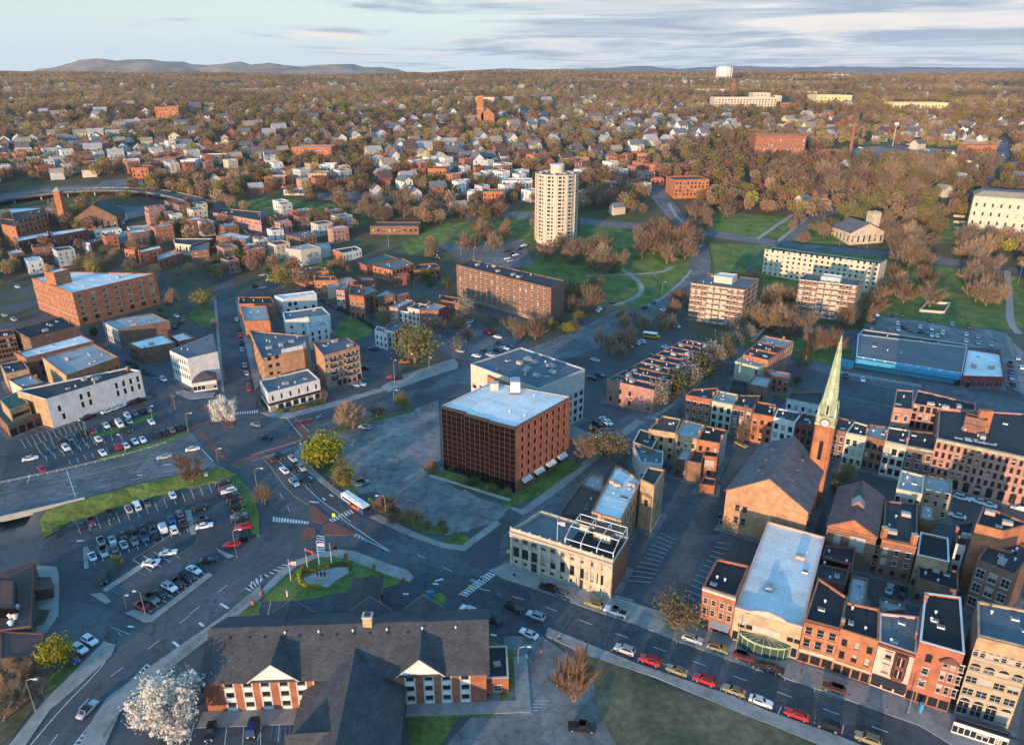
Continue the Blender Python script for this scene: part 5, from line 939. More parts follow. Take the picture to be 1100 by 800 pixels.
    ring = lambda z, r: [(c[0]+r*math.cos(ang0+2*math.pi*i/n), c[1]+r*math.sin(ang0+2*math.pi*i/n), z) for i in range(n)]
    for (za, r0), (zb, r1) in zip(prof, prof[1:]):
        a, b = ring(za, r0), ring(zb, r1)
        for i in range(n): s1.face([a[i], a[(i+1)%n], b[(i+1)%n], b[i]], 'copper_pale')
    for i in range(n):
        s1.tube([ring(z0, hw*1.01)[i], ring(z0+8, hw*.79)[i]], .14, 'copper', 4); s1.tube([ring(z0+8.9, hw*.72)[i], ring(zap-3, .46)[i]], .10, 'copper', 4)
    s1.tube([(*c,zap-.1),(*c,zap+2)], .07, 'metal_dark', 4); s1.tube([(c[0]-.6*u[0],c[1]-.6*u[1],zap+1.2),(c[0]+.6*u[0],c[1]+.6*u[1],zap+1.2)], .07, 'metal_dark', 4); sp_ = s1.build('spire', root)
    for f_ in range(4):
        w2 = (u, v, (-u[0],-u[1]), (-v[0],-v[1]))[f_]; t2 = (-w2[1], w2[0]); p = (c[0]+w2[0]*hw*1.0, c[1]+w2[1]*hw*1.0); m = MB()
        q = lambda a, b, z: (p[0]+t2[0]*a-w2[0]*b, p[1]+t2[1]*a-w2[1]*b, z)
        m.hexa([q(-.6,0,z0+.02),q(.6,0,z0+.02),q(.6,1.2,z0+.02),q(-.6,1.2,z0+.02),q(-.6,0,z0+3.6),q(.6,0,z0+3.6),q(.6,1.3,z0+3.6),q(-.6,1.3,z0+3.6)], 'copper_pale'); m.face([q(-.9,-.05,z0+3.55),q(.9,-.05,z0+3.55),q(0,.4,z0+5.2)], 'copper'); m.face([q(-.9,-.05,z0+3.55),q(0,.4,z0+5.2),q(0,1.8,z0+5.2)], 'copper'); m.face([q(.9,-.05,z0+3.55),q(0,1.8,z0+5.2),q(0,.4,z0+5.2)], 'copper'); m.face([q(-.3,-.03,z0+.4),q(.3,-.03,z0+.4),q(.3,-.03,z0+3.2),q(-.3,-.03,z0+3.2)], 'metal_dark'); m.build('lucarne', root)
        k = MB(); pc = (p[0]+w2[0]*.27, p[1]+w2[1]*.27); N_ = 20; zc = zt+1.0
        rr = lambda r, d, i: (pc[0]+t2[0]*r*math.cos(2*math.pi*i/N_)+w2[0]*d, pc[1]+t2[1]*r*math.cos(2*math.pi*i/N_)+w2[1]*d, zc+r*math.sin(2*math.pi*i/N_))
        k.face([rr(1.4,.42,i) for i in range(N_)], 'brick_red'); k.face([rr(1.02,.46,i) for i in range(N_)], 'paint_white')
        for i in range(N_): k.face([rr(1.4,.0,i),rr(1.4,.0,i+1),rr(1.4,.42,i+1),rr(1.4,.42,i)], 'brick_red')
        cl = k.build('clock_face', root); hd = MB(); pz = (pc[0]+w2[0]*.49, pc[1]+w2[1]*.49)
        for a_, ln in ((2.2,.6),(.4,.85)): hd.tube([(*pz,zc),(pz[0]+t2[0]*ln*math.cos(a_), pz[1]+t2[1]*ln*math.cos(a_), zc+ln*math.sin(a_))], .06, 'metal_dark', 4)
        hd.build('clock_hand', cl)
clock_church()
# ---------------- gabled brick hall beside it ----------------
def brick_hall():
    ze = 11.0; A, B = P(px('L 272,605')[0], ze), P(px('L 480,655')[0], ze); D, C = P(px('L 318,445')[0], ze), P(px('L 512,465')[0], ze)
    C = (B[0]+D[0]-A[0], B[1]+D[1]-A[1]); ra, rb_ = mid(A, B), mid(D, C); d = ray(*px('L 395,585')[0]); t = (ra[0]*d[0]+ra[1]*d[1])/(d[0]**2+d[1]**2); zr = max(H+d[2]*t, ze+3)
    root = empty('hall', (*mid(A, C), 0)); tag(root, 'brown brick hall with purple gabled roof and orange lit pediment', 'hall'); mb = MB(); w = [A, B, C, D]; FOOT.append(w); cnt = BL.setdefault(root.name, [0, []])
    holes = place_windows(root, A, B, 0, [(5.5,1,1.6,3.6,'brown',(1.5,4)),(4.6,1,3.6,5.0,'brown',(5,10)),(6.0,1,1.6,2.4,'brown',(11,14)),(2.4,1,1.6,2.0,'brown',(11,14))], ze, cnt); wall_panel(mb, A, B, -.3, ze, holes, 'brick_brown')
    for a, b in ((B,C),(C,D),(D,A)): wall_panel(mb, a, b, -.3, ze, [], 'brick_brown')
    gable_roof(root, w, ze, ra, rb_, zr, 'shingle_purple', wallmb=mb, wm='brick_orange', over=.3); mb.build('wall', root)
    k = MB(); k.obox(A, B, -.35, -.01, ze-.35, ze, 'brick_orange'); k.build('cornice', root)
    p = mid(mid(B, C, .42), mid(ra, rb_, .42), .55); z = ze+(zr-ze)*.55; m = MB(); u = ((B[0]-A[0]), (B[1]-A[1])); l = math.hypot(*u); u = (u[0]/l,u[1]/l); v = (-u[1],u[0]); p = mid(mid(A,B),mid(D,C),.42); z = zr
    q = lambda a, b, zz: (p[0]+u[0]*a+v[0]*b, p[1]+u[1]*a+v[1]*b, zz); m.face([q(-1.6,-1.2,z-.5),q(1.6,-1.2,z-.5),q(0,-1.2,z+1.2)], 'brick_orange'); m.face([q(-1.6,-1.2,z-.5),q(0,-1.2,z+1.2),q(0,2.5,z+1.2),q(-1.6,2.5,z-.5)], 'roof_silver'); m.face([q(1.6,-1.2,z-.5),q(1.6,2.5,z-.5),q(0,2.5,z+1.2),q(0,-1.2,z+1.2)], 'roof_silver'); m.build('dormer', root)
    r2 = bld('flat roofed brick wing with two chimneys right of the hall', 'L 502,660 648,690 650,515 515,500', h=11.5, wall='brick_brown', top='roof_dark', win={0:[(1.2,3,1.1,1.4,'dark'),(4.2,3,1.1,1.4,'white'),(7.2,3,1.1,1.6,'white')]}, corn=(0,), cornm='brick_orange', units='uuhv', name='hall_wing')
    w2, hh = ftop(r2)
    for i in (0, 1): c = MB(); p = w2[i]; s = .6 if i == 0 else -.6; c.box(p[0]+s-.55,p[0]+s+.55,p[1]+.1,p[1]+1.3,hh-.5,hh+2.6,'brick_orange'); c.box(p[0]+s-.65,p[0]+s+.65,p[1],p[1]+1.4,hh+2.6,hh+2.85,'trim_stone'); c.build('chimney', r2)
brick_hall()
# ---------------- stone bank with rooftop frame ----------------
def bank():
    fl, fr = px('b1 58,215')[0], px('b1 862,470')[0]; zt = hz(px('b1 850,745')[0], fr); A, B = P(fl, zt), P(fr, zt); C = P(px('b1 985,270')[0], zt); D = P(px('b1 300,60')[0], zt)
    C = (C[0], C[1]); root = bld('stone bank with arched windows and a white frame terrace on its roof', None, world=([A, B, C, D], zt), wall='stone', walls={1:'brick_red', 3:'paint_grey'}, top='roof_grey', cop='trim_stone', corn=(0,), par=.9, name='bank', units='', cat='bank',
      win={0:[(1.0,10,1.0,.9,'dark',(.5,26.5)),(3.0,10,1.75,3.0,'dark',(.5,26.5)),(7.6,10,1.5,1.3,'arch',(.5,26.5))]})
    L = math.dist(A, B); u = ((B[0]-A[0])/L, (B[1]-A[1])/L); v = (-u[1], u[0]); q = lambda a, b, z: (A[0]+u[0]*a+v[0]*b, A[1]+u[1]*a+v[1]*b, z)
    for i in range(11):
        x = .45+i*(L-.9)/10; m = MB(); m.obox(q(x-.35,0,0)[:2], q(x+.35,0,0)[:2], -.28, -.01, .6, zt-1.6, 'stone'); m.obox(q(x-.45,0,0)[:2], q(x+.45,0,0)[:2], -.36, -.01, 0, .6, 'stone'); m.obox(q(x-.45,0,0)[:2], q(x+.45,0,0)[:2], -.36, -.01, zt-1.6, zt-1.2, 'stone'); m.build('pilaster', root)
    m = MB(); m.obox(A, B, -.15, -.005, zt-1.2, zt-.9, 'trim_stone')
    for k in range(10): m.obox(q(k*L/10+.1,0,0)[:2], q((k+1)*L/10-.1,0,0)[:2], .0, .25, zt+.125, zt+.9, 'stone')
    for k in range(11): x = k*L/10; m.obox(q(max(0,x-.25),0,0)[:2], q(min(L,x+.25),0,0)[:2], -.05, .3, zt+.125, zt+1.25, 'stone')
    m.build('balustrade', root)
    d = MB(); d.obox(q(6.0,0,0)[:2], q(7.8,0,0)[:2], -.1, -.01, 0, 2.6, 'metal_dark'); d.build('door', root); d = MB(); d.obox(q(19,0,0)[:2], q(20.8,0,0)[:2], -.1, -.01, 0, 2.6, 'metal_dark'); d.build('door', root)
    fm = MB(); rz = zt-.9; x0, x1, y0, y1 = L*.53, L-.5, 1.2, min(14, math.dist(B, C)-1)
    for x in (x0, x0+(x1-x0)/3, x0+2*(x1-x0)/3, x1):
        fm.tube([q(x,y0,rz),q(x,y0,rz+2.8),q(x,y0+(y1-y0)*.35,rz+4.4),q(x,y1,rz+4.4),q(x,y1,rz)], .14, 'metal_light', 5)
    for y, z in ((y0,2.8),(y0+(y1-y0)*.35,4.4),(y0+(y1-y0)*.7,4.4),(y1,4.4)): fm.tube([q(x0,y,rz+z),q(x1,y,rz+z)], .13, 'metal_light', 5)
    o = fm.build('terrace_frame', root)
    dk = MB(); dk.obox(q(x0+.3,0,0)[:2], q(x1-.3,0,0)[:2], y0+.3, y1-.4, rz+.02, rz+.15, 'roof_black'); dk.build('terrace_deck', root)
    for x, y, w_ in ((x0+5, y1-3, 4.5), (x0+.5, y1-1.5, 2.5)):
        b = MB(); b.obox(q(x,0,0)[:2], q(x+w_,0,0)[:2], y, y+2.2, rz+.16, rz+2.6, 'paint_cream'); b.obox(q(x-.2,0,0)[:2], q(x+w_+.2,0,0)[:2], y-.2, y+2.4, rz+2.605, rz+2.8, 'roof_brown'); b.build('roof_cabin', root)
    for k in range(6):
        b = MB(); x, y = x0+1+rng.random()*(x1-x0-2), y1-3.5+rng.random()*2; p = q(x,y,rz); b.cyl(p[0],p[1],rz+.15,rz+.7,.35,.4,'rust',8)
        for _ in range(40): a, r, z = rng.uniform(0,6.28), rng.uniform(0,.9), rng.uniform(.6,2); b.face([(p[0]+r*math.cos(a)+rng.uniform(-.25,.25), p[1]+r*math.sin(a)+rng.uniform(-.25,.25), rz+z+rng.uniform(-.2,.2)) for _ in range(3)], 'leaf_green')
        b.build('potted_shrub', root)
    p = q(L*.46,.8,rz); fp = empty('flagpole', (p[0],p[1],rz)); tag(fp, 'white flagpole with striped flag on the stone bank roof', 'flagpole'); k = MB(); k.tube([(p[0],p[1],rz),(p[0],p[1],rz+8)], [.09,.05], 'metal_light', 6); k.build('pole', fp); flag((p[0],p[1],rz+6.6), fp, ('cloth_red','cloth_white','cloth_blue'))
    bld('long low wing with white roof units joining bank and tower block', 'K 375,548 500,585 588,415 478,350', h=12.5, wall='brick_tan', top='roof_white', cop='brick_orange', win={1:[(1.5+3.6*i,7,1.2,1.9,'dark') for i in range(3)]}, units='uuuvvs', name='bank_wing')
    bld('tan brick tower block with white lower wall behind the bank', 'K 583,412 640,440 685,372 612,358', base=(1, 'K 618,640'), wall='brick_tan', top='roof_dark', win={0:[(8,1,1.2,2,'dark'),(12,1,1.4,1.4,'dark')],1:[(6,1,1.2,2,'dark')]}, band=[(0.5,(1,),'paint_white')], name='tower_block')
    m = MB(); P0, P1 = P(px('K 632,635')[0], 0), P(px('K 672,560')[0], 0)
    bld('low brown roofed house with skylight left of the bank wing', 'K 235,560 400,560 425,470 330,430', h=6, wall='brick_brown', top='roof_brown', units='s', name='low_building')
    bld('small pale roofed building left of the bank wing', 'K 325,440 425,465 425,400 370,385', h=5.5, wall='brick_orange', top='roof_silver', units='v', name='low_building')
def flag(p, parent, cols, ang=-.5, w=2.0, h=1.2):
    m = MB(); n = 8; c, s = math.cos(ang), math.sin(ang); st = len(cols)
    def pt(i, j): x = w*i/n; y = .12*math.sin(i*1.1); return (p[0]+c*x-s*y, p[1]+s*x+c*y, p[2]+h*(1-j/6) - .15*(i/n)**2)
    for i in range(n):
        for j in range(6):
            col = (cols[2] if len(cols) > 2 and i < 3 and j < 3 else cols[j % 2]) if len(cols) > 1 else cols[0]
            m.face([pt(i,j+1), pt(i+1,j+1), pt(i+1,j), pt(i,j)], col)
    return m.build('flag', parent)
bank()
# ---------------- hotel in the foreground ----------------
def hotel():
    root = empty('hotel', (-34, 112, 0)); tag(root, 'long gabled hotel with dark shingle roofs and brick walls striped by white window bays', 'hotel')
    a = math.radians(2.6); ca, sa = math.cos(a), math.sin(a); O = P((224, 764), 0); O = (O[0], O[1])
    X = lambda x, y: (O[0]+ca*x-sa*y, O[1]+sa*x+ca*y)
    Lx = P((524.5, 746), 0)[0]-O[0]; Lm = Lx-.2; ze, zr, dp = 8.2, 13.2, 18.0; cnt = BL.setdefault(root.name, [0, []])
    sxm = lambda p, z, y: (P(p, z)[0]-O[0]+sa*y)/ca
    FOOT.append([X(0,0),X(Lm,0),X(Lm,dp),X(0,dp)]); FOOT.append([X(18,-30),X(40,-30),X(40,0),X(18,0)]); FOOT.append([X(28,18),X(40,18),X(40,45),X(28,45)])
    bays = [sxm(p, 4, 0) for p in ((245.6,752),(266,750),(285.5,748),(305.5,748),(324,748),(342,748),(441,740),(461,739),(480,738),(500,737))]
    mb = MB(); L = Lm; holes = []; white = []
    for x in bays:
        for k in range(3): holes += place_windows(root, X(0,0), X(Lm,0), 0, [(.9+2.6*k, 1, 1.6, 1.4, 'strip', (x-.95, x+.95))], ze, cnt)
    wall_panel(mb, X(0,0), X(Lm,0), -.2, ze, holes, 'brick_red', .15)
    wall_panel(mb, X(Lm,0), X(Lm,dp), -.2, ze, [], 'brick_red'); wall_panel(mb, X(Lm,dp), X(0,dp), -.2, ze, [], 'brick_red'); wall_panel(mb, X(0,dp), X(0,0), -.2, ze, [], 'brick_red')
    w = [X(0,0), X(0,dp), X(Lm,dp), X(Lm,0)]
    gable_roof(root, [X(0,dp), X(0,0), X(Lm,0), X(Lm,dp)], ze, X(0,dp/2), X(Lm,dp/2), zr, 'shingle_grey', wallmb=mb, wm='brick_red', over=.7)
    mb.build('wall', root)
    # white bays: panels between the windows
    for x in bays:
        m = MB()
        for z0, z1 in ((.05,.88),(2.32,3.48),(4.92,6.08),(7.52,8.1)): m.obox(X(x-.95,0), X(x+.95,0), -.07, -.006, z0, z1, 'siding_white')
        for s in (-1, 1): m.obox(X(x+s*.95-.14,0), X(x+s*.95+.14,0), -.09, -.005, .05, 8.1, 'frame_white')
        m.build('window_bay', root)
    def cross_gable(xc, hw, y0, y1, zt, back=False, brick='brick_red'):
        # a gable whose ridge runs from its front face back into the main roof
        m = MB(); zz = ze+.05; sgn = -1 if not back else 1; o = .6
        m.face([(*X(xc-hw,y0),zz-.2),(*X(xc+hw,y0),zz-.2),(*X(xc,y0),zt)], 'siding_white')
        for s in (-1, 1):
            e0, e1 = X(xc+s*(hw+.5), y0+sgn*o), X(xc+s*(hw+.5), y1); r0, r1 = X(xc, y0+sgn*o), X(xc, y1); up = .2
            ee = zz-.25
            m.hexa([(*e0,ee),(*e1,ee),(*r1,zt),(*r0,zt),(*e0,ee+up),(*e1,ee+up),(*r1,zt+up),(*r0,zt+up)], 'shingle_grey')
        m.build('cross_gable', root)
        t = MB()
        for s in (-1, 1):
            t.hexa([(*X(xc+s*(hw+.5), y0+sgn*(o+.06)),zz-.3),(*X(xc+s*(hw+.5), y0+sgn*(o+.01)),zz-.3),(*X(xc, y0+sgn*(o+.01)),zt-.05),(*X(xc, y0+sgn*(o+.06)),zt-.05),(*X(xc+s*(hw+.5), y0+sgn*(o+.06)),zz+.02),(*X(xc+s*(hw+.5), y0+sgn*(o+.01)),zz+.02),(*X(xc, y0+sgn*(o+.01)),zt+.25),(*X(xc, y0+sgn*(o+.06)),zt+.25)], 'frame_white')
        t.build('barge_board', root)
    c1, c2 = sxm((292,735), ze, 0), sxm((451,727), ze, 0)
    cross_gable(c1, 4.6, -.35, 8.2, 12.4); cross_gable(c2, 4.4, -.35, 8.2, 12.4)
    for px_ in (308, 393, 452): xb = sxm((px_, 662), 11, dp); cross_gable(xb, 4.2, dp+.5, dp-9, 11.8, back=True)
    # front wing running towards the viewer
    x0, x1 = sxm((321,775), 5, -8), sxm((430,765), 5, -8); xc = sxm((374,735), 10.5, -1); wz, wr = 5.2, 10.8; y0 = -34
    wb = MB()
    for p, q in ((X(x0,y0),X(x1,y0)),(X(x1,y0),X(x1,-.01)),(X(x0,-.01),X(x0,y0))): wall_panel(wb, p, q, -.2, wz, [], 'brick_red')
    wb.build('wing_wall', root); gable_roof(root, [X(x0,y0),X(x1,y0),X(x1,.4),X(x0,.4)], wz, X(xc,y0), X(xc,7.5), wr, 'shingle_grey', name='wing_roof', over=.8)
    m = MB(); d0 = sxm((322,785), 6.5, -14)
    for s in (-1, 1): m.hexa([(*X(x0-.3,-15+s*4),wz+.2),(*X(x0-.28,-15+s*4),wz+.15),(*X(xc-1.8,-15),9.9),(*X(x0-.3,-15),9.6),(*X(x0-.3,-15+s*4),wz+.4),(*X(x0-.28,-15+s*4),wz+.4),(*X(xc-1.8,-15),10.1),(*X(x0-.3,-15),9.8)], 'shingle_grey')
    m.face([(*X(x0-.25,-19),wz+.2),(*X(x0-.25,-11),wz+.2),(*X(x0-.25,-15),9.6)], 'siding_white'); m.build('dormer', root)
    # entrance canopy towards the road
    ez, er = 5.0, 8.6; e0, e1 = sxm((370,662), ez, 22), sxm((405,655), ez, 22); cx0, cx1 = sxm((372,650), ez, 30), sxm((404,650), ez, 30); xm = (cx0+cx1)/2; yb = sT*0+ (P((393,625), ez)[1]-O[1])
    gable_roof(root, [X(cx0,dp-2),X(cx1,dp-2),X(cx1,yb),X(cx0,yb)], ez, X(xm,dp-6), X(xm,yb-5), er, 'shingle_grey', name='canopy_roof', over=.5)
    hb = MB(); hb.face([(*X(cx0-.5,yb+.4),ez-.2),(*X(cx1+.5,yb+.4),ez-.2),(*X(xm,yb-4.6),er+.2)], 'shingle_grey'); hb.build('canopy_hip', root)
    for x in (cx0+.4, cx1-.4):
        for y in (dp+6, (dp+yb)/2+4, yb-.5): m = MB(); p = X(x, y); m.cyl(p[0],p[1],0,ez,.28,.24,'frame_white',8); m.box(p[0]-.4,p[0]+.4,p[1]-.4,p[1]+.4,0,.9,'brick_red'); m.build('column', root)
    # cupola, end stair block and small items
    c = X(sxm((388,700), 13, 9), 9.0); m = MB(); m.box(c[0]-.95,c[0]+.95,c[1]-.8,c[1]+.8,zr-.6,zr+2.2,'stone_tan'); m.box(c[0]-1.1,c[0]+1.1,c[1]-.95,c[1]+.95,zr+2.2,zr+2.4,'paint_cream'); m.box(c[0]-.6,c[0]+.6,c[1]-.5,c[1]+.5,zr+2.4,zr+2.7,'metal_dark'); m.build('chimney', root)
    for px_, py_ in ((298,697),(336,694),(374,692),(412,689),(451,688),(488,686)):
        c = X(sxm((px_,py_), zr, 8), 7.6); inst('roof_vent', unit_mesh('vent'), root, (c[0]-root.location[0], c[1]-root.location[1], zr-.7), 0, .8)
    for k in range(12):
        c = X(4+k*3.6+rng.uniform(-.5,.5), 7.0); m = MB(); m.box(c[0]-.22,c[0]+.22,c[1]-.2,c[1]+.2,zr-1.05,zr-.6,'metal_dark'); m.build('roof_flue', root)
    q = [X(Lm+.01,2), X(Lm+4.6,2), X(Lm+4.6,11), X(Lm+.01,11)]; bld(None, None, world=(q, 4.2), parent=root, part='stair_block', wall='brick_red', top='roof_dark', cop='frame_white', win={0:[(.8,1,1.6,1.6,'white')]}, zb=-.2)
    inst('roof_unit', unit_mesh('unit'), root, (X(Lm+2.3,6)[0]-root.location[0], X(Lm+2.3,6)[1]-root.location[1], 3.6), .2, .7)
    m = MB(); m.hexa([(*X(-3.6,2),3.0),(*X(-.02,2),3.0),(*X(-.02,9),3.0),(*X(-3.6,9),3.0),(*X(-3.6,2),3.2),(*X(-.02,2),5.2),(*X(-.02,9),5.2),(*X(-3.6,9),3.2)], 'shingle_grey'); m.build('side_porch', root)
    for p in (X(-3.3,2.3),X(-3.3,8.7)): m = MB(); m.cyl(p[0],p[1],0,3,.15,.13,'frame_white',8); m.build('column', root)
    sheet('pavement', [X(-1,-4),X(18,-4),X(18,-.1),X(-1,-.1)], 'pavement', .13, kerb=True); sheet('pavement', [X(40,-3.2),X(Lm+9,-3.2),X(Lm+9,12),X(Lm+6,12),X(Lm+6,-.1),X(40,-.1)], 'pavement', .16, kerb=True)
    sheet('parking_lot', [X(-16,-34),X(18,-34),X(18,-4.2),X(-6,-4.2)], 'asphalt_new', .035); sheet('parking_lot', [X(-8,dp+.5),X(Lm+14,dp+.5),X(Lm+10,dp+20),X(10,dp+30),X(-2,dp+18)], 'asphalt_new', .032)
hotel()
# ---------------- brown roofed restaurant at the left edge ----------------
def metal_roofs():
    r = bld('brown metal roofed building with five white roof vents at the left edge', 'w5 -120,600 165,560 185,212 -60,300', h=5, wall='paint_brown', top='roof_brown', par=.1, cop='roof_red', win={0:[(1,4,1.6,1.8,'dark')],1:[(1,3,1.6,1.8,'dark')]}, name='restaurant')
    w, hh = ftop(r); o = r.location
    q = [P(p, hh+2.5) for p in px('w5 -60,470 80,470 80,310 -40,300')]; bld(None, None, world=(q, hh+2.5), parent=r, part='clerestory', wall='glass_brown', top='roof_red', zb=hh-.15, par=.1)
    for s in ('w5 55,460','w5 85,457','w5 55,500','w5 80,505','w5 57,540'):
        c = P(px(s)[0], hh+.6); m = MB(); m.cyl(c[0],c[1],hh-.1,hh+.7,.5,.5,'metal_light',10); m.cyl(c[0],c[1],hh+.7,hh+1.2,.75,.3,'metal_light',10); m.build('roof_vent', r)
    bld('low brown metal roofed wing next to the yellow green tree', 'w5 0,740 200,720 240,600 0,590', h=4, wall='paint_brown', top='roof_brown', par=.1, cop='roof_red', name='restaurant_wing')
    bld('small brown entrance porch with metal roof by the sunken car park', 'w5 190,370 278,360 275,300 192,300', h=3.2, wall='paint_brown', top='roof_brown', par=.1, cop='roof_red', name='porch')
    sheet('pavement', 'w5 190,250 230,238 305,245 318,300 315,500 250,600 180,600 190,470', 'pavement', .14, kerb=True); sheet('lawn', 'w5 175,470 270,480 240,550 190,570', 'grass_dry', .2)
metal_roofs()
# ---------------- bridge over the underpass ----------------
def bridge():
    root = empty('road_bridge', (CH[0], CH[1], -3.6)); tag(root, 'concrete road bridge over a dark underpass at the left edge', 'bridge')
    q = lambda t, s: (E0[0]+EU[0]*t+EN[0]*s, E0[1]+EU[1]*t+EN[1]*s); a, b = CHT-4.2, CHT+4.2
    m = MB(); m.hexa([(*q(a-14,1.2),-1.1),(*q(b+12,1.2),-1.1),(*q(b+12,-17),-1.1),(*q(a-14,-17),-1.1),(*q(a-14,1.2),.02),(*q(b+12,1.2),.02),(*q(b+12,-17),.02),(*q(a-14,-17),.02)], 'concrete'); m.build('deck', root); m = MB(); m.hexa([(*q(a-14,1.05),.021),(*q(b+12,1.05),.021),(*q(b+12,-17),.021),(*q(a-14,-17),.021),(*q(a-14,1.05),.085),(*q(b+12,1.05),.085),(*q(b+12,-17),.085),(*q(a-14,-17),.085)], 'asphalt_mid'); m.build('road_surface', root)
    m = MB(); m.hexa([(*q(a-14,1.5),-.6),(*q(b+14,1.5),-.6),(*q(b+14,1.1),-.6),(*q(a-14,1.1),-.6),(*q(a-14,1.5),.9),(*q(b+14,1.5),.9),(*q(b+14,1.1),.9),(*q(a-14,1.1),.9)], 'concrete'); m.build('parapet', root)
    for t0, t1, w_ in ((a-14, a, -1), (b, b+7, 1)):
        m = MB(); m.hexa([(*q(t0,9),-4.4),(*q(t1,9),-4.4),(*q(t1,-14),-4.4),(*q(t0,-14),-4.4),(*q(t0,2),-1.12),(*q(t1,2),-1.12),(*q(t1,-14),-1.12),(*q(t0,-14),-1.12)], 'concrete'); m.build('abutment', root)
bridge()
# ---------------- lettering on roofs ----------------
def letters(root, base, uvec, vvec, z, strokes, m, w=.3, name='lettering'):
    mb = MB()
    for s in strokes:
        for (x0,y0),(x1,y1) in zip(s, s[1:]):
            a = (base[0]+uvec[0]*x0+vvec[0]*y0, base[1]+uvec[1]*x0+vvec[1]*y0); b = (base[0]+uvec[0]*x1+vvec[0]*y1, base[1]+uvec[1]*x1+vvec[1]*y1); l = math.dist(a,b) or 1; n = (-(b[1]-a[1])/l*w/2, (b[0]-a[0])/l*w/2)
            mb.hexa([(a[0]-n[0],a[1]-n[1],z),(b[0]-n[0],b[1]-n[1],z),(b[0]+n[0],b[1]+n[1],z),(a[0]+n[0],a[1]+n[1],z),(a[0]-n[0],a[1]-n[1],z+.06),(b[0]-n[0],b[1]-n[1],z+.06),(b[0]+n[0],b[1]+n[1],z+.06),(a[0]+n[0],a[1]+n[1],z+.06)], m)
    return mb.build(name, root)
arc = lambda cx, cy, rx, ry, a0, a1, n=12: [(cx+rx*math.cos(math.radians(a0+(a1-a0)*i/n)), cy+ry*math.sin(math.radians(a0+(a1-a0)*i/n))) for i in range(n+1)]
w, hh = ftop(mural); p0 = P(px('e2 705,440')[0], hh-.6); p1 = P(px('e2 880,405')[0], hh-.6); L_ = math.dist(p0,p1); uv = ((p1[0]-p0[0])/L_, (p1[1]-p0[1])/L_); vv = (-uv[1], uv[0]); s_ = L_/10
ST = [arc(.6,1.4,.5,.9,200,-20), [(1.0,.6),(1.5,2.2)], [(1.7,.8),(1.9,2.0)], arc(3.2,1.5,.8,1.3,50,310), [(4.6,.4),(4.6,2.6)], arc(5.1,.9,.5,.6,90,-90), [(4.6,1.5),(5.1,1.5)], [(4.6,.3),(5.1,.3)], arc(7.0,1.6,1.0,1.5,0,360,20), [(8.4,.5),(8.4,2.9)], arc(8.7,2.4,.6,.6,90,-90), [(8.4,1.8),(9.4,.7)]]
letters(mural, p0, (uv[0]*s_, uv[1]*s_), (vv[0]*s_*1.5, vv[1]*s_*1.5), hh-.58, ST, 'paint_white', .45)
w, hh = ftop(MILL); p0 = P(px('l3 515,85')[0], hh-.6); p1 = P(px('l3 885,150')[0], hh-.6); L_ = math.dist(p0,p1); uv = ((p1[0]-p0[0])/L_, (p1[1]-p0[1])/L_); vv = (-uv[1], uv[0]); s_ = L_/20
ST = [[(.2,.3),(1.4,.3),(1.4,1.1),(.2,1.1),(.2,.3),(1.4,1.1)], [(2.2,.2),(3.6,.2),(3.6,1.0),(2.2,1.0),(2.2,.2),(3.6,1.0)]] + [[(5+.8*k,.9),(5+.8*k,2.4)] for k in range(4)] + [[(4.9,.5),(8.4,.5)], [(4.9,.0),(8.0,.0)], [(5,1.6),(8,1.6)]] + [[(9.4,.1),(9.4,2.2)], [(8.9,1.9),(9.6,2.3),(10.4,1.9)], [(9.4,.9),(10.8,2.2)], [(9.4,1.0),(10.9,.1)]] + [arc(11.5,.5,.45,.45,20,330), [(12.2,.1),(12.6,.9),(13.0,.1)], [(13.5,-.5),(13.5,1.9),(13.9,2.0)], [(13.1,.9),(14,.9)], arc(14.6,.5,.4,.4,0,360), [(15.2,0),(15.2,.8),(15.7,.8),(15.7,0),(15.7,.8),(16.2,.8),(16.2,0)], arc(17,.4,.4,.4,0,330), [(17.7,0),(17.7,.8),(18.2,.8),(18.2,0)], [(18.8,0),(18.8,1.8)], [(18.4,1.2),(19.6,1.4)]]
letters(MILL, p0, (uv[0]*s_, uv[1]*s_), (vv[0]*s_*1.6, vv[1]*s_*1.6), hh-.58, ST, 'paint_white', .3)
# ---------------- far landmarks ----------------
def block(label, base, wpx, hpx, depth, wall='brick_orange', top='roof_dark', bays=8, floors=4, name='brick_building', cat='building', ww=1.4, wh=1.7, st='dark', par=.6, skew=0, units='', **kw):
    """front edge stands on pixel base (its middle), wpx wide and hpx high in the photo, depth in metres"""
    g = G(base); z = T(*g); zt = hz(base, (base[0], base[1]-hpx)); m = F/(g[1]*cT+(H-z)*sT); hw = wpx/2/m; a = math.radians(skew); c, s = math.cos(a), math.sin(a)
    q = [(g[0]+c*x-s*y, g[1]+s*x+c*y) for x, y in ((-hw,0),(hw,0),(hw,depth),(-hw,depth))]
    return bld(label, None, world=(q, zt), wall=wall, top=top, win={0:(bays,floors,ww,wh,st)} if floors else None, par=par, units=units, name=name, cat=cat, **kw)
block('cream hospital block with long rows of windows and flat roof', (800,119.5), 66, 14.5, 30, 'paint_cream', 'roof_silver', 20, 5, 'hospital', ww=2.2, units='uu')
block('taller pale wing at the right end of the hospital block', (817,114), 18, 14, 25, 'paint_cream', 'roof_white', 5, 5, 'hospital_wing', ww=2.2)
block('pale hospital tower at the far right of the hospital', (831,111), 16, 8, 20, 'paint_cream', 'roof_white', 5, 3, 'hospital_wing')
block('low brick hospital wing in front of the pale tower', (842,116), 26, 5, 20, 'brick_orange', 'roof_tan', 8, 2, 'hospital_wing')
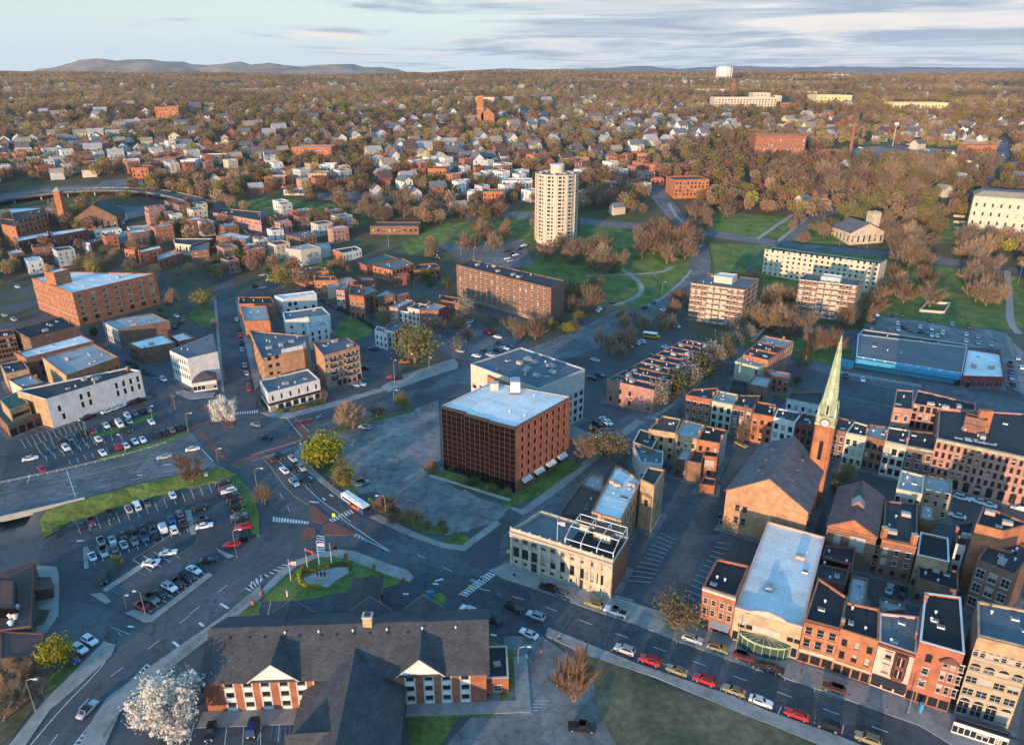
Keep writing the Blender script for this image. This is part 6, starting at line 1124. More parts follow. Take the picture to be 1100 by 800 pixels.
block('low yellow hospital wing behind the smoke stack', (765,102), 34, 6, 18, 'paint_cream', 'roof_green', 10, 2, 'hospital_wing')
block('cream college building with stepped roof on the ridge', (895,113.5), 38, 11, 40, 'paint_yellow', 'roof_silver', 10, 3, 'college_building', ww=2)
block('pale low college wing on the ridge', (868,104.5), 18, 6, 20, 'paint_cream', 'roof_white', 5, 2, 'college_wing')
block('long yellow school on the ridge at right', (988,120), 58, 9.5, 30, 'paint_yellow', 'roof_tan', 16, 2, 'school', ww=2)
block('white drum roofed building behind the yellow school', (990,102), 14, 3, 14, 'paint_cream', 'roof_white', 4, 1, 'gym')
block('cream building on the far skyline at right', (899,84), 24, 4, 20, 'paint_cream', 'roof_white', 6, 1, 'college_building')
block('six storey orange brick apartment house on the far left hillside', (181,131), 25, 16, 25, 'brick_orange', 'roof_tan', 7, 5, 'apartment_house')
block('low orange brick wing left of the far left apartment house', (162,135), 18, 7, 18, 'brick_orange', 'roof_brown', 5, 2, 'apartment_wing')
block('orange brick school with white bands on the wooded slope', (336,175), 42, 17, 22, 'brick_orange', 'roof_silver', 11, 3, 'school', band=[(3.4,(0,),'trim_stone'),(9.5,(0,),'trim_stone')])
block('white hospital like block on the ridge behind the brick church', (521,115), 20, 10, 18, 'paint_cream', 'roof_grey', 7, 4, 'apartment_house')
block('large red brick school with tall window rows right of the valley', (836,170), 52, 24, 28, 'brick_red', 'roof_tan', 13, 4, 'brick_school', st='white', skew=-6)
block('small brick boiler house with white door beside the stack', (894,170), 26, 8, 14, 'brick_red', 'roof_tan', 3, 1, 'boiler_house')
block('brick and white shop block by the far right road', (1052,170), 32, 14, 16, 'brick_orange', 'roof_grey', 8, 2, 'shop_block')
block('big orange brick apartment house above the curved road', (742,213), 38, 20, 22, 'brick_orange', 'roof_brown', 9, 4, 'apartment_house', skew=8)
block('brick house right of the big orange apartment house', (768,214), 16, 13, 14, 'brick_orange', 'roof_grey', 4, 3, 'brick_house', cat='house')
block('orange brick cube house behind the round tower', (624,182), 17, 12, 12, 'brick_orange', 'roof_white', 4, 3, 'brick_house', cat='house')
block('brick flats with pale roof right of the round tower', (656,206), 16, 10, 14, 'brick_orange', 'roof_silver', 5, 2, 'brick_house', cat='house')
block('brick row with dark roof close to the round tower', (640,208), 14, 9, 14, 'brick_dark', 'roof_dark', 4, 2, 'brick_house', cat='house')
block('dark brick terrace with white end above the curved road', (726,190), 26, 13, 14, 'brick_dark', 'roof_grey', 7, 3, 'brick_house', cat='house')
block('pink brick terrace left of the curved road', (694,196), 18, 11, 12, 'brick_pink', 'roof_grey', 5, 2, 'brick_house', cat='house')
block('small bright red house left of the curved road', (706,200), 14, 8, 10, 'brick_bright', 'roof_silver', 3, 2, 'brick_house', cat='house')
block('tall brick villa with brown roof beside the green lawn', (470,198), 20, 17, 16, 'brick_orange', 'roof_brown', 5, 3, 'villa', cat='house')
block('white roofed brick house beside the brick villa', (488,197), 18, 10, 14, 'brick_red', 'roof_white', 5, 2, 'brick_house', cat='house')
block('white and brick corner flats near the tower lawn', (530,222), 22, 16, 14, 'brick_orange', 'roof_grey', 5, 3, 'brick_house', cat='house')
block('white row of flats left of the corner flats', (510,218), 16, 12, 12, 'paint_white', 'roof_white', 4, 2, 'flat_row', cat='house')
block('long low white block of flats right of corner flats', (555,206), 34, 12, 14, 'paint_white', 'roof_silver', 9, 2, 'flat_row', cat='house')
block('orange brick house with white roof left of the green bank', (296,202), 22, 12, 14, 'brick_orange', 'roof_white', 6, 2, 'brick_house', cat='house')
block('yellow brick house at the top of the green bank', (342,200), 20, 14, 14, 'brick_yellow', 'roof_grey', 6, 3, 'brick_house', cat='house')
block('white flat roofed house right of the yellow brick house', (352,190), 16, 13, 14, 'paint_white', 'roof_white', 4, 2, 'flat_roof_house', cat='house')
block('white long shed at the top of the green bank', (318,210), 26, 6, 10, 'paint_grey', 'roof_white', 5, 1, 'shed', cat='shed')
block('dark red hall with pale end beside the far left road', (152,192), 18, 12, 14, 'brick_bright', 'roof_dark', 4, 2, 'hall')
block('white flats by the far left woodland', (203,182), 16, 10, 12, 'paint_white', 'roof_white', 5, 2, 'flat_row', cat='house')
block('large white gabled like hall with grey roof, far left centre', (228,176), 24, 9, 16, 'siding_white', 'roof_silver', 6, 2, 'hall')
block('brown brick flats left of the white flats', (178,180), 24, 10, 14, 'brick_brown', 'roof_grey', 6, 2, 'brick_house', cat='house')
block('low dark brick motel behind trees by the highway ramp', (424,252), 52, 9, 16, 'brick_brown', 'roof_brown', 9, 1, 'motel')
r = block('four storey cream courthouse like block with hipped roof at the right edge', (1085,257), 84, 44, 24, 'paint_cream', 'roof_brown', 11, 4, 'hotel_block', skew=-30, corn=(0,), st='brown', ww=1.4, wh=2.2)
w, hh = ftop(r); m = MB(); o2 = inset_poly(w, -.6); i2 = inset_poly(w, 5)
for i in range(4): j = (i+1)%4; m.face([(*o2[i],hh+.13),(*o2[j],hh+.13),(*i2[j],hh+3.5),(*i2[i],hh+3.5)], 'roof_tan')
m.face([(*p,hh+3.5) for p in i2], 'roof_grey'); m.build('hipped_roof', r)
m = MB(); a, b = mid(w[0],w[1],.62), mid(w[0],w[1],.85); L_ = math.dist(a,b); n_ = ((b[1]-a[1])/L_, -(b[0]-a[0])/L_); z = T(*a); e = lambda p,d,z_: (p[0]+n_[0]*d,p[1]+n_[1]*d,z_)
m.hexa([e(a,.02,z-1),e(b,.02,z-1),e(b,4,z-1),e(a,4,z-1),e(a,.02,z+5),e(b,.02,z+5),e(b,4,z+5),e(a,4,z+5)], 'stone'); m.face([e(a,4.05,z+5),e(b,4.05,z+5),e(mid(a,b),4.05,z+7)], 'stone'); m.build('entrance_porch', r)
for k in range(3):
    g0, g1 = G((1024, 233+k*6.5)), G((1048, 235+k*6.5)); m = MB(); m.obox(g0, g1, 0, 1.2, T(*g0)-1, T(*g0)+1.6, 'trim_stone'); tag(m.build('terrace_wall'), f'pale stone terrace wall beside the cream block, {("top","middle","bottom")[k]} of three', 'wall')
def gothic(label, base, wpx, eave, apex, depth, wall, top, tower=None, tcol='stone', name='church', cat='church', skew=0, cap='roof_green'):
    g = G(base); z = T(*g); k = F/(g[1]*cT+(H-z)*sT); hw = wpx/2/k; c, s = math.cos(math.radians(skew)), math.sin(math.radians(skew)); X = lambda x, y: (g[0]+c*x-s*y, g[1]+s*x+c*y)
    ze = z+eave; zr = z+apex; root = empty(name, (*g, z)); tag(root, label, cat); cnt = BL.setdefault(root.name, [0, []]); w = [X(-hw,0),X(hw,0),X(hw,depth),X(-hw,depth)]; FOOT.append(w); mb = MB()
    for i in range(4):
        A, B = w[i], w[(i+1)%4]; L = math.dist(A,B); h_ = place_windows(root, A, B, z, [(1.5, max(2, int(L/4)), 1.2, eave*.45, 'archd')], ze, cnt) if i in (0,1,3) else []; wall_panel(mb, A, B, z-2, ze, h_, wall)
    gable_roof(root, w, ze, mid(w[0],w[1]), mid(w[3],w[2]), zr, top, wallmb=mb, wm=wall); mb.build('wall', root)
    if tower:
        x, y, hw2, ht, sp = tower; m = MB(); q = [X(x-hw2,y-hw2),X(x+hw2,y-hw2),X(x+hw2,y+hw2),X(x-hw2,y+hw2)]; m.prism(q, z-2, z+ht, tcol); m.prism(inset_poly(q,-.3), z+ht*.62, z+ht*.65, 'trim_stone'); m.prism(inset_poly(q,-.35), z+ht+.001, z+ht+.6, 'trim_stone'); m.build('tower', root)
        if sp:
            m = MB(); t = X(x,y)
            for i in range(4): m.face([(*q[i],z+ht+.61),(*q[(i+1)%4],z+ht+.61),(*t,z+ht+sp)], cap)
            m.build('spire', root)
        else:
            m = MB()
            for i in range(4):
                A, B = q[i], q[(i+1)%4]
                for k2 in range(4): m.obox(mid(A,B,k2/4+.03), mid(A,B,k2/4+.15), 0, .4, z+ht+.61, z+ht+1.5, tcol)
            m.build('battlement', root)
    return root
gothic('far brick church with tall square tower on the ridge', (524,138), 14, 16, 24, 30, 'brick_orange', 'shingle_green', (-9,4,4,36,0), 'brick_orange')
gothic('grey stone church with battlemented tower beyond the park', (930,262), 40, 8, 14, 22, 'stone', 'shingle_slate', (8,8,3.2,19,0), 'stone', skew=10)
gothic('dark green roofed brick church nave at the left edge', (105,247), 42, 9, 18, 24, 'brick_brown', 'shingle_green', None, skew=12)
def slim(label, base, top, r0, r1, m, name, cat, k=12, cap=None):
    g = G(base); z = T(*g); zt = hz(base, top); root = empty(name, (*g, z)); tag(root, label, cat); b = MB(); b.tube([(*g,z-1),(*g,zt)], [r0,r1], m, k); b.build('shaft', root); c = MB(); c.tube([(*g,zt+.001),(*g,zt+.9)], [r1*1.15,r1*1.15], cap or m, k); c.build('cap', root); return root, g, z, zt
slim('tall brick smoke stack beside the hospital', (787,104), (788,85), 2.6, 1.9, 'brick_red', 'smoke_stack', 'chimney')
slim('brick smoke stack beside the small boiler house', (912,171), (917,132), 1.9, 1.2, 'brick_red', 'smoke_stack', 'chimney')
r, g, z, zt = slim('rectangular brick clock tower with green cap at the left church', (71,245), (69,206), 3.2, 3.0, 'brick_orange', 'bell_tower', 'tower', 4); m = MB(); m.tube([(*g,zt+.9),(*g,zt+3.5)], [3.3,.4], 'copper', 4); m.build('copper_cap', r)
def water_tower():
    g = G((777, 88)); z = T(*g); k = F/(g[1]*cT+(H-z)*sT); R = 8.0/k; z0 = H+g[1]*math.tan(math.atan((400-81.5)/F)-TH); z1 = H+g[1]*math.tan(math.atan((400-71.5)/F)-TH)
    root = empty('water_tower', (*g, z)); tag(root, 'white ribbed water tower tank on the far ridge', 'water tower'); m = MB(); m.tube([(*g,z0-4),(*g,z0),(*g,z1-3),(*g,z1),(*g,z1+2)], [R*.8,R,R,R*.8,R*.1], 'paint_white', 24); m.build('tank', root)
    for i in range(12): a = 2*math.pi*i/12; m = MB(); m.tube([(g[0]+R*1.03*math.cos(a), g[1]+R*1.03*math.sin(a), z-2),(g[0]+R*1.03*math.cos(a), g[1]+R*1.03*math.sin(a), z1-2)], R*.06, 'paint_white', 5); m.build('column', root)
water_tower()
# ---------------- highway viaduct on the left ----------------
def viaduct():
    root = empty('highway_viaduct', (*G((70,212)), 10)); tag(root, 'raised highway viaduct curving across the left middle distance', 'viaduct')
    pl = [G(p) for p in ((-60,232),(0,219),(40,213),(80,209),(120,207.5),(160,209),(190,213.5),(215,219),(240,227),(265,236),(290,246),(330,262),(355,275))]
    pl = smooth_poly(pl, 2, False); n = len(pl)
    for off, lab in ((0, 'near'),):
        m = MB(); e = MB(); zf = lambda i: T(*pl[i]) + 3.0*(1-sm(.4,.75,i/n)) + .25
        for i in range(n-1):
            a, b = pl[i], pl[i+1]; l = math.dist(a,b); nn = (-(b[1]-a[1])/l, (b[0]-a[0])/l); q = lambda p, d, z: (p[0]+nn[0]*d, p[1]+nn[1]*d, z); za, zb = zf(i), zf(i+1)
            m.hexa([q(a,-8,za-1),q(b,-8,zb-1),q(b,8,zb-1),q(a,8,za-1),q(a,-8,za),q(b,-8,zb),q(b,8,zb),q(a,8,za)], 'asphalt_mid')
            for d in (-8, 7.6): e.hexa([q(a,d,za-.9 if d else za),q(b,d,zb-.9),q(b,d+.4,zb-.9),q(a,d+.4,za-.9),q(a,d,za+.9),q(b,d,zb+.9),q(b,d+.4,zb+.9),q(a,d+.4,za+.9)], 'asphalt_old')
            if i % 3 == 1 and zf(i)-T(*a) > 2.5:
                p = MB()
                for d in (-5, 5): c = q(a,d,0); p.cyl(c[0],c[1],T(*a)-1,za-1,.7,.7,'concrete',8)
                p.build('pier', root)
        m.build('deck', root); e.build('parapet', root)
    pl2 = [G(p) for p in ((-60,222),(0,212),(30,206),(60,203),(100,201),(140,198),(180,194),(230,187),(300,180))]; sheet('road', strip(smooth_poly(pl2,2,False), 12), 'asphalt_mid', .3, step=8)
viaduct()
# low stadium wall at the end of the playing field
gw = MB(); q = [G(p) for p in ((988,335),(1014,337),(1020,327.5),(996,325.5))]
for i in range(4): gw.obox(q[i], q[(i+1)%4], -.3, .3, T(*q[i])-.2, T(*q[i])+1.4, 'paint_cream')
tag(gw.build('enclosure_wall'), 'low cream walled rectangle at the end of the playing field', 'wall')
def inside(p, poly):
    x, y = p; c = False
    for i in range(len(poly)):
        (x1,y1),(x2,y2) = poly[i-1], poly[i]
        if (y1 > y) != (y2 > y) and x < (x2-x1)*(y-y1)/(y2-y1)+x1: c = not c
    return c
BBX = []
def near_building(x, y, d=3):
    if len(BBX) != len(FOOT): BBX[:] = [(min(q[0] for q in w), max(q[0] for q in w), min(q[1] for q in w), max(q[1] for q in w)) for w in FOOT]
    for w, b in zip(FOOT, BBX):
        if x < b[0]-d or x > b[1]+d or y < b[2]-d or y > b[3]+d: continue
        if inside((x, y), w): return True
        if any(math.hypot(x-q[0], y-q[1]) < d for q in w): return True
        for i in range(len(w)):
            a, b = w[i-1], w[i]; l = math.dist(a,b) or 1; t = max(0, min(1, ((x-a[0])*(b[0]-a[0])+(y-a[1])*(b[1]-a[1]))/l/l)); 
            if math.hypot(x-a[0]-(b[0]-a[0])*t, y-a[1]-(b[1]-a[1])*t) < d: return True
    return False

# ---------------- more small flat roofed houses of the old quarters ----------------
def fill(poly, n, ctx, size=(7, 13), hh=(6, 10), walls=('brick_red','brick_brown','brick_orange','brick_brown','brick_pink','paint_beige','paint_grey','paint_white'), ang=None):
    pts = px(poly); xs = [p[0] for p in pts]; ys = [p[1] for p in pts]; c = t = 0
    while c < n and t < n*40:
        t += 1; p = (rng.uniform(min(xs),max(xs)), rng.uniform(min(ys),max(ys)))
        if not inside(p, pts): continue
        g = G(p); a, b = rng.uniform(*size), rng.uniform(*size)
        if near_building(g[0], g[1], max(a, b)*.75): continue
        th = (ang if ang is not None else .75) + rng.choice((0, 0, math.pi/2)) + rng.uniform(-.05,.05); cs, sn = math.cos(th), math.sin(th); q = [(g[0]+cs*x-sn*y, g[1]+sn*x+cs*y) for x, y in ((-a/2,-b/2),(a/2,-b/2),(a/2,b/2),(-a/2,b/2))]; w = rng.choice(walls); z = max(T(*k) for k in q)+rng.uniform(*hh); f = 2 if z-T(*g) < 8 else 3
        r = bld('', None, world=(q, z), wall=w, top=rng.choice(('roof_grey','roof_dark','roof_silver','roof_white','roof_brown')), win={i: (max(2, int(math.dist(q[i], q[(i+1)%4])/3)), f, 1.0, 1.6, rng.choice(('white','dark'))) for i in range(4) if (q[(i+1)%4][1]-q[i][1])*(-g[0]) + (q[i][0]-q[(i+1)%4][0])*(-g[1]) > 0}, units=rng.choice(('c','cc','h','')), name='flat_roof_house', cat='house')
        reg(r, (w.split('_')[1] + (' brick' if w[0] == 'b' else '')) + ' flat roofed house', ctx, p[0], 'house'); c += 1
fill('E 640,20 880,30 880,130 640,140', 11, 'above the side street'); fill('E 885,130 1090,90 1090,190 900,200', 4, 'below the pink brick flats')
fill('F 0,140 140,120 140,240 20,260', 6, 'left of the concrete cube'); fill('F 290,50 390,60 390,160 300,150', 4, 'at the foot of the green bank'); fill('F 60,20 240,50 220,105 80,100', 8, 'under the highway ramp')
fill('E 380,130 520,110 640,150 640,185 400,190', 7, 'in the old church quarter'); fill('a2 150,560 480,500 480,600 200,650', 3, 'left of the cream hall')
fill('A 0,520 120,500 420,520 440,560 200,590 0,590', 22, 'beyond the viaduct', walls=('paint_white','brick_brown','brick_red','brick_orange','paint_cream','paint_grey')); fill('A 480,540 700,480 960,470 980,560 760,570 560,590', 24, 'beyond the green bank', walls=('paint_white','brick_brown','brick_red','brick_orange','paint_cream','paint_grey'))
fill('B 40,600 130,570 400,570 380,640 130,650', 12, 'above the green bank', walls=('siding_white','brick_red','brick_yellow','paint_grey')); fill('B 660,540 1060,560 1090,640 900,690 700,600', 20, 'around the brick villa', walls=('siding_white','brick_red','brick_orange','paint_grey'))
fill('E 20,240 330,215 330,262 120,285', 5, 'left of the brick loft'); fill('F 150,200 230,215 180,260 90,250', 4, 'near the concrete cube'); fill('E 940,210 1090,190 1090,260 980,300', 4, 'at the bend of the left street'); fill('C 0,560 130,540 130,690 0,700', 5, 'left of the round tower', walls=('siding_white','brick_orange','paint_white')); fill('C 330,560 560,520 680,540 700,600 620,650 500,700 340,690', 20, 'right of the round tower', walls=('brick_red','brick_orange','siding_white','brick_dark'))
# ---------------- trees ----------------
TP = {}
def tree_protos(kind, seed):
    """trunk and crown meshes for a 10 m tree of a kind"""
    r = random.Random(seed*101 + len(kind)); tr = MB(); cr = MB(); ends = []
    if kind in ('conifer', 'larch'):
        tr.tube([(0,0,-.3),(0,0,9.6)], [.22,.03], 'bark', 6); m = 'needle' if kind == 'larch' else 'needle_dark'
        for k in range(520):
            z = 1.2 + 8.6*r.random()**1.25; rad = (10-z)*.24*r.uniform(.5,1.1)+.1; a = r.uniform(0,6.28); c = Vector((rad*math.cos(a), rad*math.sin(a), z-.15*rad)); d = Vector((math.cos(a), math.sin(a), -.35)).normalized()*r.uniform(.35,.7); s = Vector((-math.sin(a), math.cos(a), 0))*r.uniform(.12,.3)
            cr.face([c-d*.6-s, c-d*.6+s, c+d], m)
        return tr, cr
    def grow(p, d, l, rad, lvl):
        q = p + d*l; mid_ = p + d*l*.5 + Vector((r.uniform(-.06,.06), r.uniform(-.06,.06), 0))*l
        tr.tube([p, mid_, q], [rad, rad*.8, rad*.6], 'bark', 5 if lvl < 2 else 3, False)
        if lvl == 3: ends.append((q, d)); ends.append((mid_, d)); return
        n = (4, 4, 3)[lvl]
        for k in range(n):
            a = 2*math.pi*(k + r.uniform(-.3,.3))/n; o = d.orthogonal().normalized(); o = (Matrix.Rotation(a, 3, d) @ o); sp = r.uniform(.4,.85) if lvl else r.uniform(.3,.6)
            nd = (d*1.0 + o*sp + Vector((0,0,.36))).normalized(); grow(q if k % 2 else mid_.lerp(q, r.uniform(.5,1)), nd, l*r.uniform(.62,.85), rad*.55, lvl+1)
    grow(Vector((0,0,-.3)), Vector((r.uniform(-.05,.05), r.uniform(-.05,.05), 1)).normalized(), 2.4, .26, 0)
    WR = {'bare':.98,'red':.95,'pale':.98,'olive':.95,'yellow':1.05,'lime':.95,'green':.8,'blossom':1.0,'dull':.75}[kind]
    mats = {'bare':['twig','twig','twig_pale'], 'red':['twig_red','twig'], 'pale':['twig_pale','twig'], 'olive':['leaf_olive','twig','leaf_olive'], 'yellow':['leaf_yellow','leaf_yellow','leaf_lime'], 'lime':['leaf_lime','leaf_olive'], 'green':['leaf_green','leaf_green','leaf_olive'], 'blossom':['blossom'], 'dull':['blossom_dull','blossom_dull','twig']}[kind]
    leafy = kind not in ('bare','red','pale')
    def puff(c, R_):                                # a dense sprig of blossom: a crumpled ball of petals
        rows = [[c + Vector((math.cos(a)*math.sin(p), math.sin(a)*math.sin(p), math.cos(p)))*R_*r.uniform(.6,1.25) for a in (0,1.05,2.1,3.14,4.19,5.24)] for p in (.5,1.15,1.9,2.6)]
        for u, w in zip(rows, rows[1:]):
            for k in range(6): cr.face([u[k], u[(k+1)%6], w[(k+1)%6], w[k]][::-1], 'blossom')
        cr.face(rows[0], 'blossom')
    for q, d in ends:
        if kind == 'blossom':
            for _ in range(5): puff(q - d*r.uniform(0,.3) + Vector((r.uniform(-.32,.32), r.uniform(-.32,.32), r.uniform(-.25,.3))), r.uniform(.05,.13))
        nn = 22 if not leafy else (26 if kind != 'blossom' else 110)
        for k in range(nn):
            if not leafy or (k % 4 == 0 and kind not in ('blossom','yellow')):      # twigs: thin slivers
                v = (d + Vector((r.gauss(0,.6), r.gauss(0,.6), r.gauss(.1,.6)))).normalized(); L = r.uniform(.3,.85); s = v.orthogonal().normalized()*r.uniform(.015,.036); st = q - d*r.uniform(0,.6)
                cr.face([st-s, st+s, st+v*L], mats[k % len(mats)] if not leafy else 'twig')
            else:
                big = kind in ('blossom','yellow','green'); sg = .22 if kind == 'blossom' else .6; c = q - d*r.uniform(0,.5) + Vector((r.gauss(0,sg), r.gauss(0,sg), r.gauss(.05,sg*.85))); s = r.uniform(.022,.052) if kind == 'blossom' else r.uniform(.08,.17) if big else r.uniform(.05,.13); v = Vector((r.gauss(0,1), r.gauss(0,1), r.gauss(0,1))).normalized(); o = v.orthogonal().normalized(); p_ = v.cross(o)
                cr.face([c-o*s-p_*s*.6, c+o*s-p_*s*.6, c+o*s*.6+p_*s, c-o*s*.7+p_*s*.8], mats[k % len(mats)])
    vs = np.array(cr.v); hi = np.percentile(vs[:,2], 99); lo = np.percentile(vs[:,2], 3); rad = np.percentile(np.hypot(vs[:,0], vs[:,1]), 95)       # bring every crown to 10 m height and its own width
    kx = WR*5/rad; z0, zs = 2.2, (9.9-2.2)/(hi-lo)
    for b in (tr, cr): b.v = [(x*kx*(1 if z > lo else .5+.5*max(0,z)/lo), y*kx*(1 if z > lo else .5+.5*max(0,z)/lo), z0+(z-lo)*zs if z > lo else z*z0/lo) for x, y, z in b.v]
    return tr, cr
def tree_mesh(kind, v):
    if (kind, v) not in TP:
        a, b = tree_protos(kind, v+1); TP[kind, v] = (a.mesh('trunk'), b.mesh('crown'))
    return TP[kind, v]
NOUN = dict(bare='bare brown tree', red='bare reddish tree', pale='pale bare tree', olive='olive budding tree', yellow='yellow green tree', lime='lime green budding tree', green='dark green leafy tree', blossom='white blossom tree', dull='dull cream blossoming tree', conifer='dark green conifer', larch='tall rust brown conifer')
NT = [0]; TREES = []
def tree(kind, x, y, h, ctx, wide=1.0, group=None, label=None):
    r = empty('tree' if kind not in ('conifer','larch') else 'conifer', (x, y, T(x,y)+.05), rng.uniform(0,6.28)); k = h/10; wv = rng.uniform(.8,1.12); r.scale = (k*wide*wv*rng.uniform(.93,1.07), k*wide*wv*rng.uniform(.93,1.07), k)
    a, b = tree_mesh(kind, rng.randrange(3)); inst('trunk', a, r); inst('crown', b, r)
    if label: tag(r, label, 'tree', group)
    else: reg(r, NOUN[kind], ctx, to_px(x, y, T(x,y))[0], 'tree', group)
    NT[0] += 1; TREES.append((x, y)); return r
def hpx(p, n):                                     # height in metres of something n pixels tall at ground pixel p
    return max(hz(p, (p[0], p[1]-n)) - T(*G(p)), .5)
def tr(kind, base, n, ctx='', wide=1.0, label=None):
    p = px(base)[0]; g = G(p); return tree(kind, g[0], g[1], hpx(p, n), ctx, wide, label=label)
for a in (('blossom','M 715,725',60,'',1.1,'big white blossom tree beside the hotel drive'), ('red','O 300,600',54,'',.8,'reddish bare tree in the gravel beside the corner lawn'), ('blossom','I 955,172',27,'',1.15,'white blossom tree on the brick corner of the crossroads'), ('yellow','J 300,362',31,'',1.15,'large yellow tree at the bend of the bus street'),
 ('olive','J 385,440',22,'',1.1,'olive tree below the yellow tree on the bus street'), ('red','I 815,425',29,'',.95,'reddish bare tree on the bank above the sunken car park'), ('bare','J 430,195',25,'',1.3,'wide bare tree on the median by the big lot'), ('red','J 530,150',16,'',1.1,'small reddish tree on the median by the big lot'), ('lime','J 640,120',19,'',1.0,'lime green tree at the end of the median'),
 ('yellow','M 235,465',33,'',1.1,'yellow green tree in front of the brown metal roof'), ('olive','O 720,300',37,'',1.1,'olive tree beside the kerb at the striped lot entrance'), ('lime','I 500,780',13,'',1.0,'small lime tree on the island of the sunken lot'), ('lime','L 350,420',20,'',1.25,'dense olive green tree beside the clock tower'), ('dull','F 910,490',26,'',.95,'pale blossoming tree by the slab block car park'),
 ('lime','F 690,665',38,'',1.15,'big yellow green tree in front of the cream house'), ('olive','F 560,500',17,'',.9,'olive tree between the terraces of the middle street'), ('green','E 400,560',12,'',1.0,'small dark tree beside the brick loft'), ('larch','H 175,680',36,'',1.0,'tall rust brown conifer by the park wall'), ('green','k2 750,510',13,'',1.0,'round dark tree in the yard behind the rear house'),
 ('bare','J 60,520',24,'',.9,'bare tree at the corner below the red crossing'), ('red','J 760,385',13,'',1.3,'reddish bush like tree at the glass block corner'), ('lime','E 860,440',20,'',1.2,'yellow green tree on the small lawn by the loft'), ('bare','E 725,445',22,'',.8,'bare tree at the right corner of the brick loft'), ('dull','E 905,530',12,'',1.2,'pale tree behind the mural building'), ('bare','F 370,300',22,'',1.1,'pale bare tree in front of the brick school'),
 ('red','J 570,560',21,'',1.2,'reddish tree beside the bus, upper of the pair'), ('red','J 680,610',20,'',1.2,'reddish tree below the bus, lower of the pair'), ('bare','e4 905,740',22,'',1.2,'bare brown tree in front of the tan apartment wing'), ('bare','e4 700,560',13,'',.8,'small bare tree at the restaurant corner'), ('olive','K 425,330',30,'',1.5,'large olive bare tree behind the bank wing'), ('bare','K 350,320',24,'',1.4,'brown tree left of the large olive tree'), ('bare','k3 980,400',22,'',1.0,'orange lit bare tree behind the church'), ('bare','k3 900,430',18,'',1.0,'brown bush like tree beside the church yard truck'),
 ('dull','H 145,380',24,'',.7,'') ):
    if a[5]: tr(a[0], a[1], a[2], '', a[4], a[5])
for i, p in enumerate(('k1 110,470','k1 275,380','k1 400,310','k1 490,235','k1 610,140','k1 680,80')): tr(('dull','green','dull','green','dull','olive')[i], p, 30, 'by the long pink terrace', 1.05)
tr('dull', 'K 30,95', 24, 'by the long pink terrace'); tr('dull', 'k2 235,215', 22, 'by the long pink terrace')
def grove(poly, n, kinds, h, ctx, gap=5, wide=1.1):
    h = (h[0]*1.08, h[1]*1.12) if h[1] > 7.5 else h
    pts = px(poly); xs = [p[0] for p in pts]; ys = [p[1] for p in pts]; done = []; tries = 0
    while len(done) < n and tries < n*40:
        tries += 1; p = (rng.uniform(min(xs), max(xs)), rng.uniform(min(ys), max(ys)))
        if not inside(p, pts): continue
        g = G(p)
        if near_building(*g) or any(math.dist(g, q) < gap for q in done): continue
        done.append(g); tree(rng.choice(kinds), g[0], g[1], rng.uniform(*h), ctx, wide)
BRN = ['bare','bare','red','pale']
grove('G 330,190 480,180 500,300 380,320 290,270 150,250 150,200 300,210', 13, BRN, (9,14), 'in the round tower grove')
grove('G 500,130 690,110 780,190 760,260 700,290 560,260 500,250', 12, ['red','bare','bare'], (11,15), 'in the park by the round tower', 7)
grove('G 270,380 400,360 400,440 340,480 270,470 220,450', 7, ['bare','red','olive'], (9,13), 'at the end of the brown slab block')
grove('G 160,500 340,480 370,490 300,540 170,560', 6, ['yellow','lime','olive'], (4,6), 'in the slab block bank', 4)
grove('G 0,540 160,520 180,570 60,590', 5, BRN, (7,10), 'on the slope below the slab block')
grove('G 770,120 880,100 900,160 830,200 800,190', 5, BRN, (9,12), 'on the crossroads lawn corner')
grove('G 770,20 1000,20 1010,90 880,70 780,80', 7, ['red','bare'], (9,12), 'behind the crossroads lawn')
grove('G 470,480 560,480 660,500 720,540 500,560', 7, ['bare','bare','pale'], (6,9), 'near the school bus')
grove('G 700,430 770,400 800,420 790,500 700,480', 4, ['bare','red'], (6,9), 'left of the striped apartment block')
grove('G 1020,380 1100,360 H 60,420 160,470 140,490 0,560 G 1050,540', 12, ['bare','pale','red'], (9,13), 'between the striped blocks')
grove('G 430,600 560,570 560,660 440,680', 4, BRN, (7,10), 'in the lot behind the pink terrace')
grove('G 950,560 1030,540 1090,580 1000,610', 3, ['dull','bare'], (7,9), 'at the park end of the pink terrace')
grove('H 480,120 640,130 690,200 680,290 620,290 560,200 480,180', 11, ['pale','pale','bare'], (12,16), 'by the stone church lawn', 7)
grove('H 800,150 960,170 960,240 840,240 820,200', 7, ['pale','bare'], (11,14), 'before the cream block at right', 7)
grove('H 850,250 1000,290 1000,440 960,480 900,420 860,330', 11, ['pale','pale','bare'], (10,14), 'right of the playing field', 6)
grove('H 480,330 720,330 700,440 560,440 490,430', 8, ['bare','red','pale'], (9,13), 'right of the white slab', 6)
grove('H 300,480 480,430 460,480 400,540 330,550', 6, BRN, (9,12), 'between striped block and supermarket')
grove('H 20,480 160,500 300,520 300,640 170,640 40,560', 9, BRN, (8,12), 'behind the church spire')
grove('H 340,0 500,40 440,90 350,110', 5, ['bare','olive','lime'], (11,15), 'left of the grey stone church')
grove('H 620,50 740,60 740,150 640,110', 6, ['olive','bare','lime'], (11,15), 'right of the grey stone church')
grove('H 110,90 300,90 280,170 130,170', 7, ['pale','bare'], (7,10), 'on the lawn triangle', 6)
grove('D 10,540 450,530 440,680 200,690 0,640', 18, ['bare','bare','pale','olive','red'], (12,17), 'above the curved road', 8)
grove('D 460,560 800,590 960,560 930,640 800,660 780,760 560,740 450,700', 18, ['bare','olive','bare','lime','pale'], (12,17), 'above the stone church', 8)
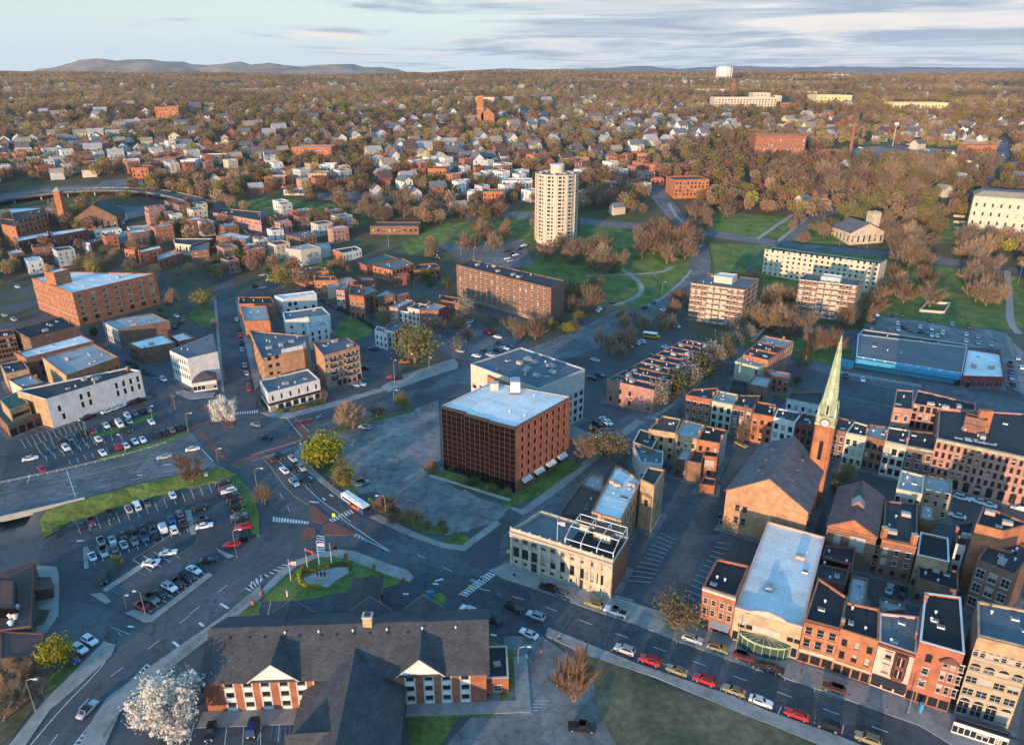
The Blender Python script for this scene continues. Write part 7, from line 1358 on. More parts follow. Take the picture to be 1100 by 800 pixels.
grove('F 390,10 700,5 720,60 650,90 420,80', 12, ['bare','olive','bare'], (8,12), 'below the brick villa', 6)
grove('F 700,20 960,30 940,60 760,70', 8, BRN, (7,10), 'by the lane below the flats')
grove('F 870,110 1080,100 1090,200 900,190', 9, ['bare','red'], (8,11), 'by the tower car park', 6)
grove('F 230,60 380,60 390,130 300,130', 8, ['bare','olive'], (7,10), 'at the foot of the green bank')
grove('F 720,320 840,310 840,360 740,350', 5, ['green','green','conifer'], (5,8), 'in the hedge behind the terrace yard', 4)
grove('F 780,480 960,470 950,610 850,640 790,560', 6, ['bare','bare','dull'], (6,9), 'by the slab block lot')
grove('E 370,210 640,240 650,285 500,290 330,280 370,240', 10, ['bare','olive','bare'], (6,9), 'behind the brick loft', 5)
grove('E 20,230 330,210 330,260 120,275', 6, ['bare','olive','green'], (5,8), 'left of the brick loft', 5)
grove('E 640,20 720,60 740,110 690,110 640,70', 5, ['bare','olive','green'], (6,9), 'by the sheds left of the side street')
grove('E 740,60 880,60 860,120 740,130', 8, ['bare','olive','green','bare'], (6,9), 'above the side street', 5)
grove('E 880,200 1040,180 1060,250 960,300 880,290', 7, ['bare','green'], (7,10), 'at the bend of the left street', 5)
grove('M 0,460 160,420 190,560 60,700 0,740', 8, ['bare','olive','red'], (4,7), 'in the scrub left of the drive', 3)
grove('J 490,520 700,600 680,640 520,560', 4, ['lime','olive','red'], (3,5), 'in the verge below the bus', 3)
grove('J 780,370 1000,440 1090,470 1080,490 900,440', 8, ['green','olive','bare'], (2.2,3.6), 'by the glass office block', 2.5)
grove('J 270,310 330,330 440,440 450,480 380,430', 5, ['yellow','lime','olive'], (3,5), 'under the yellow tree on the bend', 3)
grove('J 740,620 830,600 840,640 770,660', 3, ['olive','lime'], (2.5,4), 'at the corner garden', 2)
grove('p 890,520 900,510 905,540 893,545', 2, ['green','olive'], (4,6), 'between church and hall', 2)
# hedges and low shrubs
def hedge(s, w, h, m, label, closed=False):
    p = smooth_poly(W_(s), 2, False); mb = MB(); r = random.Random(int(p[0][0]*9)); z0 = T(*p[0])
    for a, b in zip(p, p[1:]):
        l = math.dist(a, b); n_ = max(1, int(l*w*26))
        mb.obox(a, b, -w*.33, w*.33, z0, z0+h*.7, m)
        for _ in range(n_):
            t = r.random(); d = r.uniform(-w/2, w/2); nx, ny = -(b[1]-a[1])/l, (b[0]-a[0])/l; c = Vector((a[0]+(b[0]-a[0])*t+nx*d, a[1]+(b[1]-a[1])*t+ny*d, z0+h*r.uniform(.3,1.05))); v = Vector((r.gauss(0,1), r.gauss(0,1), r.gauss(.6,1))).normalized(); o = v.orthogonal().normalized()*r.uniform(.1,.24); q = v.cross(o)
            mb.face([c-o-q*.7, c+o-q*.6, c+q], m)
    tag(mb.build('hedge'), label, 'hedge')
hedge('h1 425,330 400,380 410,440 450,470 560,480 590,485', 1.0, 1.0, 'leaf_yellow', 'golden hedge curving round the flag plaza, lower left arc')
hedge('h1 440,340 500,350 620,310 720,290 830,290 835,330', 1.0, 1.0, 'hedge', 'dark golden hedge behind the flagpoles of the plaza')
hedge('e4 290,650 350,640', 1.6, 1.6, 'hedge', 'clipped olive shrub at the left of the restaurant hedge'); hedge('e4 410,640 560,600 700,560', 1.4, 1.5, 'hedge', 'long clipped olive hedge in front of the restaurant'); hedge('e4 150,545 190,600 215,640', 1.0, 1.2, 'leaf_green', 'green hedge on the side of the white restaurant')
# ---------------- wooded hillside: single houses, then one mass of distant trees ----------------
OPEN = [px(s) for s, m in GF] + [px(s) for s in ('p 0,196 130,192 250,178 300,176 300,186 180,196 120,205 215,216 300,240 380,262 380,285 340,285 0,245', 'p 683,195 735,195 780,270 780,300 700,345 660,320 740,280', 'p 540,222 700,234 900,255 1100,285 1100,305 900,285 690,246 540,236', 'p 750,300 940,215 940,235 790,305', 'D 360,465 870,480 880,520 350,510', 'D 930,640 990,430 1050,420 1060,520 990,640', 'p 765,106 850,106 850,120 765,120', 'p 876,104 918,104 918,114 876,114', 'p 958,112 1020,112 1020,121 958,121', 'F 380,120 700,130 650,190 400,160', 'p 455,255 560,250 580,290 480,290','C 600,600 720,620 720,786 600,786','D 300,460 390,460 390,520 220,520','p 0,196 380,262 500,330 0,345', 'p 300,240 380,255 460,260 460,330 330,330','G 0,250 130,170 140,300 60,330','H 0,100 560,100 760,140 1100,260 1100,786 0,786','p 470,260 600,262 640,330 560,420 430,380')]
ROADS2 = [px(s) for s in ('C 470,530 620,480 640,490 500,545','p 650,170 740,140 745,145 660,178','B 300,680 620,650 860,700 860,720 600,675 300,700','A 380,600 700,570 700,600 400,640','A 0,630 380,600 380,620 0,660')]
for s in ('C 860,560 970,480 1060,460 1060,480 980,500 870,580','B 280,660 480,650 620,660 860,700 860,715 600,680 280,690','A 420,610 560,595 700,570 700,590 560,615 420,640','B 900,750 980,715 1060,690 1060,700 960,740 910,786','D 780,680 920,650 950,660 930,690 800,700'): sheet('road', s, 'asphalt_mid', .12, step=8)
SOFT = px('p 0,235 130,215 250,225 345,262 345,320 250,300 200,330 0,300')
def blocked(p):
    for q in OPEN:
        if inside(p, q): return True
    return False
HM = {}
def house_mesh(k):
    """small gabled house: body with eaves, porch and dark window panes; returns wall and roof meshes"""
    if k in HM: return HM[k]
    r = random.Random(k*7+3); w, d, e = r.uniform(3.4,4.8), r.uniform(4.5,6.5), r.uniform(4.6,6.2); rz = e + w*r.uniform(.7,1.05); b = MB(); wl = ['siding_white','siding_white','paint_white','paint_cream','paint_grey','paint_yellow','brick_orange','brick_red','siding_white','paint_beige','paint_green','brick_brown'][k % 12]
    b.box(-w,w,-d,d,-2,e,wl); b.face([(-w,-d,e),(w,-d,e),(0,-d,rz)], wl); b.face([(w,d,e),(-w,d,e),(0,d,rz)], wl); b.box(-w*.7,w*.5,-d-1.8,-d-.003,-2,2.7,wl); b.box(-w*.8,w*.6,-d-2.1,-d-.004,2.701,2.95,'roof_grey'); b.box(w+.003,w+2.2,-1.5,2.5,-2,e*.75,wl)
    for z in (1.0, 3.7):
        for x in (-w*.55, w*.5):
            b.box(x-.5,x+.5,-d-.03,-d-.005,z+.0,z+1.4,'glass') if z > 3 else b.box(x-.5,x+.5,-d-1.83,-d-1.803,z-.2,z+1.1,'glass')
        for y in (-d*.6, d*.55): b.box(-w-.03,-w-.005,y-.5,y+.5,z,z+1.4,'glass')
    t = MB(); rm = ['roof_grey','roof_tan','shingle_slate','roof_silver','roof_grey','roof_brown'][k*5 % 6]; o = .5; up = .22
    for s in (-1, 1):
        E_ = lambda y: (s*(w+o), y, e-o*(rz-e)/w); R_ = lambda y: (0, y, rz); u = lambda p: (p[0],p[1],p[2]+up); t.hexa([E_(-d-o),E_(d+o),R_(d+o),R_(-d-o),u(E_(-d-o)),u(E_(d+o)),u(R_(d+o)),u(R_(-d-o))], rm)
    t.box(-.4,.4,d*.3,d*.3+.7,rz-1,rz+1.1,'brick_red'); t.box(w+.0031,w+2.5,-1.8,2.8,e*.75+.001,e*.75+.25,rm)
    HM[k] = (b.mesh('gabled_house'), t.mesh('roof')); return HM[k]
HNOUN = dict(siding_white='white clapboard gabled house', paint_white='white painted gabled house', paint_cream='cream gabled house', paint_grey='grey gabled house', paint_yellow='pale yellow gabled house', brick_orange='orange brick gabled house', brick_red='red brick gabled house', paint_beige='beige gabled house', paint_green='pale green gabled house', brick_brown='brown gabled house')
HOUSES = []; cell = {}
def free(x, y, d):
    for i in (-1,0,1):
        for j in (-1,0,1):
            for q in cell.get((int(x//40)+i, int(y//40)+j), ()):
                if math.hypot(x-q[0], y-q[1]) < d: return False
    return True
def take(x, y): cell.setdefault((int(x//40), int(y//40)), []).append((x, y))
HZ = [('p 0,150 120,145 260,160 300,175 150,180 0,185',46),('p 90,110 200,110 330,125 330,150 200,150 90,140',36),('p 330,110 500,120 520,150 420,165 330,150',36),('p 540,110 640,108 700,130 700,160 640,180 560,190 540,160',70),('p 640,120 780,115 800,140 700,165 650,150',44),('p 400,165 540,150 560,190 520,215 400,200',30),('p 820,132 900,128 930,150 870,150 830,140',18),('p 930,140 1040,138 1040,150 940,152',18),('p 640,85 760,88 760,100 640,100',14),('p 420,90 640,90 640,108 420,110',34),('p 180,75 330,82 330,95 200,95',10),('p 600,165 700,160 740,180 690,195 620,190',22),('p 0,160 60,160 60,186 0,186',10)]
def houses():
    k = 0
    for s, n in HZ:
        pts = px(s); xs = [p[0] for p in pts]; ys = [p[1] for p in pts]; c = t = 0
        while c < n and t < n*30 and k < 296:
            t += 1; p = (rng.uniform(min(xs),max(xs)), rng.uniform(min(ys),max(ys)))
            if not inside(p, pts) or blocked(p): continue
            x, y = G(p)
            if not free(x, y, 17) or near_building(x, y, 8): continue
            take(x, y); kk = rng.randrange(24); a, b = house_mesh(kk); z = T(x, y); ang = .45 + rng.choice((0, math.pi/2, math.pi, -math.pi/2)) + rng.uniform(-.12,.12); o = inst('gabled_house', a, None, (x,y,z), ang, rng.uniform(1.0,1.3)); rr = inst('roof', b, o)
            wl = a.materials[0].name; reg(o, HNOUN[wl], f'among bare trees on the hillside', p[0], 'house', 'houses on the wooded hillside'); HOUSES.append((x, y)); k += 1; c += 1
houses()
for (noun, ctx), l in REG.items():                       # tiny look-alikes share one label
    if ctx == 'among bare trees on the hillside':
        for _, o in l: o['label'] = noun + ' ' + ctx
for k_ in [k for k in REG if k[1] == 'among bare trees on the hillside']: del REG[k_]
def hfree(x, y):                                   # keep the yards in front of the houses open
    for i in (-1,0,1):
        for j in (-1,0,1):
            for q in hcell.get((int(x//40)+i, int(y//40)+j), ()):
                if abs(x-q[0]) < 8 and -19 < y-q[1] < 7: return True
    return False
hcell = {}
def more_houses():
    mb = MB(); r = random.Random(21); n = 0
    for x, y in HOUSES: hcell.setdefault((int(x//40), int(y//40)), []).append((x, y))
    while n < 470:
        y = r.uniform(560, 2700); x = r.uniform(-.74*y, .74*y); p = to_px(x, y, T(x, y))
        if not (-20 < p[0] < 1120) or p[1] < 84 or blocked(p) or not free(x, y, 19) or near_building(x, y, 8): continue
        if math.sin(x/150+1)*math.sin(y/170) < -.25 and r.random() < .8: continue
        z = T(x, y); take(x, y); hcell.setdefault((int(x//40), int(y//40)), []).append((x, y)); n += 1; a = .45+r.choice((0,1.571))+r.uniform(-.15,.15); c, s = math.cos(a), math.sin(a); w, d, e = r.uniform(3.2,4.8), r.uniform(4.5,6.5), r.uniform(5,6.5); rz = e+w*.8
        X = lambda u, v, h: (x+c*u-s*v, y+s*u+c*v, z+h); wl = r.choice(('siding_white','paint_cream','paint_grey','paint_grey','brick_brown','brick_orange','paint_beige','paint_beige')); rm = r.choice(('roof_grey','roof_tan','shingle_slate','roof_silver','roof_brown'))
        mb.hexa([X(-w,-d,-3),X(w,-d,-3),X(w,d,-3),X(-w,d,-3),X(-w,-d,e),X(w,-d,e),X(w,d,e),X(-w,d,e)], wl, False); mb.face([X(-w,-d,e),X(w,-d,e),X(0,-d,rz)], wl); mb.face([X(w,d,e),X(-w,d,e),X(0,d,rz)], wl)
        for k in (-1, 1): mb.face([X(k*(w+.5),-d-.4,e-.3),X(k*(w+.5),d+.4,e-.3),X(0,d+.4,rz+.1),X(0,-d-.4,rz+.1)], rm)
    tag(mb.build('distant_houses'), 'many tiny pale gabled houses scattered through the distant hillside woods', 'houses', kind='stuff')
more_houses()
def woods():
    """thousands of distant trees as one mass: each a trunk and a crown of many small twig and leaf faces"""
    spots = []; prng = random.Random(3)
    for x, y in TREES: take(x, y)
    y = 415.
    while y < 5200:
        sp = 8.2 if y < 900 else 10.5 if y < 1500 else 15 if y < 2600 else 24
        hw = .86*y + 90; n = int(2*hw/sp)
        for i in range(n):
            x_ = -hw + 2*hw*(i+prng.random())/n; y_ = y + prng.uniform(-.5,.5)*sp
            zz = T(x_, y_); p = to_px(x_, y_, zz)
            if not (-170 < p[0] < 1270) or p[1] > 330: continue
            if prng.random() < (.30 if y < 900 else .26 if y < 1700 else .12): continue
            if hfree(x_, y_): continue
            if (blocked(p) and not (prng.random() < .45 and inside(p, SOFT))) or any(inside(p, q) for q in ROADS2) or near_building(x_, y_, 4): continue
            if not free(x_, y_, 9 if y < 1500 else 7): continue
            spots.append((x_, y_, zz))
        y += sp*.9
    R = np.random.default_rng(9); V, FC, TI = [], [], []; base = 0
    pal = np.array([(.20,.135,.095),(.22,.155,.10),(.15,.105,.08),(.20,.155,.07),(.17,.155,.05),(.26,.19,.14),(.20,.105,.07),(.21,.20,.05),(.05,.06,.03)]); pw = np.array([.20,.22,.11,.13,.09,.12,.08,.03,.02])
    protos = {}
    def crown(nf, big):
        c = R.normal(size=(nf,3)); c /= np.linalg.norm(c,axis=1)[:,None]; r = R.random(nf)**.42
        lobes = R.normal(size=(6,3)); lobes /= np.linalg.norm(lobes,axis=1)[:,None]; f = .72 + .42*np.max(c@lobes.T, axis=1)**4
        ctr = c*(r*f)[:,None]*np.array([.5,.5,.40]) + np.array([0,0,.62])
        a = R.normal(size=(nf,3)); a /= np.linalg.norm(a,axis=1)[:,None]; b = np.cross(a, R.normal(size=(nf,3))); b /= np.linalg.norm(b,axis=1)[:,None]
        s = (.046 if not big else .085)*R.uniform(.6,1.5,nf)[:,None]; la = a*s*1.5; lb = b*s*.55
        return np.stack([ctr-la-lb, ctr+la-lb*.4, ctr+la*.3+lb, ctr-la*.6+lb], 1)
    for q in (330, 190, 90, 44): protos[q] = [crown(q, q < 60) for _ in range(5)]
    for (x, y, z) in spots:
        h = R.uniform(8,14) if y > 520 else R.uniform(8,13); nf = 330 if y < 700 else 190 if y < 1200 else 90 if y < 2200 else 44
        w = h*R.uniform(.75,1.05); pr = protos[nf][R.integers(5)]; a = R.uniform(0,6.28); ca, sa = math.cos(a), math.sin(a)
        q = pr.reshape(-1,3); vx = (q[:,0]*ca-q[:,1]*sa)*w+x; vy = (q[:,0]*sa+q[:,1]*ca)*w+y; vz = q[:,2]*h+z
        V.append(np.stack([vx,vy,vz],1)); n = len(q); FC.append((np.arange(n)+base).reshape(-1,4)); base += n
        col = pal[R.choice(len(pal), p=pw)]*np.array([1.12,1.0,.82])*(R.uniform(1.35,1.9)*(1.05+.18*math.sin(x/70+2*math.sin(y/110))+.12*math.sin(y/57))); fc = np.repeat(col[None], n//4, 0)*R.uniform(.92,1.08,(n//4,1)); TI.append(fc)
        if y < 1200:
            t = h*.016; tv = np.array([(-t,-t,-.05*h),(t,-t,-.05*h),(t*.4,0,h*.6),(-t*.4,0,h*.6),(0,-t,-.05*h),(0,t,-.05*h),(0,t*.4,h*.6),(0,-t*.4,h*.6)])+np.array([x,y,z]); V.append(tv); FC.append(np.array([[0,1,2,3],[4,5,6,7]])+base); base += 8; TI.append(np.array([[.12,.09,.07]]*2))
    V = np.concatenate(V); FC = np.concatenate(FC); TI = np.concatenate(TI)
    me = bpy.data.meshes.new('distant_woods'); me.vertices.add(len(V)); me.vertices.foreach_set('co', V.ravel().astype(np.float32)); me.loops.add(FC.size); me.loops.foreach_set('vertex_index', FC.ravel().astype(np.int32)); me.polygons.add(len(FC)); me.polygons.foreach_set('loop_start', np.arange(0, FC.size, 4, dtype=np.int32)); me.update(calc_edges=False); 
    at = me.attributes.new('tint', 'FLOAT_COLOR', 'FACE'); at.data.foreach_set('color', np.concatenate([TI, np.ones((len(TI),1))],1).ravel().astype(np.float32)); me.materials.append(MAT['wood'])
    o = bpy.data.objects.new('distant_woods', me); COL.objects.link(o); tag(o, 'brown leafless woods covering the distant hillside between the houses', 'woods', kind='stuff')
    print('woods', len(spots), len(FC), 'trees', NT[0], 'houses', len(HOUSES))
woods()
# ---------------- vehicles ----------------
CM = {}
def car_meshes(typ, col, parts):
    k = (typ, col, parts)
    if k in CM: return CM[k]
    # stations: x, bottom, belt height, half width, roof height (None = no cabin), roof half width
    P_ = {'sedan':dict(L=4.7, st=[(-2.35,.35,.62,.78),(-2.2,.25,.82,.86),(-1.3,.22,.9,.9),(-.3,.22,.92,.9),(1.0,.22,.94,.9),(1.9,.24,.92,.88),(2.25,.28,.85,.84),(2.35,.38,.66,.78)], cab=[(-.95,.9),(-.25,1.42),(1.05,1.42),(1.75,.92)], rw=.62),
      'suv':dict(L=4.7, st=[(-2.35,.4,.75,.82),(-2.2,.3,.98,.9),(-1.3,.28,1.04,.93),(0,.28,1.06,.93),(1.2,.28,1.08,.93),(2.1,.3,1.08,.9),(2.3,.36,1.0,.88),(2.35,.42,.8,.84)], cab=[(-1.05,1.05),(-.45,1.68),(1.75,1.68),(2.2,1.08)], rw=.68),
      'van':dict(L=5.4, st=[(-2.7,.4,.85,.86),(-2.5,.3,1.15,.95),(-1.8,.28,1.3,.98),(0,.28,1.3,.98),(1.5,.28,1.3,.98),(2.5,.3,1.3,.98),(2.65,.34,1.25,.96),(2.7,.42,1.0,.94)], cab=[(-1.95,1.3),(-1.4,2.1),(2.5,2.15),(2.6,1.3)], rw=.85),
      'pickup':dict(L=5.6, st=[(-2.8,.45,.8,.86),(-2.6,.35,1.05,.95),(-1.5,.32,1.12,.98),(0,.32,1.12,.98),(.9,.32,1.12,.98),(2.5,.34,1.1,.98),(2.7,.4,1.08,.96),(2.8,.5,.9,.92)], cab=[(-1.35,1.12),(-.7,1.8),(.65,1.8),(.95,1.12)], rw=.72)}[typ]
    b = MB(); c = 'car_'+col; st = P_['st']; rings = []
    for x, zb, zt, w in st: rings.append([(x,-w*.9,zb),(x,-w,(zb+zt)*.52),(x,-w*.95,zt-.06),(x,-w*.86,zt),(x,w*.86,zt),(x,w*.95,zt-.06),(x,w,(zb+zt)*.52),(x,w*.9,zb)])
    for r0, r1 in zip(rings, rings[1:]):
        for i in range(8): b.face([r0[i], r0[(i+1)%8], r1[(i+1)%8], r1[i]][::-1], c)
    b.face(rings[0], c); b.face(rings[-1][::-1], c)
    cab = P_['cab']; rw = P_['rw']; bw = st[3][3]*.86
    def cr(x, z, roof): w = rw if roof else bw; return [(x,-w,z),(x,w,z)]
    a0, a1, a2, a3 = [cr(x, z, i in (1,2)) for i, (x, z) in enumerate(cab)]
    bl = [(cab[1][0]+.0,-bw,cab[0][1]),(cab[1][0],bw,cab[0][1]),(cab[2][0],-bw,cab[3][1]),(cab[2][0],bw,cab[3][1])]
    b.face([a1[0],a2[0],a2[1],a1[1]][::-1], c)
    b.face([(a1[0][0],a1[0][1],a1[0][2]),(a2[0][0],a2[0][1],a2[0][2]),(a2[1][0],a2[1][1],a2[1][2]),(a1[1][0],a1[1][1],a1[1][2])], c)
    wind = [a0[0],a0[1],a1[1],a1[0]]; rear = [a3[1],a3[0],a2[0],a2[1]]; sl = [a0[0],a1[0],a2[0],a3[0]]; sr = [a3[1],a2[1],a1[1],a0[1]]
    for f in (wind, rear, sl, sr): b.face(f, c)
    if typ == 'pickup': b.box(1.0,2.7,-.8,.8,1.1,1.125,'rubber')
    def panel(f, off, s=.86):
        cc = sum((Vector(p) for p in f), Vector())/len(f); n = (Vector(f[1])-Vector(f[0])).cross(Vector(f[2])-Vector(f[0])).normalized(); 
        if n.dot(cc-Vector((0,0,.9))) < 0: n = -n
        return [tuple(cc + (Vector(p)-cc)*s + n*off) for p in f]
    wl = [(st[1][0]+.75, s*(st[3][3]-.10)) for s in (-1,1)] + [(st[-2][0]-.75, s*(st[3][3]-.10)) for s in (-1,1)]; wr = .33 if typ == 'sedan' else .38
    wm = MB(); wm.tube([(0,-.11,0),(0,.13,0)], wr, 'rubber', 12); wm.face([(wr*math.cos(2*math.pi*i/12), -.11, wr*math.sin(2*math.pi*i/12)) for i in range(12)], 'rubber'); wm.tube([(0,-.125,0),(0,.138,0)], wr*.6, 'metal_grey', 10); wm.face([(wr*.6*math.cos(2*math.pi*i/10), -.125, wr*.6*math.sin(2*math.pi*i/10)) for i in range(10)], 'metal_grey')
    glass = [('windshield', panel(wind,.012)), ('rear_window', panel(rear,.012)), ('side_window', panel(sl,.012)), ('side_window', panel(sr,.012))]
    if not parts:
        if typ == 'van': glass = glass[:1]
        for n_, f in glass: b.face(f, 'glass')
        for x, y in wl: b.tube([(x,y-.13,wr),(x,y+.13,wr)], wr, 'rubber', 8); b.face([(x+wr*math.cos(.785*i), y-.13, wr+wr*math.sin(.785*i)) for i in range(8)], 'rubber')
        CM[k] = (b.mesh(typ), None, None, None, None)
    else:
        gs = []
        for n_, f in glass:
            if typ == 'van' and n_ != 'windshield' : continue
            g = MB(); g.face(f, 'glass'); gs.append((n_, g.mesh(n_)))
        ls = []
        for x, m, n_ in ((st[0][0]-.012,'lamp_clear','headlight'),(st[-1][0]+.012,'lamp_red','taillight')):
            for s in (-1, 1): g = MB(); z = st[0][2]-.05 if x < 0 else st[-1][2]-.02; y = s*st[0][3]*.72; g.box(x-.05,x+.05,y-.17,y+.17,z-.14,z+.03,m,True); ls.append((n_, g.mesh(n_)))
        CM[k] = (b.mesh(typ), gs, (wm.mesh('wheel'), [(x,y,wr) for x, y in wl]), ls, None)
    return CM[k]
CNAME = dict(w='white', s='silver', g='grey', k='black', b='blue', r='red', m='maroon', d='gold', t='teal', o='orange', n='brown')
TYPN = dict(sedan='car', suv='SUV', van='van', pickup='pickup')
TYPES = {}
def car(p, vec, c, ctx, typ=None, label=None, flip=None, parts=None):
    p = p if isinstance(p, tuple) else px(p)[0]; a, b = G((p[0]-vec[0]*.05, p[1]-vec[1]*.05)), G((p[0]+vec[0]*.05, p[1]+vec[1]*.05)); ang = math.atan2(b[1]-a[1], b[0]-a[0])
    if flip is None: flip = rng.random() < .5
    if flip: ang += math.pi
    typ = typ or rng.choice(('sedan','sedan','suv')); g = G(p); z = T(*g); col = CNAME[c]
    far = g[1] > 235 if parts is None else not parts
    body, gs, wh, ls, _ = car_meshes(typ, col, not far); e = .5; zx = T(g[0]+math.cos(ang)*e, g[1]+math.sin(ang)*e)
    o = bpy.data.objects.new(TYPN[typ].lower() if typ != 'sedan' else 'car', body); COL.objects.link(o); o.location = (g[0], g[1], z+.1); o.rotation_euler = (0, -math.atan2(zx-z, e), ang)
    if not far:
        for n_, m in gs: inst(n_, m, o)
        for q in wh[1]: inst('wheel', wh[0], o, q)
        for n_, m in ls: inst(n_, m, o)
    if label: tag(o, label, 'car' if typ in ('sedan','suv') else TYPN[typ])
    else: reg(o, f'{col} {TYPN[typ]}', ctx, p[0], 'car' if typ in ('sedan','suv') else TYPN[typ])
    return o
def cars(tile, s, vec, ctx, **kw):
    for w in s.split():
        c, xy = w.split(':'); x, y = xy.split(','); car(px(f'{tile} {x},{y}')[0], vec, c[0], ctx, dict(v='van', u='suv', p='pickup').get(c[1:2]), **kw)
SL = 'in the sunken car park'
cars('I','w:730,485 g:620,515 wu:580,530 s:545,545 k:465,570 m:388,597 k:345,610 s:428,680 s:475,675 k:520,655 ku:560,635 k:600,625 k:640,610 wv:690,630 b:725,590 g:760,565 w:392,745 s:440,730 g:485,712 s:525,695 g:570,680 b:612,665 k:655,655 w:735,633 m:775,605 k:245,640',(22,45),SL)
cars('I','k:845,540 k:852,592 w:865,615 w:712,730 w:640,770 k:875,762',(60,-12),SL)
cars('I','k:945,435 m:958,455 w:968,470 k:978,487 k:992,505 k:1003,538 g:1010,572 k:1015,590 r:1030,620 k:1025,668 r:980,695',(60,-14),'along the grassy lot edge')
cars('M','w:820,55 k:790,85 k:750,108 w:718,128 k:680,155 gu:643,180 ru:600,208',(60,32),'in the kerbside lot row'); cars('M','w:640,27',(60,30),'beside the blue bays of the sunken car park'); cars('M','kv:437,92',(8,30),'at the island of the sunken car park')
cars('M','wu:383,355 wu:340,390 b:305,432',(60,34),'by the yellow green tree and brown roof'); cars('M','s:373,645',(80,-82),'driving on the curved road near the blossom tree')
cars('M','k:890,735 bu:1065,720',(12,-60),'in the bays below the hotel blossom tree')
UL = 'in the car park under the white wall'
cars('I','w:455,130 w:483,120 w:515,107 k:555,95 k:590,85 k:380,152 k:365,158',(40,-14),UL)
cars('I','w:540,150 g:570,140 k:600,130 g:630,125 w:450,190 k:480,180 wv:506,186 s:545,172 k:545,205 k:350,225 r:392,215 g:295,245 k:260,262 w:280,285 w:417,248 w:640,175 w:435,305 r:500,280 w:533,275 w:570,258 w:603,250 k:665,228 k:695,220 g:725,210 k:755,200 k:778,193 r:178,375',(26,30),UL); cars('I','w:130,330',(50,-10),UL)
cars('I','s:695,323',(70,-14),'driving onto the bridge street'); cars('I','w:815,290',(70,-12),'at the brick crossing of the bridge street')
XR = 'at the big crossroads'
cars('J','m:230,170',(50,-13),'turning past the restaurant crossing'); cars('J','b:300,152',(50,-14),'waiting past the restaurant crossing'); cars('J','k:65,242 g:23,188',(50,10),XR)
cars('J','m:88,333 k:122,322 w:140,380 k:180,372 s:212,368 s:175,330 s:182,432 k:225,427',(40,38),'queueing at the lights of the bus street'); cars('J','s:480,198',(50,10),'alone in the big empty lot by the median'); cars('J','t:470,435',(60,-16),'parked in the big lot above the bus')
MS = 'along the shop side kerb'
cars('O','k:190,132 g:262,162 du:385,200 wp:475,232 s:800,347 du:905,386 mu:1018,424 k:1090,458',(60,20),MS); cars('Q','k:40,470 n:295,557 k:920,745',(60,20),MS)
NS = 'along the lawn side kerb'
cars('O','k:45,215 su:140,250 s:515,393 r:622,438 d:735,479 r:852,520 d:975,564 w:1088,610',(60,22),NS); cars('Q','r:140,665 ku:270,712 du:440,770',(60,22),NS)
cars('O','w:110,325',(60,28),'leaving the hotel drive by the corner'); cars('O','w:770,237',(40,12),'in the striped lot behind the olive tree'); cars('O','kp:335,720',(60,4),'on the gravel below the reddish tree',flip=True)
cars('N','wu:918,227 k:1020,266',(60,26),'at the hotel entrance lane'); cars('N','k:10,722',(14,-60),'in the bays below the hotel gable')
cars('Q','s:530,135 k:585,150',(8,-30),'in the yard behind the main street shops'); cars('K','k:915,580',(10,40),'beside the church front wall'); cars('k3','d:910,462',(60,30),'in the yard behind the church')
cars('K','w:430,165 k:400,185 w:405,240 r:385,207 w:440,180',(40,16),'in the small lot behind the glass office block')
cars('L','w:835,497 w:905,510 w:945,524 w:815,572',(60,16),'parked below the pink brick mill')
cars('G','w:530,600 w:560,590 w:585,583 w:690,607 k:640,642 s:390,660 k:375,735 b:410,725',(50,14),'in the lot behind the pink terrace'); cars('G','w:730,517 w:680,450',(50,14),'on the curved road by the striped block'); cars('G','k:600,438 b:635,418',(40,-20),'waiting at the park corner'); cars('G','w:400,450 w:408,442',(30,30),'at the end of the slab block drive'); cars('G','w:755,142 r:750,128',(10,20),'climbing the curved road')
cars('G','k:40,210 w:55,215 w:20,230 s:32,240 k:70,190 w:90,175 k:20,200',(40,-10),'in the round tower car park')
cars('H','w:565,505 w:568,530 k:590,522 g:612,530 g:636,537 w:660,520 g:690,540 w:710,527 w:710,555 w:732,558 w:755,545 k:700,490 s:795,508 m:867,522 w:855,550 w:855,577 s:905,562 s:905,587 s:960,595 k:545,470 k:585,470 w:480,467 s:460,485 s:455,525 k:465,503 s:758,530 k:665,540',(4,30),'in the lot behind the supermarket')
cars('H','m:1040,680 b:1045,710 s:1045,735 k:1052,762 w:1090,690 s:1073,652',(10,30),'beside the white roofed store'); cars('H','kv:835,765',(60,14),'outside the red store front'); cars('H','k:347,726 w:418,742',(6,30),'in the dark lot right of the spire')
cars('E','w:1000,490 k:1008,530 r:1012,556 k:1020,586 s:1022,616 s:1033,682 s:1040,716 k:1045,750 r:1050,782',(8,30),'parked along the left street'); cars('J','g:-10,20',(8,30),'parked along the left street')
cars('E','b:735,522 k:760,502 w:745,473 g:770,490 k:690,478 k:675,446 b:740,510',(40,20),'in the little lot by the loft'); cars('E','w:690,742 b:640,717 k:610,710 k:572,683 k:540,665',(36,26),'parked along the street behind the white wall')
SS = 'parked down the middle side street'
cars('F','k:300,408 k:318,420 k:340,428 b:358,437 k:377,447 k:395,456 k:415,466 k:440,478 k:460,487 k:482,498 k:500,512 k:520,525',(40,20),SS); cars('F','b:515,612 k:478,692 s:465,762 s:440,765',(50,10),'on the waste lot by the white corner house'); cars('F','o:645,668',(50,-4),'on the waste lot by the white corner house'); cars('F','r:595,732 k:615,738',(50,-6),'on the waste lot by the white corner house')
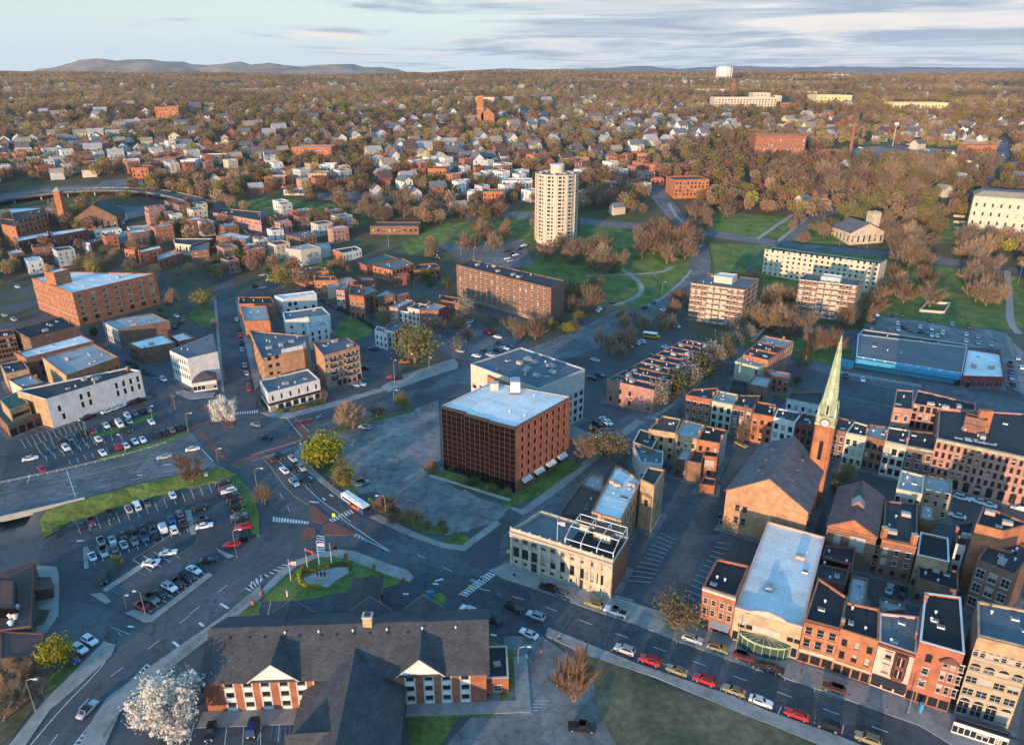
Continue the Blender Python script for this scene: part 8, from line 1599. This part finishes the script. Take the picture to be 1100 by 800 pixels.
cars('F','w:920,500 w:910,518 w:895,532 w:880,546 s:930,488',(40,-14),'by the pale blossom tree'); cars('F','r:1000,535 k:1030,547 w:1040,562 k:1050,590 w:950,642 s:1010,640 k:1040,620 w:1070,610 w:1080,640 k:1060,660 s:880,622 k:985,620 r:995,545 b:1090,600',(40,10),'in the lot below the brown slab block')
cars('F','k:780,200 k:775,215 k:785,228',(40,6),'by the round tower lane'); cars('D','w:690,480 k:755,485 w:775,490 k:830,487 w:620,470 w:410,470 k:650,440 w:665,440 w:610,455 k:700,500 w:540,432',(30,6),'in the far right lot'); cars('D','w:1010,500 r:1040,480 w:1000,440 w:1030,550 k:1020,560 r:1045,460',(6,30),'on the far right road')
cars('E','w:40,285 s:20,470 s:60,490 w:75,350',(40,20),'in the yard at the far left'); cars('F','s:50,300 w:80,320 k:75,278 k:20,350 s:45,355',(40,-6),'in the yard at the head of the left street')
cars('l3','s:1060,690',(60,16),'parked below the pink brick mill')
# bus
def bus():
    p, q = px('J 385,492')[0], px('J 500,570')[0]; a, b = G(p), G(q); ang = math.atan2(b[1]-a[1], b[0]-a[0]); c = mid(a, b); r = empty('bus', (*c, .1), ang); tag(r, 'white and blue city bus with orange patch at the crosswalk', 'bus'); L, W_2, H_ = 11.5, 1.28, 3.0
    m = MB(); m.box(-L/2,L/2,-W_2,W_2,.35,1.25,'car_blue',True); m.box(-L/2+.02,L/2-.02,-W_2+.01,W_2-.01,1.251,2.45,'car_white'); m.box(-L/2+.05,L/2-.05,-W_2+.05,W_2-.05,2.451,H_,'car_white'); m.box(-1.0,1.8,-W_2-.012,-W_2,.5,1.6,'car_orange'); m.box(1.8,3.6,-W_2-.012,-W_2,.45,1.5,'car_red'); m.box(L/2-2.2,L/2+.01,-W_2-.011,W_2+.011,1.2,2.6,'car_blue'); o = m.build('body'); o.parent = r
    m = MB(); m.box(-L/2+.6,L/2-2.4,-W_2-.02,W_2+.02,1.6,2.35,'glass'); o = m.build('side_window'); o.parent = r
    m = MB(); m.box(L/2+.011,L/2+.04,-W_2+.15,W_2-.15,1.2,2.6,'glass',True); o = m.build('windshield'); o.parent = r
    for x in (-3.6, 3.6):
        for s in (-1, 1): m = MB(); m.tube([(x,s*1.0,.42),(x,s*1.3,.42)], .45, 'rubber', 12); o = m.build('wheel'); o.parent = r
    for x, w in ((-3.5,1.6),(0,1.0),(3,1.2)): m = MB(); m.box(x-w,x+w,-.75,.75,H_+.005,H_+.28,'metal_light'); o = m.build('roof_unit'); o.parent = r
bus()
def school_bus():
    c = G(px('G 625,562')[0]); a, b = G(px('G 600,560')[0]), G(px('G 650,566')[0]); r = empty('school_bus', (*c, T(*c)+.1), math.atan2(b[1]-a[1], b[0]-a[0])); tag(r, 'yellow orange school bus with white roof at the lot corner', 'bus'); m = MB(); m.box(-3.8,3.0,-1.2,1.2,.5,2.4,'car_yellow',True); m.box(3.001,4.3,-1.0,1.0,.5,1.5,'car_yellow',True); m.box(-3.8,3.0,-1.15,1.15,2.401,2.8,'car_white'); m.box(-3.82,3.01,-1.215,1.215,1.1,1.2,'metal_dark'); o = m.build('body'); o.parent = r
    m = MB(); m.box(-3.5,2.8,-1.22,1.22,1.5,2.2,'glass'); o = m.build('side_window'); o.parent = r
    for x in (-2.3, 2.9):
        for s in (-1, 1): m = MB(); m.tube([(x,s*.9,.45),(x,s*1.2,.45)], .45, 'rubber', 10); o = m.build('wheel'); o.parent = r
school_bus()
# ---------------- street furniture ----------------
def pole_top(base, top, zc=None):
    b = px(base)[0]; t = px(top)[0]; g = G(b); return g, T(*g), max(hz(b, t) - T(*g), 2)
def lamp(base, top, arm, ctx):
    g, z, h = pole_top(base, top); r = empty('street_lamp', (*g, z)); m = MB(); m.tube([(0,0,0),(0,0,h*.9)], [.10,.07], 'metal_grey', 6); a = [(0,0,h*.88),(arm*.15,0,h*.96),(arm*.6,0,h),(arm,0,h)]; m.tube(a, .05, 'metal_grey', 5); m.cyl(0,0,0,.5,.22,.2,'metal_grey',8); o = m.build('pole'); o.parent = r
    k = MB(); k.box(arm-.1 if arm > 0 else arm-.7, arm+.7 if arm > 0 else arm+.1, -.18,.18,h-.1,h+.1,'metal_light',True); o = k.build('lamp_head'); o.parent = r; reg(r, 'grey street lamp on curved arm', ctx, px(base)[0][0], 'street lamp')
for b_, t_, a_, c_ in (('J 570,595','J 555,480',-1.8,'beside the bus'), ('J 30,485','J 35,360',2,'on the sunken lot side of the bus street'), ('J 605,125','J 600,35',1,'on the median by the big lot'), ('I 1000,740','I 990,620',1.8,'at the red car corner of the sunken lot'), ('I 795,210','I 790,130',1.8,'at the corner of the white wall lot'), ('I 530,300','I 520,220',-.8,'in the white wall lot'), ('I 367,240','I 355,160',-.8,'in the white wall lot'), ('M 620,260','M 608,130',-1,'at the drive of the sunken lot'), ('M 150,640','M 120,500',1.8,'in the scrub by the curved road'), ('M 535,210','M 530,150',.6,'at the tip of the lot drive'), ('O 65,500','O 70,370',2,'on the hotel lawn corner'), ('Q 610,650','Q 640,510',.8,'before the bright orange building'), ('O 980,400','O 1005,265',.8,'before the old theatre'), ('O 415,180','O 412,120',.6,'before the stone bank'), ('I 925,370','I 915,280',1.2,'at the brick crossing'), ('F 605,745','F 605,655',.6,'on the waste lot'), ('F 752,715','F 752,645',.6,'on the waste lot'), ('G 430,590','G 435,510',.8,'on the curved road by the park corner'), ('G 672,380','G 680,325',1.2,'on the park lawn'), ('F 580,175','F 580,115',1,'at the highway bend'), ('F 885,215','F 885,160',.5,'by the tower car park'), ('F 940,235','F 940,180',.5,'by the tower car park'), ('I 645,165','I 640,100',.6,'at the corner of the white wall'),('H 320,175','H 320,140',1.2,'by the park road'),('H 435,200','H 432,160',1.2,'by the park road'),('H 1075,330','H 1085,240',-.8,'at the far right lawn'),('N 300,30','p 300,30',0.5,'')):
    if c_: lamp(b_, t_, a_, c_)
def floodlight(b_, t_, lab):
    g, z, h = pole_top(b_, t_); r = empty('floodlight_mast', (*g, z)); m = MB(); m.tube([(0,0,0),(0,0,h)], [.35,.2], 'metal_light', 6); o = m.build('pole'); o.parent = r; m = MB(); m.box(-2,2,-.3,.3,h-1.5,h+1.2,'metal_light',True); o = m.build('lamp_head'); o.parent = r; tag(r, lab, 'floodlight')
floodlight('D 545,460','D 558,365','tall floodlight mast left of the far right lot'); floodlight('D 840,460','D 852,390','tall floodlight mast right of the far right lot')
for b_, t_, cols, lab in (('h1 475,320','h1 458,150',('cloth_red','cloth_red'),'white flagpole with red flag, left of the plaza three'), ('h1 575,295','h1 572,80',('cloth_red','cloth_white','cloth_blue'),'white flagpole with striped national flag in the plaza middle'), ('h1 680,290','h1 662,110',('metal_dark','metal_dark'),'white flagpole with black flag at the plaza right'), ('h1 335,420','h1 325,240',('cloth_white','cloth_red','cloth_blue'),'short flagpole with red white and blue flag by the kerb')):
    g, z, h = pole_top(b_, t_); r = empty('flagpole', (*g, z)); m = MB(); m.tube([(*g,z),(*g,z+h)], [.09,.05], 'metal_light', 6); m.build('pole', r); m = MB(); m.tube([(*g,z+h),(*g,z+h+.2)], [.1,.02], 'metal_light', 6); m.build('finial', r); flag((g[0],g[1],z+h-1.5), r, cols, -.2); tag(r, lab, 'flagpole')
def neon(base, n_, lab):
    g = G(px(base)[0]); z = T(*g); r = empty('crossing_sign', (*g, z)); m = MB(); m.tube([(*g,z),(*g,z+2.9)], .05, 'metal_grey', 5); m.build('pole', r); m = MB(); m.hexa([(g[0]-.45,g[1]-.03,z+1.7),(g[0]+.45,g[1]-.03,z+1.7),(g[0]+.45,g[1]+.01,z+1.7),(g[0]-.45,g[1]+.01,z+1.7),(g[0]-.45,g[1]-.03,z+2.8),(g[0]+.45,g[1]-.03,z+2.8),(g[0]+.45,g[1]+.01,z+2.8),(g[0]-.45,g[1]+.01,z+2.8)], 'neon'); m.build('sign_plate', r); tag(r, lab, 'sign')
neon('J 500,525',0,'neon yellow crossing sign behind the bus'); neon('J 350,590',0,'neon yellow crossing sign on the brick island'); neon('N 925,148',0,'neon yellow crossing sign on the main street zebra'); neon('J 1085,745',0,'neon yellow crossing sign at the bank corner')
def signal(base, top, arm, lab):
    g, z, h = pole_top(base, top); r = empty('traffic_signal', (*g, z)); m = MB(); m.tube([(*g,z),(*g,z+h)], [.12,.08], 'metal_dark', 6); m.tube([(*g,z+h*.92),(g[0]+arm[0],g[1]+arm[1],z+h)], .06, 'metal_dark', 5); m.build('pole', r)
    for t in (.95, .0):
        m = MB(); x, y = g[0]+arm[0]*t, g[1]+arm[1]*t; zz = z+h*(.85 if t else .6); m.box(x-.18,x+.18,y-.18,y+.18,zz-.5,zz+.5,'metal_dark',True)
        for k, c in ((-.3,'leaf_green'),(0,'leaf_yellow'),(.3,'lamp_red')): m.box(x-.09,x+.09,y-.2,y-.185,zz+k-.09,zz+k+.09,c,True)
        m.build('signal_head', r)
    tag(r, lab, 'traffic light')
signal('J 250,250','J 240,135',(-4,-1.5),'black traffic light pole at the yellow tree corner'); signal('J 205,320','J 198,225',(-3,1),'traffic light pole at the queue stop line'); signal('I 735,130','I 728,60',(2,-2),'traffic light pole at the white wall corner'); signal('e4 135,630','e4 128,540',(2,-3),'traffic light pole at the restaurant corner'); signal('J 1090,735','p 549,565',(-3,-2),'traffic light pole at the stone bank corner')
def utility(base, top, lab):
    g, z, h = pole_top(base, top); r = empty('utility_pole', (*g, z)); m = MB(); m.tube([(*g,z),(*g,z+h)], [.16,.1], 'bark', 6); m.build('pole', r); m = MB(); m.box(g[0]-1.1,g[0]+1.1,g[1]-.06,g[1]+.06,z+h-1.0,z+h-.85,'bark',True); m.build('crossarm', r); tag(r, lab, 'utility pole')
for i, (b_, t_) in enumerate((('I 740,120','I 730,50'),('F 690,360','F 683,315'),('f1 515,325','f1 510,250'),('f1 575,320','f1 575,265'),('f1 820,410','f1 818,320'),('e3 620,210','e3 612,100'))):
    utility(b_, t_, ('wooden utility pole by the white wall corner','wooden utility pole in the terrace yard','wooden utility pole before the school, left of two','wooden utility pole before the school, right of two','wooden utility pole right of the brick annex','wooden utility pole by the stepped gable shop')[i])
def meter_box(base, m_, lab, s=(1.2,.8,1.4), name='utility_box', cat='utility box'):
    g = G(px(base)[0]); z = T(*g); b = MB(); b.box(g[0]-s[0]/2,g[0]+s[0]/2,g[1]-s[1]/2,g[1]+s[1]/2,z+.1,z+s[2],m_); b.box(g[0]-s[0]/2-.06,g[0]+s[0]/2+.06,g[1]-s[1]/2-.06,g[1]+s[1]/2+.06,z+s[2]+.001,z+s[2]+.08,m_); b.box(g[0]-s[0]/2-.08,g[0]+s[0]/2+.08,g[1]-s[1]/2-.08,g[1]+s[1]/2+.08,z+.0,z+.099,'concrete'); tag(b.build(name), lab, cat)
meter_box('I 872,400','metal_grey','grey utility box on the grass bank above the lot'); meter_box('h1 305,555','paint_white','small white sign post on the flag plaza lawn',(.3,.3,1.6),'marker_post','post'); meter_box('N 755,165','paint_blue','blue hotel sign on the small entrance lawn',(1.8,.5,1.9),'hotel_sign','sign'); meter_box('J 905,630','metal_grey','grey bench by the corner garden path',(1.8,.6,.5),'bench','bench'); meter_box('Q 660,650','paint_blue','blue painted pillar on the pavement by the bright orange shop',(.5,.5,2.6),'pillar','pillar')
for i, s in enumerate(('h1 795,240','h1 1035,325','h1 90,540','h1 15,620','j1 405,690','J 400,745')): meter_box(s, 'brick_red', 'x', (.7,.7,1.3), 'brick_pier', 'pier'); o = COL.objects[-1]; reg(o, 'short brick pier', 'on the kerb wall round the flag plaza', px(s)[0][0], 'pier')
# statue group on the plaza
def statue():
    g = G(px('h1 590,400')[0]); r = empty('statue', (*g, .15)); tag(r, 'dark bronze figures on the flag plaza', 'statue'); m = MB(); m.box(g[0]-1.6,g[0]+1.6,g[1]-.7,g[1]+.7,.16,.5,'stone'); m.build('plinth', r)
    for x in (-.9, .1, 1.0): m = MB(); b = (g[0]+x, g[1]); m.tube([(b[0]-.12,b[1],.5),(b[0]-.1,b[1],1.3)], .11, 'metal_dark', 6); m.tube([(b[0]+.12,b[1],.5),(b[0]+.1,b[1],1.3)], .11, 'metal_dark', 6); m.tube([(*b,1.25),(*b,1.6),(*b,1.95)], [.2,.26,.12], 'metal_dark', 8); m.tube([(*b,1.95),(*b,2.1),(*b,2.25)], [.08,.14,.06], 'metal_dark', 8); m.tube([(b[0]-.25,b[1],1.85),(b[0]-.4,b[1]-.15,1.3)], .07, 'metal_dark', 5); m.tube([(b[0]+.25,b[1],1.85),(b[0]+.35,b[1]-.25,1.4)], .07, 'metal_dark', 5); m.build('figure', r)
statue()
# people: one skinned body each
def person(base, cloth, legs, label, ang=0):
    g = G(px(base)[0]); z = T(*g)+.16; J_ = {'pel':(0,0,.95),'che':(0,0,1.35),'nec':(0,0,1.5),'hea':(0,-.02,1.66),'top':(0,0,1.76),'ls':(-.2,0,1.42),'le':(-.26,.03,1.14),'lh':(-.25,-.08,.9),'rs':(.2,0,1.42),'re':(.27,.03,1.14),'rh':(.24,-.1,.92),'lk':(-.1,-.06,.5),'lf':(-.1,.04,.06),'lt':(-.1,-.14,.04),'rk':(.1,.02,.5),'rf':(.1,.12,.06),'rt':(.1,-.04,.04)}
    ks = list(J_); ed = [('pel','che'),('che','nec'),('nec','hea'),('hea','top'),('che','ls'),('ls','le'),('le','lh'),('che','rs'),('rs','re'),('re','rh'),('pel','lk'),('lk','lf'),('lf','lt'),('pel','rk'),('rk','rf'),('rf','rt')]
    rad = dict(pel=.15,che=.17,nec=.06,hea=.105,top=.08,ls=.08,le=.05,lh=.04,rs=.08,re=.05,rh=.04,lk=.075,lf=.05,lt=.04,rk=.075,rf=.05,rt=.04)
    me = bpy.data.meshes.new('person'); me.from_pydata([J_[k] for k in ks], [(ks.index(a), ks.index(b)) for a, b in ed], []); o = bpy.data.objects.new('person', me); COL.objects.link(o); o.location = (*g, z); o.rotation_euler = (0,0,ang)
    sk = o.modifiers.new('skin','SKIN'); o.modifiers.new('sub','SUBSURF').levels = 1
    for i, k in enumerate(ks): v = me.skin_vertices[0].data[i]; v.radius = (rad[k], rad[k]*.8); v.use_root = (k == 'pel')
    dg = bpy.context.evaluated_depsgraph_get(); m2 = bpy.data.meshes.new_from_object(o.evaluated_get(dg)); o.modifiers.clear(); o.data = m2; m2.materials.clear()
    for c in (cloth, legs, 'skin'): m2.materials.append(MAT[c])
    for p in m2.polygons: c = p.center; p.material_index = 2 if c.z > 1.5 or (abs(c.x) > .2 and c.z < .98) else 1 if c.z < .95 else 0; p.use_smooth = True
    h = MB(); h.tube([(0,.02,1.66),(0,.03,1.76),(0,.02,1.81)], [.115,.1,.03], 'paint_brown', 8); hh = h.build('hair'); hh.parent = o; tag(o, label, 'person')
person('O 1020,612','metal_dark','cloth_blue','person in dark jacket beside the gold car on the pavement',.6); person('O 75,250','metal_dark','paint_brown','person in dark clothes walking between two parked cars',1.2); person('Q 158,490','metal_dark','metal_dark','person in black standing on the shop side pavement',2.0); person('O 163,412','cloth_red','metal_dark','person in red top at the kerb of the hotel drive corner',.2); person('Q 600,655','metal_dark','cloth_blue','person in dark coat beside the lamp at the orange shop',.9)
# barrier at the lot entrance, bins
bm_ = MB(); a, b = G(px('b1 880,755')[0]), G(px('b1 1018,790')[0])
for k in range(14): p = mid(a, b, k/13); bm_.tube([(*p,.15),(*p,1.15)], .03, 'metal_light', 4)
bm_.tube([(*a,1.15),(*b,1.15)], .04, 'metal_light', 4); bm_.tube([(*a,.3),(*b,.3)], .04, 'metal_light', 4); tag(bm_.build('barrier_rail'), 'pale metal barrier rail at the striped lot beside the bank', 'fence')
for i, s in enumerate(('b1 90,570','b1 435,680','N 970,90','O 240,340')):
    g = G(px(s)[0]); b = MB(); b.cyl(g[0],g[1],.14,1.05,.3,.36,'metal_dark',10); b.cyl(g[0],g[1],1.05,1.15,.38,.3,'metal_grey',10); o = b.build('litter_bin'); tag(o, ('dark litter bin at the bank corner pavement','dark litter bin before the middle of the bank','dark litter bin by the main street zebra','dark litter bin near the drive exit')[i], 'bin')
# worn pavement aprons round the downtown buildings
ap = MB()
for i, w in enumerate(FOOT):
    if max(q[1] for q in w) > 390 or len(w) != 4 or (w[0][1] < 150 and w[0][0] < 0): continue
    p = inset_poly(w, -1.7); z = .135 + .0004*(i % 70)
    if all(abs(T(*q)) < .03 for q in p) and all(math.dist(a, b) < 9 for a, b in zip(p, w)): ap.face([(*q, z) for q in p], 'pavement_old')
ap.build('pavement_apron')['kind'] = 'structure'
def meter(g, ctx):
    r = empty('parking_meter', (*g, T(*g)+.15)); m = MB(); m.tube([(0,0,0),(0,0,1.1)], .035, 'metal_grey', 5); o = m.build('pole'); o.parent = r; m = MB(); m.box(-.1,.1,-.08,.08,1.1,1.45,'metal_dark',True); o = m.build('meter_head'); o.parent = r; reg(r, 'parking meter', ctx, to_px(*g, 0)[0], 'parking meter')
for s, n_, c_ in (('O 700,350 Q 560,660', 13, 'on the shop side kerb'), ('O 430,425 1090,630', 9, 'on the lawn side kerb')):
    a, b = W_(s)
    for k in range(n_): meter(mid(a, b, (k+.5)/n_), c_)
# guard fence and low wall details
def fence(s, h, m, label, name='fence', posts=2.5):
    p = W_(s); r = MB()
    for a, b in zip(p, p[1:]):
        l = math.dist(a,b); n_ = max(1, int(l/posts)); za, zb = T(*a)+.1, T(*b)+.1
        for f in (.45, .95): r.tube([(a[0],a[1],za+h*f),(b[0],b[1],zb+h*f)], .04, m, 4)
        for k in range(n_+1): q = mid(a,b,k/n_); r.tube([(*q,T(*q)),(*q,T(*q)+h)], .05, m, 4)
    tag(r.build(name), label, 'fence')
fence('M 440,760 520,640 620,540 800,380 960,255 1060,165', 1.0, 'metal_dark', 'dark guard rail between the curved road pavement and hotel'); fence('H 640,455 900,500 1050,545', 1.6, 'metal_dark', 'dark chain fence below the playing field'); fence('I 0,432 280,373 560,304 700,262', .8, 'metal_light', 'pale guard rail along the bridge street lot'); fence('N 1030,170 1100,200 O 60,240 150,290', 1.0, 'metal_dark', 'dark rail along the hotel side of the main street'); fence('k3 690,690 640,790', 1.5, 'paint_cream', 'pale fence in the yard behind the town houses')
# ---------------- air ----------------
def haze():
    m = bpy.data.materials.new('haze'); m.use_nodes = True; t = m.node_tree; t.nodes.clear(); o = t.nodes.new('ShaderNodeOutputMaterial'); v = t.nodes.new('ShaderNodeVolumePrincipled'); v.inputs['Color'].default_value = (.80,.84,.95,1); v.inputs['Density'].default_value = 3.6e-5; v.inputs['Anisotropy'].default_value = .1; t.links.new(v.outputs[0], o.inputs['Volume'])
    b = MB(); b.box(-12000,12000,-400,12500,-40,420,'asphalt',True); me = b.mesh('haze'); me.materials.clear(); me.materials.append(m); ob = bpy.data.objects.new('haze', me); COL.objects.link(ob); ob['kind'] = 'stuff'
haze()
flush_windows(); write_labels()
for o in list(COL.objects):
    for k in ('_w','_h'):
        if k in o: del o[k]

for o in COL.objects:
    if 'category' in o and len(o.get('label','').split()) > 16: print('LONG', o['label'])
